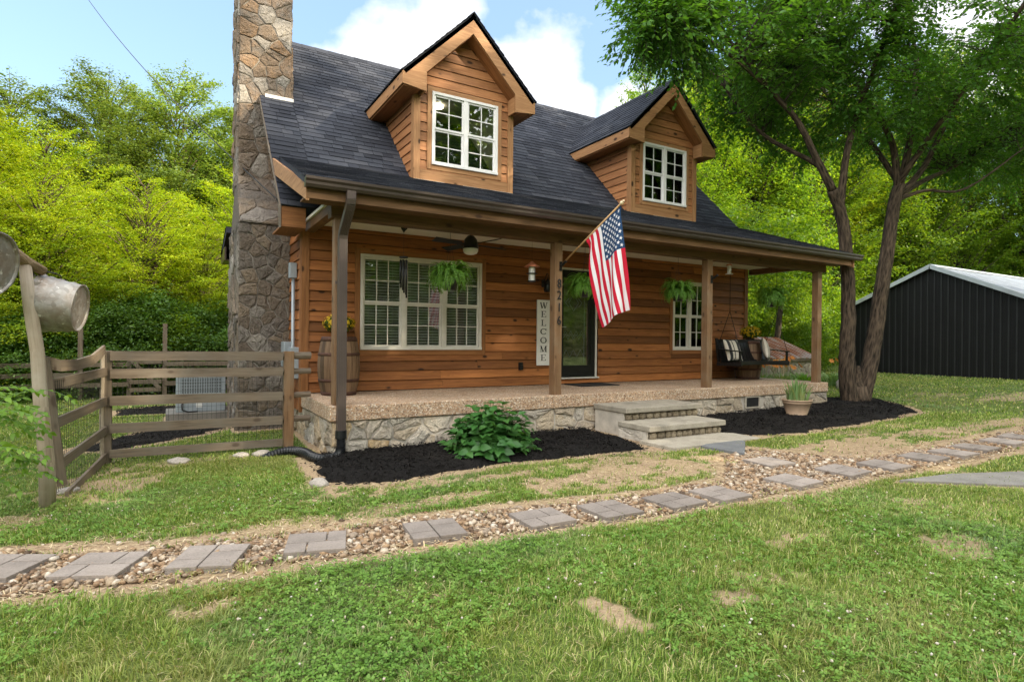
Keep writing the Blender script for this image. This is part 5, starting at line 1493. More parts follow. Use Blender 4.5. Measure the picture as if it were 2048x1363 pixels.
def serif(ch, w, h):
    """strokes of a serif capital as polygons in a w x h box"""
    tk, tn, sf = .19 * w, .075 * w, .06 * h
    P = lambda x0, y0, x1, y1, a: [(x0 - a / 2, y0), (x0 + a / 2, y0), (x1 + a / 2, y1), (x1 - a / 2, y1)]
    Rr = lambda x0, x1, y0, y1: [(x0, y0), (x1, y0), (x1, y1), (x0, y1)]
    o = []
    if ch == 'W':
        o = [P(.28 * w, 0, .08 * w, h, tk * .85), P(.30 * w, 0, .50 * w, .8 * h, tn), P(.68 * w, 0, .48 * w, h, tk * .85), P(.70 * w, 0, .92 * w, h, tn)] + [Rr(a * w, b * w, h - sf, h) for a, b in ((-.04, .24), (.34, .64), (.80, 1.04))]
    elif ch == 'E':
        o = [Rr(.16 * w, .16 * w + tk, 0, h), Rr(0, .95 * w, 0, sf), Rr(0, .92 * w, h - sf, h), Rr(.3 * w, .68 * w, .5 * h - sf / 2, .5 * h + sf / 2), [(.95 * w, 0), (.95 * w, .26 * h), (.89 * w, .26 * h), (.80 * w, 0)], [(.78 * w, h), (.86 * w, .76 * h), (.92 * w, .76 * h), (.92 * w, h)], Rr(.64 * w, .69 * w, .38 * h, .62 * h)]
    elif ch == 'L':
        o = [Rr(.18 * w, .18 * w + tk, 0, h), Rr(0, .92 * w, 0, sf), Rr(.04 * w, .54 * w, h - sf, h), [(.92 * w, 0), (.94 * w, .28 * h), (.88 * w, .28 * h), (.76 * w, 0)]]
    elif ch in 'CO':
        n = 28; a0, a1 = (0, 2 * math.pi) if ch == 'O' else (.62, 2 * math.pi - .62)
        for i in range(n):
            q = []
            for a, out in ((a0 + (a1 - a0) * i / n, 1), (a0 + (a1 - a0) * (i + 1) / n, 1), (a0 + (a1 - a0) * (i + 1) / n, 0), (a0 + (a1 - a0) * i / n, 0)):
                th = tn + (tk - tn) * abs(math.cos(a)) ** 1.5
                rx, ry = .5 * w - (0 if out else th), .5 * h - (0 if out else tn + (th - tn) * .15)
                q.append((.5 * w + rx * math.cos(a), .5 * h + ry * math.sin(a)))
            o.append(q[::-1])
        if ch == 'C': o += [Rr(.86 * w, .92 * w, .64 * h, .98 * h)]
    elif ch == 'M':
        o = [P(.14 * w, 0, .14 * w, h, tn), P(.44 * w, 0, .16 * w, h, tk * .85), P(.48 * w, 0, .84 * w, h, tn), Rr(.78 * w, .78 * w + tk * .9, 0, h), Rr(-.02 * w, .30 * w, 0, sf), Rr(.66 * w, 1.06 * w, 0, sf), Rr(-.02 * w, .26 * w, h - sf, h), Rr(.80 * w, 1.06 * w, h - sf, h)]
    return o
for i, c in enumerate('WELCOME'):
    mb = MB(); w = {'W': .165, 'M': .15, 'E': .125, 'L': .125}.get(c, .145); z = 1.438 - i * .163
    for k, q in enumerate(serif(c, w, .115)):
        mb.prism(q, (4.3175 - w / 2, 1.7752, z - .0), (1, 0, 0), (0, 0, 1), (0, -.0012 - .00012 * k, 0))
    mb.build('letter', M['matblack'], sg)
dm = MB(); dm.box(4.75, 5.65, 1.15, 1.70, .001, .015); setp(dm.build('doormat', M['matblack'], bevel=.004), 'dark doormat lying in front of the front door', 'doormat')

# ================================================================== FLAG
def flag_cloth():
    nu, nv = 15, 27; hoist, fly = .82, 1.38
    p0 = np.array([3.47, -.62, 2.315]); p1 = np.array([3.47, -1.325, 2.66]); 
    U = np.linspace(0, 1, nu)[:, None]
    hp = p0 + (p1 - p0) * U
    X = np.zeros((nu, nv, 3)); g = np.random.default_rng(4)
    for j in range(nv): X[:, j] = hp + np.array([.55, -.25, -.80]) / 1.0 * (fly * j / (nv - 1)) + np.array([0, .08, 0]) * np.sin(U * 5 + j * .3) * .5
    X += g.normal(0, .004, X.shape)
    du = np.linalg.norm(p1 - p0) / (nu - 1); dv = fly / (nv - 1); dd = math.hypot(du, dv)
    V = np.zeros_like(X); dt = .012
    inv = np.ones((nu, nv, 1)); inv[:, 0] = 0
    def con(A, B, wa, wb, rest, k):
        d = B - A; l = np.linalg.norm(d, axis=-1, keepdims=True) + 1e-9
        c = d * (1 - rest / l) * k / np.maximum(wa + wb, 1e-6)
        A += c * wa; B -= c * wb
    for it in range(520):
        V[..., 2] -= 9.81 * dt * .35; V *= .965
        V[..., 0] += .006 * math.sin(it * .05) ; 
        P = X.copy(); X = X + V * dt * inv
        for s in range(14):
            for o in (0, 1):
                con(X[o:-1:2], X[o + 1::2], inv[o:-1:2], inv[o + 1::2], du, 1.0) if (nu - o) % 2 == 0 else con(X[o:-1:2][:len(X[o + 1::2])], X[o + 1::2], inv[o:-1:2][:len(X[o + 1::2])], inv[o + 1::2], du, 1.0)
                a = X[:, o:-1:2]; b = X[:, o + 1::2]; m = min(a.shape[1], b.shape[1])
                con(a[:, :m], b[:, :m], inv[:, o:-1:2][:, :m], inv[:, o + 1::2][:, :m], dv, 1.0)
            for ou in (0, 1):
                for ov in (0, 1):
                    a = X[ou:-1:2, ov:-1:2]; b = X[ou + 1::2, ov + 1::2]; m, n = min(a.shape[0], b.shape[0]), min(a.shape[1], b.shape[1])
                    con(a[:m, :n], b[:m, :n], inv[ou:-1:2, ov:-1:2][:m, :n], inv[ou + 1::2, ov + 1::2][:m, :n], dd, .04)
                    a = X[ou + 1::2, ov:-1:2]; b = X[ou:-1:2, ov + 1::2]; m, n = min(a.shape[0], b.shape[0]), min(a.shape[1], b.shape[1])
                    con(a[:m, :n], b[:m, :n], inv[ou + 1::2, ov:-1:2][:m, :n], inv[ou:-1:2, ov + 1::2][:m, :n], dd, .04)
        V = (X - P) / dt
    return X
FX = flag_cloth(); nu, nv = FX.shape[:2]
flag = thing('flag', 'american flag hanging in folds from a tilted wooden pole on the numbered post', 'flag', (3.47, 0.0, 2.0))
def fsample(u, v):   # u along hoist 0..1 (1 = tip = canton side), v along fly 0..1
    a = min(max(u, 0), 1) * (nu - 1); b = min(max(v, 0), 1) * (nv - 1)
    i = min(int(a), nu - 2); j = min(int(b), nv - 2); a -= i; b -= j
    return (FX[i, j] * (1 - a) + FX[i + 1, j] * a) * (1 - b) + (FX[i, j + 1] * (1 - a) + FX[i + 1, j + 1] * a) * b
def fnorm(u, v):
    n = np.cross(fsample(u + .02, v) - fsample(u - .02, v), fsample(u, v + .02) - fsample(u, v - .02)); return n / (np.linalg.norm(n) + 1e-9)
SU, SV = 39, 50
vs = [fsample(i / SU, j / SV) for i in range(SU + 1) for j in range(SV + 1)]
fs, mi = [], []
for i in range(SU):
    st_ = i // 3                      # 13 stripes, 3 rows each, counted from the low edge
    for j in range(SV):
        fs.append((i * (SV + 1) + j, i * (SV + 1) + j + 1, (i + 1) * (SV + 1) + j + 1, (i + 1) * (SV + 1) + j))
        mi.append(2 if (st_ >= 6 and j < SV * .4) else (0 if st_ % 2 == 0 else 1))
def cloth(name, c):
    t = T(name, .75, 0, .2); t.col(c)
    tl = t.n('ShaderNodeBsdfTranslucent'); tl.inputs[0].default_value = (*c, 1); mx = t.n('ShaderNodeMixShader'); mx.inputs[0].default_value = .2
    t.l(t.b.outputs[0], mx.inputs[1]); t.l(tl.outputs[0], mx.inputs[2]); t.l(mx.outputs[0], t.out.inputs['Surface']); return t.mat
M['fred'], M['fwhite'], M['fblue'] = cloth('red_cloth', (.50, .012, .035)), cloth('white_cloth', (.76, .74, .76)), cloth('blue_cloth', (.016, .05, .12))
fc = link('cloth', npmesh('cloth', np.array(vs), np.array(fs), [M['fred'], M['fwhite'], M['fblue']], mi, True), flag)
mb = MB()
for r in range(9):
    for c in range(6 if r % 2 == 0 else 5):
        uu = 1 - (6 / 13 * 0 + (r + 1) / 10 * 7 / 13); vv = .4 * ((2 * c + (1 if r % 2 == 0 else 2)) / 12)
        for side in (-1, 1):
            pts = []
            for k in range(10):
                a = math.pi / 2 + k * math.pi / 5; rr = (.0285 if k % 2 == 0 else .0115)
                u2, v2 = uu + rr * math.sin(a) / .82, vv + rr * math.cos(a) / 1.38
                pts.append(fsample(u2, v2) + fnorm(uu, vv) * .0035 * side)
            cpt = fsample(uu, vv) + fnorm(uu, vv) * .0035 * side
            mb.add(pts + [cpt], [(k, (k + 1) % 10, 10) for k in range(10)])
mb.build('stars', M['fwhite'], fc)
mb = MB(); mb.tube([(3.47, -.05, 2.035), (3.47, -1.36, 2.68)], .0125, 10); mb.build('pole', M['pole'], flag, True)
mb = MB(); mb.ball((3.47, -1.385, 2.692), (.026, .032, .026), 10, 8); mb.ball((3.47, -1.42, 2.71), (.016, .02, .016), 8, 6); mb.build('finial', M['finial'], flag, True)
def bracket(x, parent, name):
    mb = MB(); mb.box(x - .02, x + .02, .012, .029, 1.92, 2.06); mb.tube([(x, .02, 1.995), (x, -.03, 2.01), (x, -.12, 2.056)], .02, 8); return mb.build(name, M['black'], parent)
bracket(3.47, flag, 'bracket')
setp(bracket(6.845, None, 'flag_bracket'), 'empty black flag bracket on the third porch post', 'bracket')

# ================================================================== SWING AND CUSHIONS
sw = thing('porch_swing', 'black slatted porch swing hanging by chains at the right end of the porch', 'porch swing', (9.35, 1.0, .4))
def slats(name, lst):
    for a in lst:
        mb = MB(); mb.beam(*a); mb.build(name, M['blackwood'], sw, bevel=.003)
X0s, X1s = 8.55, 10.15
mb = MB()
for k in range(6): y = .76 + k * .088; mb.beam((X0s + .02, y, .43 - .012 * k), (X1s - .02, y, .43 - .012 * k), .075, .02)
mb.beam((X0s, .72, .40), (X1s, .72, .40), .03, .075); mb.build('seat', M['blackwood'], sw)
mb = MB(); 
for k in range(15):
    x = X0s + .05 + k * (X1s - X0s - .1) / 14; mb.beam((x, 1.21, .40), (x, 1.36, .86), .10 if k % 2 else .09, .016, (0, 1, 0))
mb.beam((X0s, 1.215, .42), (X1s, 1.215, .42), .025, .07); mb.beam((X0s, 1.355, .86), (X1s, 1.355, .86), .025, .085); mb.build('backrest', M['blackwood'], sw)
for x in (X0s + .02, X1s - .02):
    mb = MB(); mb.beam((x, .70, .64), (x, 1.34, .69), .07, .022); mb.beam((x, .75, .36), (x, .75, .64), .05, .03, (0, 1, 0)); mb.beam((x, 1.30, .40), (x, 1.37, .92), .06, .04, (0, 1, 0)); mb.beam((x, .70, .375), (x, 1.34, .36), .04, .07); mb.build('armrest', M['blackwood'], sw)
    mb = MB(); mb.tube([(x, .75, .66), (x, 1.02, 1.5), (x, 1.02, 2.62)], .006, 6); mb.tube([(x, 1.34, .72), (x, 1.02, 1.5)], .006, 6); mb.build('chain', M['black'], sw)
def cushion(name, loc, rot, label, stripes):
    mb = MB(); n = 18; s = .235
    vs = []; fs = []; ms = []
    for side in (1, -1):
        for i in range(n + 1):
            for j in range(n + 1):
                u, v = 2 * i / n - 1, 2 * j / n - 1
                e = max(0, (1 - u * u) * (1 - v * v)) ** .42
                sx = s * (1 - .06 * (1 - abs(v)) ** 1 * abs(u) ** 3); sy = s * (1 - .06 * (1 - abs(u)) * abs(v) ** 3)
                vs.append((u * sx, v * sy, side * .075 * e))
    for b in (0, 1):
        o = b * (n + 1) ** 2
        for i in range(n):
            for j in range(n):
                q = (o + i * (n + 1) + j, o + (i + 1) * (n + 1) + j, o + (i + 1) * (n + 1) + j + 1, o + i * (n + 1) + j + 1)
                fs.append(q if b == 0 else q[::-1]); ms.append(1 if i in stripes else 0)
    me = npmesh(name, np.array(vs), np.array(fs), [M['cush'], M['cushb']], ms, True)
    o = link(name, me); o.location = loc; o.rotation_euler = rot; return setp(o, label, 'cushion')
t = T('cream_canvas', .9); t.col(t.ramp(t.noise(t.obj(), 90, 3), [(.3, (.50, .45, .37)), (.7, (.64, .58, .50))])); M['cush'] = t.mat
t = T('charcoal_canvas', .9); t.col(t.ramp(t.noise(t.obj(), 90, 3), [(.3, (.025, .026, .03)), (.7, (.05, .05, .055))])); M['cushb'] = t.mat
cushion('cushion', (8.80, 1.12, .67), (RAD(72), 0, 0), 'cream cushion with dark stripes at the left end of the black swing', (2, 3, 4, 7, 12, 13, 14, 16))
cushion('cushion', (9.86, 1.08, .67), (RAD(78), RAD(14), RAD(30)), 'cream cushion turned edge-on against the right arm of the black swing', (3, 8, 9, 14))

# ================================================================== FENCES, LOG POST, BUCKETS
fen = thing('rail_fence', 'grey four-board rail fence with wire mesh running to the house corner', 'fence', (-1.3, 1.1, -.66))
mb = MB(); mb.box(-2.455, -2.345, 1.06, 1.17, -.75, .67, 2); mb.build('post', M['fence'], fen, bevel=.006)
mb = MB(); mb.box(-.40, -.27, 1.0, 1.10, -.75, .66, 2); mb.build('post', M['post'], fen, bevel=.006)
rg = random.Random(3)
for k, z in enumerate((.60, .385, .06, -.27, -.575)):
    mb = MB(); mb.beam((-2.36, 1.035, z + .01), (-.42, .985, z + rg.uniform(-.01, .01)), .028, .115 if k < 4 else .10)
    mb.build('rail', M['fence'], fen)
    if k < 4:
        mb = MB(); mb.tube([(-.42, 1.05, z), (-.04, 1.09, z)], .04 if k else .05, 8); mb.build('rail', M['fence'], fen)
mb = MB()
def meshwire(mb, A, B, z0, z1, dx, dz):
    A, B = Vector(A), Vector(B); n = int((B - A).length / dx)
    for i in range(n + 1):
        p = A.lerp(B, i / n); mb.beam((p.x, p.y, z0), (p.x, p.y, z1), .0034, .0034, (0, 1, 0))
    z = z0
    while z <= z1: mb.beam((A.x, A.y, z), (B.x, B.y, z), .003, .003); z += dz
meshwire(mb, (-2.34, 1.07, 0), (-.42, 1.02, 0), -.64, .52, .052, .1); mb.build('wire_mesh', M['wire'], fen)
gt = thing('fence_panel', 'grey fence panel with a sagging top rail between the leaning log and the fence post', 'fence', (-2.55, .3, -.68))
mb = MB(); mb.beam((-2.62, -.47, -.58), (-2.755, -.50, .64), .075, .05, (0, 1, 0)); mb.build('stile', M['fence'], gt)
for z0, z1 in ((.385, .42), (.02, .07), (-.36, -.28), (-.69, -.60)):
    xo = -2.62 - .135 * (z0 + .58) / 1.22
    mb = MB(); mb.beam((xo + .02, -.47, z0), (-2.40, 1.05, z1), .028, .10); mb.build('rail', M['fence'], gt)
mb = MB(); pr = [(-2.765, -.5, .60), (-2.70, -.1, .545), (-2.60, .3, .535), (-2.50, .7, .575), (-2.42, 1.05, .68)]
for a, b in zip(pr[:-1], pr[1:]): mb.beam(a, b, .028, .115)
mb.build('top_rail', M['fence'], gt)
mb = MB(); mb.tube([(-2.43, 1.02, -.7), (-2.44, 1.0, -.1), (-2.43, 1.0, .35), (-2.435, 1.0, .62)], .022, 7); mb.build('pole', M['log'], gt)
mb = MB(); meshwire(mb, (-2.68, -.45, 0), (-2.44, 1.03, 0), -.66, .42, .05, .1); mb.build('wire_mesh', M['wire'], gt)
lp = thing('leaning_log', 'leaning bare log post carrying a rough cross log', 'log post', (-2.69, -.74, -.69))
g_ = random.Random(2)
pts = [(-2.69, -.74, -.75), (-2.70, -.74, -.3), (-2.745, -.735, .2), (-2.775, -.73, .7), (-2.83, -.725, 1.1), (-2.868, -.72, 1.47)]
mb = MB(); mb.tube(pts, [.066, .062, .057, .054, .052, .047], 14); mb.build('post', M['log'], lp, True)
mb = MB(); mb.tube([(-2.755, -.60, 1.435), (-2.86, -.72, 1.50), (-3.0, -.93, 1.63), (-3.3, -1.35, 1.9), (-3.9, -2.2, 2.45)], [.042, .05, .055, .06, .065], 12); mb.build('cross_log', M['bark_pale'], lp, True)
mb = MB(); mb.tube([(-2.78, -.62, 1.44), (-2.66, -.58, 1.42), (-2.63, -.57, 1.40), (-2.63, -.57, 1.36)], .006, 6); mb.tube([(-2.82, -.66, 1.45), (-2.82, -.64, 1.36)], .004, 6); mb.build('hook', M['black'], lp)
def bucket(loc, axis, r0, r1, L, label):
    """r0 open rim, r1 base; axis points to the base"""
    z = Vector(axis).normalized(); x = z.orthogonal().normalized(); y = z.cross(x)
    Mx = Matrix((x, y, z)).transposed().to_4x4(); Mx.translation = Vector(loc)
    root = thing('washtub', label, 'bucket', loc)
    R = lambda t: r0 + (r1 - r0) * t
    prof = [(R(0) + .010, 0.0), (R(0) + .016, .008), (R(0) + .010, .016)]
    for k in range(1, 13):
        t = k / 13; b = .009 if k in (3, 6, 10) else 0
        prof.append((R(t) + b, L * t))
    prof += [(r1, L - .012), (r1 + .008, L), (r1 - .006, L + .002), (r1 - .012, L - .018)]
    wob = lambda a, zz: .012 * math.sin(2 * a + 3 * zz) + .008 * math.sin(5 * a + 1)
    mb = MB(); mb.lathe(prof, 40, Mx, wob=wob); mb.build('tub', M['galv'], root, True)
    pr = [(r1 - .012, L - .018)]
    for k in range(1, 12): pr.append(((r1 - .012) * (1 - k / 12), L - .018 + (.005 if k in (3, 5, 8) else 0)))
    pr.append((.001, L - .018))
    mb = MB(); mb.lathe(pr, 40, Mx); mb.build('base', M['galv'], root, True)
    mb = MB(); mb.tube([Mx @ Vector((R(.1) * math.cos(a) * 1.03, R(.1) * math.sin(a) * 1.03, L * .08 + .05 * math.sin(k * math.pi / 6))) for k, a in enumerate(np.linspace(-.35, .35, 7))], .006, 6); mb.build('handle', M['galv'], root, True)
    return root
bucket((-2.80, -.50, 1.145), (.955, -.20, -.11), .262, .218, .33, 'stained galvanised washtub hanging from the log post with its base to the right')
bucket((-3.29, -1.12, 1.47), (.88, -.42, -.16), .30, .26, .36, 'blue-grey galvanised washtub cut off by the left edge of the picture')
jr = thing('jar_lantern', 'clear glass jar lantern hanging by the log post beside the washtub', 'lantern', (-2.82, -.64, 1.15))
Tm = Matrix.Translation((-2.80, -.66, 0))
mb = MB(); mb.lathe([(.001, 1.145), (.052, 1.145), (.060, 1.16), (.060, 1.275), (.046, 1.295), (.046, 1.31)], 24, Tm); mb.build('jar', M['jarglass'] if 'jarglass' in M else M['jar'], jr, True)
mb = MB(); mb.lathe([(.05, 1.295), (.05, 1.325), (.001, 1.325)], 24, Tm); mb.tube([(-2.80, -.66, 1.325), (-2.81, -.65, 1.40)], .003, 5); mb.build('lid', M['galv'], jr)
# back fence and its gate, beyond the side yard
bf = thing('back_fence', 'brown board fence at the back of the side yard in front of the hedge', 'fence', (-3.6, 10.2, -.6))
for x, y, z in ((-7.2, 9.8, .4), (-5.4, 9.9, .35), (-3.62, 10.2, 1.03), (-2.62, 10.2, .35), (-1.85, 10.2, 1.18), (-.2, 10.2, .35)):
    mb = MB(); mb.box(x - .05, x + .05, y - .05, y + .05, GZ(x, y) - .1, z, 2); mb.build('post', M['fence'], bf)
for z in (.14, -.10, -.36): 
    for a, b in (((-7.3, 9.74), (-3.6, 10.13)), ((-3.6, 10.13), (-2.62, 10.13)), ((-1.85, 10.13), (-.1, 10.13))):
        mb = MB(); mb.beam((*a, z), (*b, z), .03, .11); mb.build('rail', M['fence'], bf)
bg_ = thing('garden_gate', 'brown board gate with a diagonal brace in the back fence', 'gate', (-2.2, 10.1, -.5))
for z in (.20, -.02, -.30, -.50): mb = MB(); mb.beam((-2.60, 10.08, z), (-1.92, 10.08, z), .025, .10); mb.build('rail', M['fence'], bg_)
mb = MB(); mb.beam((-2.55, 10.05, .22), (-1.95, 10.05, -.48), .025, .09); mb.build('brace', M['fence'], bg_)

# ================================================================== UTILITIES
ac = thing('air_conditioner', 'grey air conditioning unit with a yellow sticker on a concrete pad beside the chimney', 'air conditioner', (-1.22, 5.0, -.6))
mb = MB(); mb.box(-1.80, -.72, 4.55, 5.5, -.75, -.52); mb.build('pad', M['walk'], ac, bevel=.01)
mb = MB(); mb.box(-1.64, -.84, 4.70, 5.42, -.52, .16); mb.box(-1.66, -.82, 4.68, 5.44, .16, .20)
mb.build('cabinet', M['greymetal'], ac, bevel=.012)
mb = MB()
for k in range(17): x = -1.56 + k * .04; mb.box(x, x + .012, 4.685, 4.699, -.18, .10, 2)
mb.box(-1.58, -.90, 4.683, 4.699, .10, .125); mb.box(-1.58, -.90, 4.683, 4.699, -.205, -.18)
for k in range(5): mb.box(-1.58, -.90, 4.690, 4.697, -.14 + k * .055, -.132 + k * .055)
mb.build('louvre', M['greymetal'], ac)
t = T('dark_coil', .7); t.col((.10, .115, .12)); mb = MB(); mb.box(-1.57, -.91, 4.693, 4.6985, -.18, .10); mb.build('coil', t.mat, ac)
t = T('yellow_sticker', .5); t.col((.75, .55, .02)); mb = MB(); mb.box(-1.15, -1.03, 4.694, 4.699, -.325, -.24); mb.build('sticker', t.mat, ac)
t = T('paper_label', .6); t.col((.62, .62, .60)); mb = MB(); mb.box(-1.32, -1.22, 4.694, 4.699, -.44, -.33); mb.build('rating_plate', t.mat, ac)
mb = MB(); mb.tube([(-1.52, 4.70, -.32), (-1.55, 4.64, -.38), (-1.54, 4.62, -.47), (-1.45, 4.62, -.51), (-1.3, 4.64, -.51)], .016, 7); mb.build('hose', M['plasticblack'], ac, True)
me_ = thing('utility_boxes', 'grey electrical boxes and conduit on the side wall behind the fence corner', 'utility box', (-.05, 2.3, -.3))
mb = MB(); mb.tube([(-.075, 2.26, -.7), (-.075, 2.26, 1.80)], .028, 10); mb.build('conduit', M['greymetal'], me_, True)
mb = MB(); mb.box(-.14, -.031, 2.20, 2.33, 1.78, 2.02); mb.build('junction_box', M['greymetal'], me_, bevel=.008)
mb = MB(); mb.box(-.18, -.031, 2.42, 2.72, .38, .78); mb.build('meter_box', M['greymetal'], me_, bevel=.01)
mb = MB(); mb.box(-.16, -.031, 1.95, 2.18, .22, .70); mb.build('panel_box', M['greymetal'], me_, bevel=.01)
mb = MB(); mb.tube([(-.10, 2.5, -.7), (-.10, 2.5, .4)], .022, 10); mb.build('conduit', M['greymetal'], me_, True)
# corrugated drain pipe
mb = MB(); base = [Vector(p) for p in [(.105, -.06, -.36), (.105, -.065, -.45), (.09, -.10, -.54), (.04, -.16, -.60), (-.06, -.20, -.615), (-.17, -.16, -.61), (-.24, -.02, -.60), (-.26, .16, -.595), (-.33, .34, -.59), (-.46, .46, -.60), (-.62, .52, -.65), (-.75, .55, -.72)]]
fine = []
for i in range(len(base) - 1):
    p0, p1, p2, p3 = base[max(i - 1, 0)], base[i], base[i + 1], base[min(i + 2, len(base) - 1)]
    for k in range(9):
        t_ = k / 9; fine.append(.5 * ((2 * p1) + (-p0 + p2) * t_ + (2 * p0 - 5 * p1 + 4 * p2 - p3) * t_ ** 2 + (-p0 + 3 * p1 - 3 * p2 + p3) * t_ ** 3))
mb.tube(fine, [.062 if i % 2 else .052 for i in range(len(fine))], 16); mb.tube([(.105, -.06, -.30), (.105, -.06, -.40)], .07, 16)
setp(mb.build('drain_pipe', M['plasticblack']), 'black corrugated drain pipe curling from the downspout around the porch corner', 'drain pipe')
# overhead service wire
a, b = Vector((-4.9, 20, 14.2)), Vector((-.30, 2.5, 3.05)); pts = []
for i in range(41):
    t_ = i / 40; p = a.lerp(b, t_); p.z -= 1.0 * (1 - (2 * t_ - 1) ** 2) * .35; pts.append(p)
mb = MB(); mb.tube(pts, .011, 5); mb.tube([b, b + Vector((.05, -.02, -.10)), b + Vector((.1, 0, -.13)), b + Vector((.16, .0, -.02))], .012, 6)
setp(mb.build('service_wire', M['matblack']), 'black overhead wire slanting down to the eave beside the chimney', 'wire')

# ================================================================== PLANTER, HYDRANGEA
pl = thing('iris_planter', 'tan ribbed flowerpot of iris leaves on the mulch by the porch corner', 'planter', (8.1, -.86, -.5))
zb = GZ(8.1, -.86) + .045; Tm = Matrix.Translation((8.1, -.86, zb))
mb = MB(); mb.lathe([(.001, 0), (.175, 0), (.18, .02), (.172, .028), (.235, .22), (.245, .225), (.245, .238), (.24, .242), (.252, .262), (.262, .268), (.262, .29), (.245, .29), (.235, .25), (.001, .24)], 36, Tm); mb.build('pot', M['terracotta'], pl, True)
g = np.random.default_rng(17); V_, F_ = [], []
for i in range(130):
    a = g.uniform(0, 6.28); r = g.uniform(0, .18); x, y = 8.1 + r * math.cos(a), -.86 + r * math.sin(a); L = g.uniform(.22, .46); w = g.uniform(.012, .024); az = a + g.normal(0, .6); ln = g.uniform(.02, .5) * (r / .18 + .3)
    sd = np.array([-math.sin(az + g.normal(0, 1)), math.cos(az), 0]); sd /= np.linalg.norm(sd); d = np.array([math.cos(az), math.sin(az), 0]); b = len(V_)
    for k in range(6):
        t_ = k / 5; c = np.array([x, y, zb + .24]) + np.array([0, 0, 1]) * L * t_ * (1 - .25 * ln * t_) + d * L * ln * t_ ** 2
        ww = w * (1 - t_ ** 2.2) + .001
        V_ += [c - sd * ww, c + sd * ww]
    for k in range(5): F_.append((b + 2 * k, b + 2 * k + 1, b + 2 * k + 3, b + 2 * k + 2))
link('leaves', npmesh('leaves', np.array(V_), np.array(F_), M['leaf_iris']), pl)

def bigleaf(C, D, N_, L, Wd):
    """broad pointed leaf : 8 quads with midrib fold and drooping tip"""
    D = D / np.linalg.norm(D); S_ = np.cross(D, N_); S_ /= np.linalg.norm(S_) + 1e-9; N_ = np.cross(S_, D)
    prof = [(0, .06), (.18, .72), (.42, 1.0), (.7, .66), (1.0, .03)]
    V = []
    for t_, w in prof:
        c = C + D * L * t_ - N_ * L * .30 * t_ ** 2
        V += [c - S_ * Wd * .5 * w + N_ * Wd * .13 * w, c, c + S_ * Wd * .5 * w + N_ * Wd * .13 * w]
    F = []
    for k in range(4): F += [(3 * k, 3 * k + 1, 3 * k + 4, 3 * k + 3), (3 * k + 1, 3 * k + 2, 3 * k + 5, 3 * k + 4)]
    return V, F
hy = thing('hydrangea_bush', 'leafy green hydrangea bush on the mulch in front of the porch wall', 'bush', (1.78, -.78, -.6))
g = np.random.default_rng(23); V_, F_ = [], []; hc = np.array([1.80, -.86, -.62]); mbs = MB()
def bleaf(*a):
    v, f = bigleaf(*a); b = len(V_); V_.extend(v); F_.extend([tuple(b + i for i in q) for q in f])
for s in range(240):
    a = g.uniform(0, 6.28); e = math.acos(g.uniform(.0, 1)); R_ = g.uniform(.66, 1.0)
    dr = np.array([math.sin(e) * math.cos(a), math.sin(e) * math.sin(a), math.cos(e)])
    tip = hc + dr * np.array([.60, .52, .64]) * R_ + np.array([0, 0, .03])
    base = hc + np.array([dr[0] * .10, dr[1] * .10, 0])
    mid = (tip + base) / 2 + np.array([0, 0, .10])
    mbs.tube([base, mid, tip], [.006, .005, .003], 5)
    for k in range(4):     # opposite pairs up the stem, largest at the head
        t_ = 1 - k * .20; p = base * (1 - t_) ** 2 + 2 * mid * t_ * (1 - t_) + tip * t_ ** 2
        rot = g.uniform(0, 3.14) + k * 1.57
        for q in (0, 1):
            an = rot + q * math.pi
            d = np.array([math.cos(an), math.sin(an), g.uniform(-.45, .25)]) + dr * .65
            nn = dr * .9 + np.array([0, -.15, .8]) + g.normal(0, .28, 3)
            L = g.uniform(.11, .175) * (1.0 if k else .85); bleaf(p, d, nn, L, L * g.uniform(.62, .78))
link('leaves', npmesh('leaves', np.array(V_), np.array(F_), M['leaf_bush'], None, True), hy)
mbs.build('stems', M['bark'], hy)

# ================================================================== BARN, SPRINGHOUSE
def mk_ribmetal(name, c, rough, line):
    t = T(name, rough, .35, .4); t.col(t.ramp(t.noise(t.obj(), 1.5, 4, .6), [(.3, tuple(x * .85 for x in c)), (.7, tuple(x * 1.15 for x in c))])); return t.mat
M['barnwall'] = mk_ribmetal('black_ribbed_metal', (.009, .0095, .0105), .55, 0)
M['barnroof'] = mk_ribmetal('galvalume', (.46, .49, .53), .5, 0)
M['barntrim'] = mk_ribmetal('pale_trim_metal', (.50, .55, .59), .45, 0)
M['barnrib'] = mk_ribmetal('black_rib_edge', (.028, .030, .032), .5, 0)
bn = thing('black_barn', 'long black ribbed metal barn with a pale metal roof', 'barn', (28, 3.4, -.3))
BY0, BY1, BRY, BRZ, BX0, BX1 = .3, 6.16, 3.23, 3.66, 22.0, 36.0
ev = lambda y: BRZ - abs(y - BRY) * (.455)
mb = MB()
mb.prism([(BY0, -.8), (BY1, -.8), (BY1, ev(BY1) - .05), (BRY, BRZ - .05), (BY0, ev(BY0) - .05)], (BX0 + .02, 0, 0), (0, 1, 0), (0, 0, 1), (BX1 - BX0 - .04, 0, 0))
n = 27
for k in range(n + 1):
    y = BY0 + (BY1 - BY0) * k / n; mb.box(BX0 - .002, BX0 + .02, y - .022, y + .022, -.6, ev(y) - .06, 2, 1)
    for q in (.075, .15): mb.box(BX0 + .013, BX0 + .02, y + q - .008, y + q + .008, -.6, ev(min(y + q, BY1)) - .07, 2) if y + q < BY1 else None
mb.build('wall', [M['barnwall'], M['barnrib']], bn)
mb = MB(); 
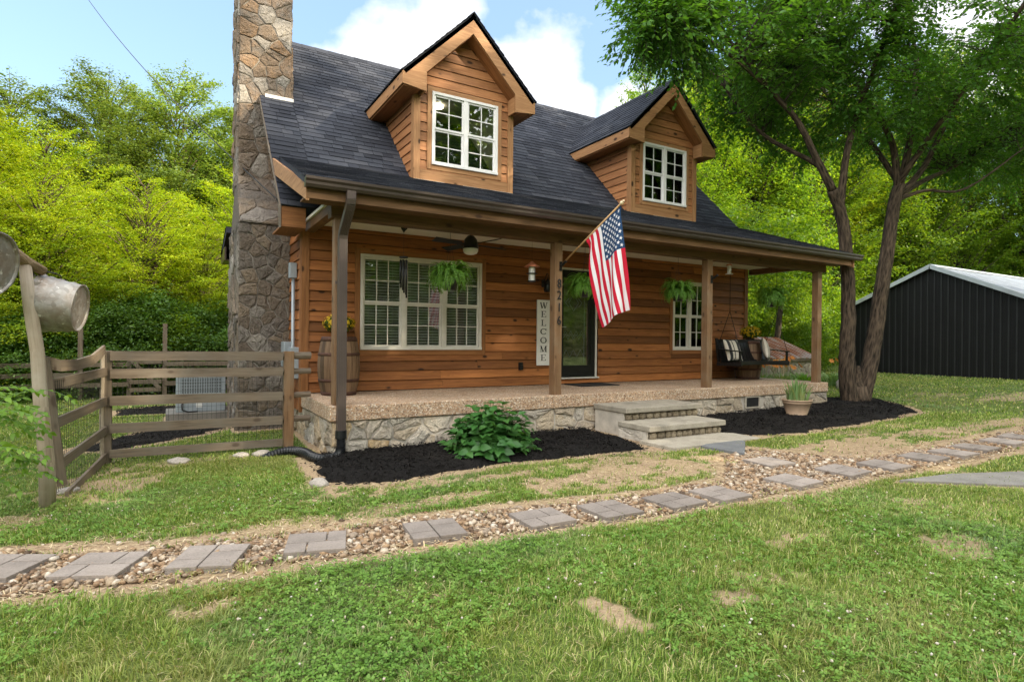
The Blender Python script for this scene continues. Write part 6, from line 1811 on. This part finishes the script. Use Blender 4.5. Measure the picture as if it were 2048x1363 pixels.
for s in (-1, 1):
    e = BRY + s * 3.05; P0 = [(BX0 - .12, e, ev(e)), (BX1, e, ev(e)), (BX1, BRY, BRZ), (BX0 - .12, BRY, BRZ)]
    deck(mb, P0 if s < 0 else [P0[0], P0[3], P0[2], P0[1]], (0, s * .455, 1), .03)
    x = BX0
    while x < BX1: mb.beam((x, e, ev(e) + .005), (x, BRY, BRZ + .005), .035, .03); x += .3
mb.build('roof', M['barnroof'], bn)
mb = MB()
for s in (-1, 1): e = BRY + s * 3.052; mb.beam((BX0 - .13, e, ev(e) - .03), (BX0 - .13, BRY, BRZ - .03), .03, .14); mb.beam((BX0 - .1, BRY + s * .1, BRZ + .0), (BX1, BRY + s * .1, BRZ + .0), .22, .02, (0, s * .455, 1))
mb.build('trim', M['barntrim'], bn)
sp = thing('springhouse', 'low stone springhouse with a rusty tin roof behind the right end of the porch', 'shed', (16.1, 5.5, -.4))
mb = MB(); mb.box(14.9, 17.1, 4.65, 7.2, -.9, .36, mi=1); stones(mb, 2.26, 1.1, 44, (14.87, 4.65, -.7), (1, 0, 0), (0, 0, 1), (0, -1, 0), random.Random(4), .01, .04, 0); stones(mb, 2.5, 1.1, 40, (17.1, 4.65, -.7), (0, 1, 0), (0, 0, 1), (1, 0, 0), random.Random(5), .01, .04, 0); mb.build('wall', [M['stone_fd'], M['mortar']], sp)
def mk_rusty():
    t = T('rusty_tin', .55, .3, .4); uv = t.obj(); n = t.noise(t.vm(uv, 'MULTIPLY', (7, 1.4, 1.4)), 1.0, 5, .65)
    t.col(t.ramp(n, [(.36, (.36, .35, .35)), (.45, (.30, .22, .19)), (.53, (.27, .10, .05)), (.75, (.20, .07, .035))])); return t.mat
M['rusty'] = mk_rusty()
mb = MB(); 
for s in (-1, 1):
    yr, zr, ye, ze = 6.05, 1.02, 6.05 + s * 1.6, .34; P0 = [(14.7, ye, ze), (17.3, ye, ze), (17.3, yr, zr), (14.7, yr, zr)]; deck(mb, P0 if s < 0 else [P0[0], P0[3], P0[2], P0[1]], (0, s * .43, 1), .03)
    x = 14.75
    while x < 17.3: mb.beam((x, ye, ze + .003), (x, yr, zr + .003), .03, .022); x += .16
mb.build('roof', M['rusty'], sp)
mb = MB(); mb.box(14.75, 17.28, 4.47, 4.50, .24, .33, 0); mb.prism([(4.66, .35), (7.4, .35), (6.05, .96)], (17.08, 0, 0), (0, 1, 0), (0, 0, 1), (.03, 0, 0)); mb.build('gable_board', M['fence'], sp)
# ================================================================== TREES
def limb(mb, pts, r0, r1, n=10, wob=.03, rng=RND):
    P = [Vector(p) for p in pts]; fine = []
    for i in range(len(P) - 1):
        p0, p1, p2, p3 = P[max(i - 1, 0)], P[i], P[i + 1], P[min(i + 2, len(P) - 1)]
        for k in range(5):
            t_ = k / 5; q = .5 * ((2 * p1) + (-p0 + p2) * t_ + (2 * p0 - 5 * p1 + 4 * p2 - p3) * t_ ** 2 + (-p0 + 3 * p1 - 3 * p2 + p3) * t_ ** 3)
            fine.append(q + Vector((rng.uniform(-wob, wob), rng.uniform(-wob, wob), 0)) * (r0 * 2))
    fine.append(P[-1]); N = len(fine)
    mb.tube(fine, [r0 + (r1 - r0) * (i / (N - 1)) ** .8 for i in range(N)], n)
    return fine

# ---- the double-trunk tree by the porch corner
bt = thing('double_trunk_tree', 'large leafy tree with two grey trunks rising from the mulch by the porch corner', 'tree', (11.3, -.05, -.5))
mb = MB(); rg = random.Random(12)
LIMBS = [
    ([(11.14, -.10, -.62), (11.10, -.1, -.35), (11.0, -.1, .3), (11.0, -.1, .9), (11.02, -.1, 1.8), (10.91, -.1, 2.86), (10.73, -.1, 3.59), (10.39, -.1, 4.09)], .20, .11),
    ([(10.39, -.1, 4.09), (9.93, -.05, 4.65), (9.41, .05, 5.38), (8.83, .25, 5.96), (8.0, .5, 6.75), (7.0, .8, 7.5)], .09, .03),
    ([(8.83, .25, 5.96), (7.8, .3, 6.35), (6.7, .3, 6.62), (5.7, .25, 6.6)], .04, .012),
    ([(10.55, -.1, 3.85), (10.25, .1, 4.6), (9.4, .9, 5.4), (8.5, 1.4, 6.6), (7.7, 2.0, 7.5)], .07, .02),
    ([(10.68, -.1, 3.75), (10.76, -.2, 5.0), (10.84, -.5, 6.09), (10.7, -1.2, 7.6), (10.4, -2.0, 9.2)], .09, .03),
    ([(11.52, -.1, -.62), (11.62, -.1, -.3), (11.99, -.1, .69), (12.28, -.1, 1.83), (12.57, -.1, 3.0), (12.87, -.1, 4.19), (13.08, -.1, 4.57)], .20, .125),
    ([(13.0, -.1, 4.45), (12.74, -.1, 5.45), (12.19, .0, 6.15), (11.38, .1, 6.75), (10.2, .4, 7.8)], .09, .03),
    ([(13.05, -.1, 4.5), (13.51, -.1, 5.71), (14.18, .1, 7.79), (14.65, .4, 8.65), (15.3, .8, 10.4)], .095, .03),
    ([(12.98, -.1, 4.3), (14.0, -.2, 5.15), (15.2, -.4, 7.0), (16.2, -.8, 8.33), (17, -1.2, 9.8)], .085, .03),
    ([(12.95, -.1, 4.25), (14.5, .1, 4.9), (16.86, .3, 5.75), (19.5, .3, 7.0), (21, .2, 7.6)], .08, .02),
    ([(12.95, -.1, 4.2), (13.6, -.4, 4.45), (14.4, -.9, 4.5), (15.8, -1.6, 5.6)], .055, .015),
    ([(13.0, -.1, 4.6), (12.9, -.9, 5.6), (12.6, -2.2, 7.0), (12.4, -3.4, 8.4)], .08, .025),
    ([(13.05, -.1, 4.6), (13.3, .8, 6.0), (13.6, 1.9, 7.4), (14, 3.0, 8.8)], .08, .025)]
cent = []
for pts, r0, r1 in LIMBS:
    f_ = limb(mb, pts, r0, r1, 14 if r0 > .2 else 9, .03, rg)
    cent += [(p, r0) for p in f_ if p.z > 4.6]
limb(mb, [(11.30, -.1, -.66), (11.33, -.1, -.3), (11.37, -.1, .02), (11.42, -.1, .34)], .33, .03, 14, .02, rg)
for k in range(9):   # root flare
    a = k * .7 + .2; c = Vector((11.32, -.1, 0)); mb.tube([c + Vector((.17 * math.cos(a), .13 * math.sin(a), -.12)), c + Vector((.27 * math.cos(a), .20 * math.sin(a), -.40)), c + Vector((.44 * math.cos(a), .34 * math.sin(a), -.60))], [.08, .08, .03], 8)
CEN = np.array([tuple(p) for p, _ in cent])
g = np.random.default_rng(31)
ELL = [((8.9, .8, 7.35), (2.9, 2.6, 1.75), 470), ((13.2, -.4, 8.9), (5.2, 4.2, 3.2), 640), ((17.2, -.2, 7.4), (3.6, 3.0, 1.85), 420), ((12.0, .6, 6.7), (3.4, 2.6, 1.4), 300), ((19.0, .2, 6.6), (2.4, 1.8, 1.2), 140), ((10.8, -2.6, 9.0), (3.0, 2.0, 2.0), 60), ((6.1, .2, 6.45), (1.35, .75, .85), 110), ((7.6, .0, 6.9), (1.3, .9, .8), 70)]
lc, ldir, lnn, lL, lW = [], [], [], [], []
tw = MB()
for c, r, n in ELL:
    for _ in range(n):
        v = g.normal(0, 1, 3); v /= np.linalg.norm(v); q = np.array(c) + v * np.array(r) * g.uniform(.25, 1.0) ** .45
        if vnoise(q[0] * .9, q[1] * .9 + q[2] * .8, 1, 5) < .30: continue
        if q[0] < 9.4 and 1.0 < q[1] < 6 and q[2] < 7.2: continue
        j = np.argmin(((CEN - q) ** 2).sum(1)); b = CEN[j]
        dv = q - b; L = np.linalg.norm(dv)
        if L > 2.9: q = b + dv / L * 2.9; dv = q - b; L = 2.9
        mid = b + dv * .5 + np.array([0, 0, .12 * L])
        mid = mid + g.normal(0, .12 * L, 3); m2 = (mid + q) / 2 + g.normal(0, .06 * L, 3); tw.tube([b, (b + mid) / 2 + g.normal(0, .05 * L, 3), mid, m2, q], [.007 + .004 * L, .006 + .003 * L, .006, .005, .003], 5, False)
        out = dv / (L + 1e-6)
        for t_ in range(5):
            d = out * .8 + g.normal(0, .55, 3) + np.array([0, 0, -.12]); d /= np.linalg.norm(d); ln = g.uniform(.35, .75)
            s0 = q - out * g.uniform(0, .55)
            e = s0 + d * ln + np.array([0, 0, -.16 * ln]); tw.tube([s0, (s0 + e) / 2 + np.array([0, 0, .04]), e], .0035, 3, False)
            sd = np.cross(d, [0, 0, 1]); sd /= np.linalg.norm(sd) + 1e-6
            m = 11
            for k in range(m):
                u = (k + .6) / m; p = s0 * (1 - u) + e * u + np.array([0, 0, .04 * 4 * u * (1 - u)])
                sg_ = 1 if k % 2 else -1
                dl = d * .55 + sd * sg_ * .9 + np.array([0, 0, -.28]) + g.normal(0, .22, 3)
                dl /= np.linalg.norm(dl); l = g.uniform(.085, .15)
                lc.append(p + dl * l * .55); ldir.append(dl); lnn.append(np.array([0, 0, 1.0]) + g.normal(0, .4, 3)); lL.append(l); lW.append(l * .5)
V, F = leaves(np.array(lc), np.array(ldir), np.array(lnn), np.array(lL), np.array(lW), .12)
link('crown', npmesh('crown', V, F, M['leaf_main']), bt)
tr = mb.build('trunk', M['bark'], bt, True)
tw.build('twigs', M['bark_dark'], bt, True)

# ---- prototypes for the woods
def crown(seed, shape, ncl, nleaf, size, cl_r, zlo, zhi, rad, droop=.2, hollow=.5, flat=.6):
    """leaf clusters spread through a crown volume; shape(h)->relative radius"""
    g = np.random.default_rng(seed); C, D, N_, L = [], [], [], []; cl = []
    for _ in range(ncl):
        h = g.random() ** .85; z = zlo + (zhi - zlo) * h; a = g.uniform(0, 6.283); lob = 1 + .22 * math.sin(2 * a + seed) + .15 * math.sin(3 * a + seed * 2 + h * 5)
        R = rad * shape(h) * lob * (hollow + (1 - hollow) * g.random() ** .5) ; R *= 1 if g.random() < .85 else 1.12
        c = np.array([R * math.cos(a), R * math.sin(a), z]); cl.append(c)
        r = cl_r * g.uniform(.6, 1.35); n = int(nleaf * g.uniform(.6, 1.3))
        p = g.normal(0, .5, (n, 3)) * np.array([r, r, r * flat]); p[:, 2] -= .25 * (p[:, 0] ** 2 + p[:, 1] ** 2) / r * droop * 4
        outw = c / (np.linalg.norm(c) + 1e-6)
        C.append(c + p); dd = rdirs(g, n, .6, -.25) + outw * .35; D.append(dd)
        N_.append(np.array([0, 0, 1.0]) + g.normal(0, .55, (n, 3)) + outw * .3); L.append(size * g.uniform(.6, 1.25, n))
    C = np.vstack(C); L = np.concatenate(L)
    V, F = leaves(C, np.vstack(D), np.vstack(N_), L, L * .55, .15)
    return V, F, cl
def sprays(seed, shape, nb, leaf, zlo, zhi, rad, trunk_r, lean, ratio=.5, subs=7.0, droop=.16):
    # arching limbs that carry flat leafy sprays, layered one above another with gaps between
    g = np.random.default_rng(seed); C, D, N_, L = [], [], [], []; lines = []
    for i in range(nb):
        h = (i + g.random()) / nb; h = h ** .9; a = i * 2.39996 + g.normal(0, .35); z = zlo + (zhi - zlo) * h
        lob = 1 + .20 * math.sin(2 * a + seed) + .14 * math.sin(3 * a + seed * 2 + h * 6)
        R = max(.35, rad * shape(h) * lob * g.uniform(.62, 1.12))
        tip = np.array([R * math.cos(a), R * math.sin(a), z + g.normal(0, .15)]); b = np.array([lean[0] * (z / zhi) ** 2, lean[1] * (z / zhi) ** 2, max(zlo * .35, z - R * g.uniform(.7, 1.7))])
        mid = (b + tip) / 2 + np.array([0, 0, R * g.uniform(.08, .22)]); tip[2] -= droop * R * g.random()
        lines.append((b, mid, tip))
        q = lambda t: b * (1 - t) ** 2 + 2 * mid * t * (1 - t) + tip * t * t
        ns = max(5, int(subs * R))
        for s in range(ns):
            t = g.uniform(.30, 1.0) ** .8; p = q(t); d = q(min(1.0, t + .04)) - q(t - .04); d /= np.linalg.norm(d) + 1e-9
            yaw = g.choice((-1, 1)) * g.uniform(.35, 1.25) if t < .96 else 0.0; c_, s_ = math.cos(yaw), math.sin(yaw)
            e = np.array([d[0] * c_ - d[1] * s_, d[0] * s_ + d[1] * c_, d[2] * .5 + g.normal(0.03, .16)]); e /= np.linalg.norm(e)
            ln = R * g.uniform(.18, .42) * (1.25 - .5 * t) + .18; n = max(5, int(ln / (leaf * .40)))
            u = (np.arange(n) + g.random(n) * .7) / n; P = p + e * (u * ln)[:, None] - np.array([0, 0, 1.0]) * (u ** 2 * ln * droop)[:, None]
            sd = np.cross(e, [0, 0, 1.0]); sd /= np.linalg.norm(sd) + 1e-9; sg = np.where(np.arange(n) % 2, 1, -1)[:, None]
            P = P + sd * sg * (g.random((n, 1)) * leaf * 1.9) + g.normal(0, leaf * .30, (n, 3)) * np.array([1, 1, .7])
            dl = e * .6 + sd * sg * .8 + np.array([0, 0, -.22]) + g.normal(0, .28, (n, 3))
            C.append(P); D.append(dl); N_.append(np.array([0, 0, 1.0]) + g.normal(0, .38, (n, 3))); L.append(leaf * g.uniform(.65, 1.25, n) * (1.1 - .3 * u))
    C = np.vstack(C); L = np.concatenate(L)
    V, F = leaves(C, np.vstack(D), np.vstack(N_), L, L * ratio, .12)
    return V, F, lines
def spray_proto(name, cat, seed, mat, bark, shape, nb, leaf, zlo, zhi, rad, trunk_r, lean=.3, **k):
    root = thing(name, '', cat, (0, 0, 0)); rg = random.Random(seed); lx, ly = rg.uniform(-lean, lean), rg.uniform(-lean, lean)
    V, F, lines = sprays(seed, shape, nb, leaf, zlo, zhi, rad, trunk_r, (lx, ly), **k); mb = MB()
    ax = lambda z: Vector((lx * (max(z, 0) / zhi) ** 2, ly * (max(z, 0) / zhi) ** 2, z))
    limb(mb, [ax(z) for z in np.linspace(-.4, zhi * .72, 7)], trunk_r, trunk_r * .10, 9, .05, rg)
    for b, m_, t_ in lines:
        R = float(np.linalg.norm(t_ - b)); mb.tube([b, (b * .5 + m_ * .5), m_, (m_ * .5 + t_ * .5), t_], [min(trunk_r * .4, .012 + .011 * R), .011 + .008 * R, .009 + .006 * R, .006 + .003 * R, .004], 5, False)
    mb.build('trunk', M[bark], root, True); link('crown', npmesh('crown', V, F, M[mat]), root)
    return root
def tree_proto(name, cat, seed, mat, bark, shape, ncl, nleaf, size, cl_r, zlo, zhi, rad, trunk_r, nlimb=14, lean=.3, **k):
    root = thing(name, '', cat, (0, 0, 0)); rg = random.Random(seed)
    V, F, cl = crown(seed, shape, ncl, nleaf, size, cl_r, zlo, zhi, rad, **k)
    mb = MB(); lx, ly = rg.uniform(-lean, lean), rg.uniform(-lean, lean)
    ax = lambda z: Vector((lx * (z / zhi) ** 2, ly * (z / zhi) ** 2, z))
    limb(mb, [ax(z) for z in np.linspace(-.4, zhi * .86, 7)], trunk_r, trunk_r * .18, 9, .05, rg)
    for c in rg.sample(cl, min(nlimb, len(cl))):
        z0 = max(zlo * .6, c[2] * rg.uniform(.5, .8)); b = ax(min(z0, zhi * .8)); c = Vector(c)
        limb(mb, [b, b.lerp(c, .5) + Vector((0, 0, .25)), c], trunk_r * .38, trunk_r * .07, 6, .05, rg)
    mb.build('trunk', M[bark], root, True)
    link('crown', npmesh('crown', V, F, M[mat]), root)
    return root
rnd_ = lambda h: max(.12, math.sin(math.pi * min(1, (h * .86 + .10)))) ** .7
bushy = lambda h: (1 - h) ** .36 * (.74 + .26 * math.sin(math.pi * h))
slim = lambda h: max(.1, math.sin(math.pi * (h * .8 + .15))) ** .9
PA = spray_proto('broadleaf_tree', 'tree', 101, 'leaf_forest', 'bark_dark', rnd_, 150, .14, 2.2, 11.5, 3.5, .20, subs=14)
PB = spray_proto('broadleaf_tree', 'tree', 102, 'leaf_forest', 'bark_dark', slim, 150, .135, 1.6, 12.5, 2.9, .18, subs=14)
PG = spray_proto('tall_tree', 'tree', 103, 'leaf_grey', 'bark', rnd_, 170, .15, 2.4, 13.0, 3.8, .20, subs=15)
PY = spray_proto('yellow_green_tree', 'tree', 104, 'leaf_yellow', 'bark', bushy, 230, .085, .4, 7.2, 2.8, .11, subs=15, ratio=.42, droop=.2)
PY2 = spray_proto('yellow_green_tree', 'tree', 105, 'leaf_yellow', 'bark_dark', rnd_, 150, .12, 1.6, 11.0, 3.4, .16, subs=14)
PS = tree_proto('shrub', 'shrub', 106, 'leaf_dark', 'bark_dark', bushy, 170, 130, .08, .42, .05, 2.6, 1.5, .05, 12, flat=.7, hollow=.3)
PL = tree_proto('shrub', 'shrub', 107, 'leaf_forest', 'bark_dark', bushy, 150, 130, .085, .42, .05, 2.4, 1.5, .05, 10, flat=.6, hollow=.3)
used_ = set()
def plant(P, x, y, s, label, group, sz=None, rot=None):
    rz = RND.uniform(0, 6.28) if rot is None else rot; z = GZ(x, y) - .05
    sc = (s, s, sz or s)
    if P.name not in used_:
        used_.add(P.name); P.location = (x, y, z); P.rotation_euler = (0, 0, rz); P.scale = sc; P['label'] = label; P['group'] = group
        for c in P.children: c.matrix_parent_inverse = Matrix.Identity(4)
        return P
    r = dup(P, (x, y, z), rz, sc, label, group); return r
GL = 'yellow green trees beyond the side yard'
for x, y, s, sz, lab in ((-2.5, 14.8, 1.05, .93, 'yellow-green feathery tree standing nearest the chimney behind the back gate'), (-4.6, 13.6, 1.0, .86, 'wide yellow-green tree behind the middle of the back fence'),
                     (-.5, 15.2, .95, .74, 'low yellow-green tree showing at the left edge of the chimney'), (-6.4, 13.4, .95, .88, 'yellow-green tree behind the leaning log and washtubs')):
    plant(PY, x, y, s, lab, GL, sz)
for x, y, s, sz, lab in ((-7.6, 17.5, 1.0, .86, 'bright green tree rising at the left edge of the picture'), (-5.6, 18.5, .8, .80, 'bright green tree just right of the one at the left picture edge'), (.9, 19.5, .85, .72, 'bright green tree glimpsed right beside the chimney')):
    plant(PY2, x, y, s, lab, GL, sz)
plant(PA, -6.75, 1.6, .74, 'leafy tree outside the left edge whose twigs reach into the top left corner', 'trees beside the camera', .78)
GT = 'tall grey green trees on the hillside'
for x, y, s, sz, lab in ((-4.3, 25, .95, .97, 'tallest grey-green tree on the hillside left of the chimney'), (-1.3, 26, 1.0, 1.04, 'rounded grey-green tree on the hillside next to the chimney'), (-7.6, 26, .95, .9, 'grey-green tree on the hillside towards the left picture edge'), (1.6, 27, .95, .95, 'grey-green hillside tree half hidden by the chimney'), (-11, 25, .9, .82, 'grey-green hillside tree at the far left edge of the picture')):
    plant(PG, x, y, s, lab, GT, sz)
GS = 'dark ivy covered shrubs along the back fence'
for i in range(13):
    x = -8.0 + i * .72 + RND.uniform(-.2, .2); plant(PS if i % 3 else PL, x, 11.6 + RND.uniform(-.3, .6), RND.uniform(.75, 1.2), 'dark leafy shrub in the hedge behind the back fence', GS, RND.uniform(.45, .95))
for i in range(8):
    x = -8.0 + i * 1.15; plant(PS, x, 13.0 + RND.uniform(-.3, .6), RND.uniform(1.1, 1.5), 'dark leafy shrub in the hedge behind the back fence', GS, RND.uniform(.7, 1.25))
GR = 'woodland trees behind the house and barn'
right = [(PB, 20.6, 12.8, 1.05), (PY2, 24.2, 17.0, 1.2), (PA, 24.6, 13.2, 1.1), (PB, 28.0, 11.5, 1.15), (PY2, 31.5, 14.0, 1.2), (PA, 36, 11.5, 1.2), (PB, 41, 10.5, 1.2), (PA, 45, 7, 1.2), (PA, 47, 1.5, 1.2), (PB, 48, -4, 1.2), (PB, 28.5, 25, 1.3), (PA, 28, 21, 1.35), (PG, 34, 20, 1.2), (PA, 40, 18, 1.3), (PB, 47, 14, 1.3), (PG, 52, 8, 1.3), (PY2, 26, 17.5, 1.2), (PA, 52, 2, 1.3)]
for P, x, y, s in right:
    plant(P, x, y, s, 'leafy woodland tree in the woods to the right behind house and barn', GR, s * RND.uniform(1.15, 1.4))
GU = 'undergrowth shrubs at the edge of the woods'
for x, y in ((14.2, 10.5), (15.6, 11.2), (17, 10.2), (18.4, 11.0), (19.6, 9.6), (21.0, 10.6), (16.3, 13), (18.5, 13.5), (22.5, 9.0), (24, 9.8), (26.5, 9.5), (20.2, 8.2), (29.5, 9.6), (33, 9.4), (13.0, 11.8), (21.2, 8.0)):
    plant(PL, x, y, RND.uniform(.9, 1.4), 'green shrub in the undergrowth under the trees behind the porch end', GU, RND.uniform(.9, 1.6))
# single trunks seen through the porch end
def bare_trunk(x, y, r, h, bark, label, lx=0.0):
    root = thing('bare_trunk', label, 'tree', (x, y, GZ(x, y))); mb = MB(); limb(mb, [(x, y, GZ(x, y) - .3), (x + lx * .3, y, h * .35), (x + lx * .6, y, h * .7), (x + lx, y, h)], r, r * .18, 9, .04)
    mb.build('trunk', M[bark], root, True)
    g = np.random.default_rng(int(x * 10)); V, F, cl = crown(int(x * 7), rnd_, 70, 60, .15, .7, h * .55, h * 1.15, 1.7)
    link('crown', npmesh('crown', V + np.array([x + lx, y, 0]), F, M['leaf_forest']), root)
bare_trunk(13.9, 5.6, .17, 3.9, 'bark_pale', 'tree with a pale slender trunk behind the potted mums and swing', .1)
bare_trunk(16.6, 7.6, .24, 5.2, 'bark_dark', 'tree with a dark trunk behind the springhouse', .5)
bare_trunk(18.3, 6.9, .16, 5.0, 'bark_dark', 'tree with a thin dark leaning trunk between porch post and double trunk', .9)
# ---- far wood closing the horizon, and unseen woods behind the camera, added to shade lawn and house
def wood_mass(name, spots, seed, mat, size, per):
    g = np.random.default_rng(seed); C, D, N_, L = [], [], [], []
    for x, y, h, r in spots:
        n = per; v = rdirs(g, n); p = v * np.array([r, r, h * .5]) * (g.random((n, 1)) ** .35); b = GZ(x, y)
        C.append(p + np.array([x, y, b + h * .5])); D.append(rdirs(g, n, .6, -.2)); N_.append(v + g.normal(0, .6, (n, 3)) + np.array([0, 0, .6])); L.append(size * g.uniform(.6, 1.3, n))
    C = np.vstack(C); L = np.concatenate(L); V, F = leaves(C, np.vstack(D), np.vstack(N_), L, L * .65, .15)
    return setp(link(name, npmesh(name, V, F, M[mat])), kind='stuff')
g = np.random.default_rng(77); sp_ = []
for k in range(46):
    a = _yaw + RAD(-52 + 104 * k / 45); d = g.uniform(58, 70); x, y = CAMP.x + d * math.sin(a), CAMP.y + d * math.cos(a)
    el = math.degrees(a)
    top = 15 if el > 42 else (9 if el > 12 else 14)
    h = max(4, top - (GZ(x, y) + .65) * .8); sp_.append((x, y, h * g.uniform(.85, 1.1), 5.0))
wood_mass('far_wood', sp_, 78, 'leaf_forest', .55, 900)
sp_ = []; Sx, Sy = .66, -.75; Tx, Ty = .75, .66  # tall out-of-view tree wall, its height set to keep sun off the lawn
for k in range(26):
    l = -34 + k * 1.95; D_ = 32 + g.uniform(-3, 5)
    sp_.append((5 + Sx * D_ + Tx * (l - 5.4), 3 + Sy * D_ + Ty * (l - 5.4), 26.5 * g.uniform(.96, 1.04), 3.6))
for k in range(26):
    a = RAD(120 + k * 6.5); sp_.append((CAMP.x + 34 * math.sin(a), CAMP.y + 34 * math.cos(a), 9 * g.uniform(.8, 1.2), 4.5))
for k in range(40):
    a = RAD(100 + k * 5); sp_.append((CAMP.x + 30 * math.sin(a), CAMP.y + 30 * math.cos(a), 4.0 * g.uniform(.8, 1.2), 3.0))
wood_mass('unseen_shade_woods', sp_, 79, 'leaf_forest', .8, 1500)

# ---- daylilies and the vine at the left edge
def lily(x, y, label, seed, nfl):
    root = thing('daylily_clump', label, 'flowers', (x, y, GZ(x, y))); root['group'] = 'daylily clumps beside the springhouse'
    g = np.random.default_rng(seed); V_, F_ = [], []; z0 = GZ(x, y)
    for i in range(150):
        a = g.uniform(0, 6.28); r = g.uniform(0, .38); px, py = x + r * math.cos(a), y + r * math.sin(a); L = g.uniform(.35, .65); w = .02; b = len(V_); d = np.array([math.cos(a + g.normal(0, .7)), math.sin(a), 0]); sd = np.array([-d[1], d[0], 0])
        for k in range(5):
            t_ = k / 4; c = np.array([px, py, z0]) + np.array([0, 0, L * (t_ - .35 * t_ ** 2.5)]) + d * L * .5 * t_ ** 2; ww = w * (1 - t_ ** 2) + .001; V_ += [c - sd * ww, c + sd * ww]
        for k in range(4): F_.append((b + 2 * k, b + 2 * k + 1, b + 2 * k + 3, b + 2 * k + 2))
    link('leaves', npmesh('leaves', np.array(V_), np.array(F_), M['leaf_iris'] if seed % 2 else M['leaf_fern']), root)
    if nfl:
        C, D, N_ = [], [], []; mb = MB()
        for i in range(nfl):
            a = g.uniform(0, 6.28); r = g.uniform(.05, .45); c = np.array([x + r * math.cos(a), y + r * math.sin(a), z0 + g.uniform(.55, .85)]); mb.tube([(x + r * .5 * math.cos(a), y + r * .5 * math.sin(a), z0), c], .004, 4)
            up = np.array([g.normal(0, .4), -.6, .6]); up /= np.linalg.norm(up); q = np.cross(up, [1, 0, .2]); q /= np.linalg.norm(q); w_ = np.cross(up, q)
            for k in range(6): v = q * math.cos(k * 1.047) + w_ * math.sin(k * 1.047); C.append(c + v * .045 + up * .02); D.append(v + up * .5); N_.append(up)
        V, F = leaves(np.array(C), np.array(D), np.array(N_), .10, .05); link('flowers', npmesh('flowers', V, F, M['petal_orange']), root); mb.build('stalks', M['leaf_iris'], root)
lily(12.9, 3.5, 'daylily clump thick with orange blooms just right of the swing', 1, 34)
lily(13.5, 3.15, 'daylily clump with scattered orange blooms in front of the springhouse wall', 3, 18)
lily(14.1, 2.9, 'flowerless green clump in front of the springhouse beside the last porch post', 4, 0)
lily(14.9, 2.55, 'daylily clump with two high orange blooms right of the last porch post', 5, 3)
vn = thing('vine', 'light green leafy vine sprawling in from the left edge by the leaning log', 'vine', (-3.0, -1.2, -.6))
g = np.random.default_rng(91); V_, F_ = [], []; mb = MB()
for s in range(26):
    p = np.array([-3.12 + g.uniform(-.2, .12), -1.15 + g.uniform(-.25, .25), g.uniform(-.45, .40)]); d = np.array([g.uniform(.5, 1), g.uniform(-.3, .4), g.uniform(.0, .7)]); d /= np.linalg.norm(d); pts = [p.copy()]
    for k in range(9):
        d = d + np.array([0, 0, -.13]) + g.normal(0, .12, 3); d /= np.linalg.norm(d); p = p + d * .062; pts.append(p.copy())
        for q in (-1, 1):
            sd = np.cross(d, [0, 0, 1]) * q + d * .5 + np.array([0, 0, g.uniform(-.4, .2)]); L = g.uniform(.045, .08)
            v, f = bigleaf(p, sd, np.array([0, -.3, 1]) + g.normal(0, .4, 3), L, L * .55); b = len(V_); V_ += v; F_ += [tuple(b + i for i in qq) for qq in f]
    mb.tube(pts, .003, 4)
link('leaves', npmesh('leaves', np.array(V_), np.array(F_), M['vine']), vn); mb.build('stems', M['leaf_iris'], vn)
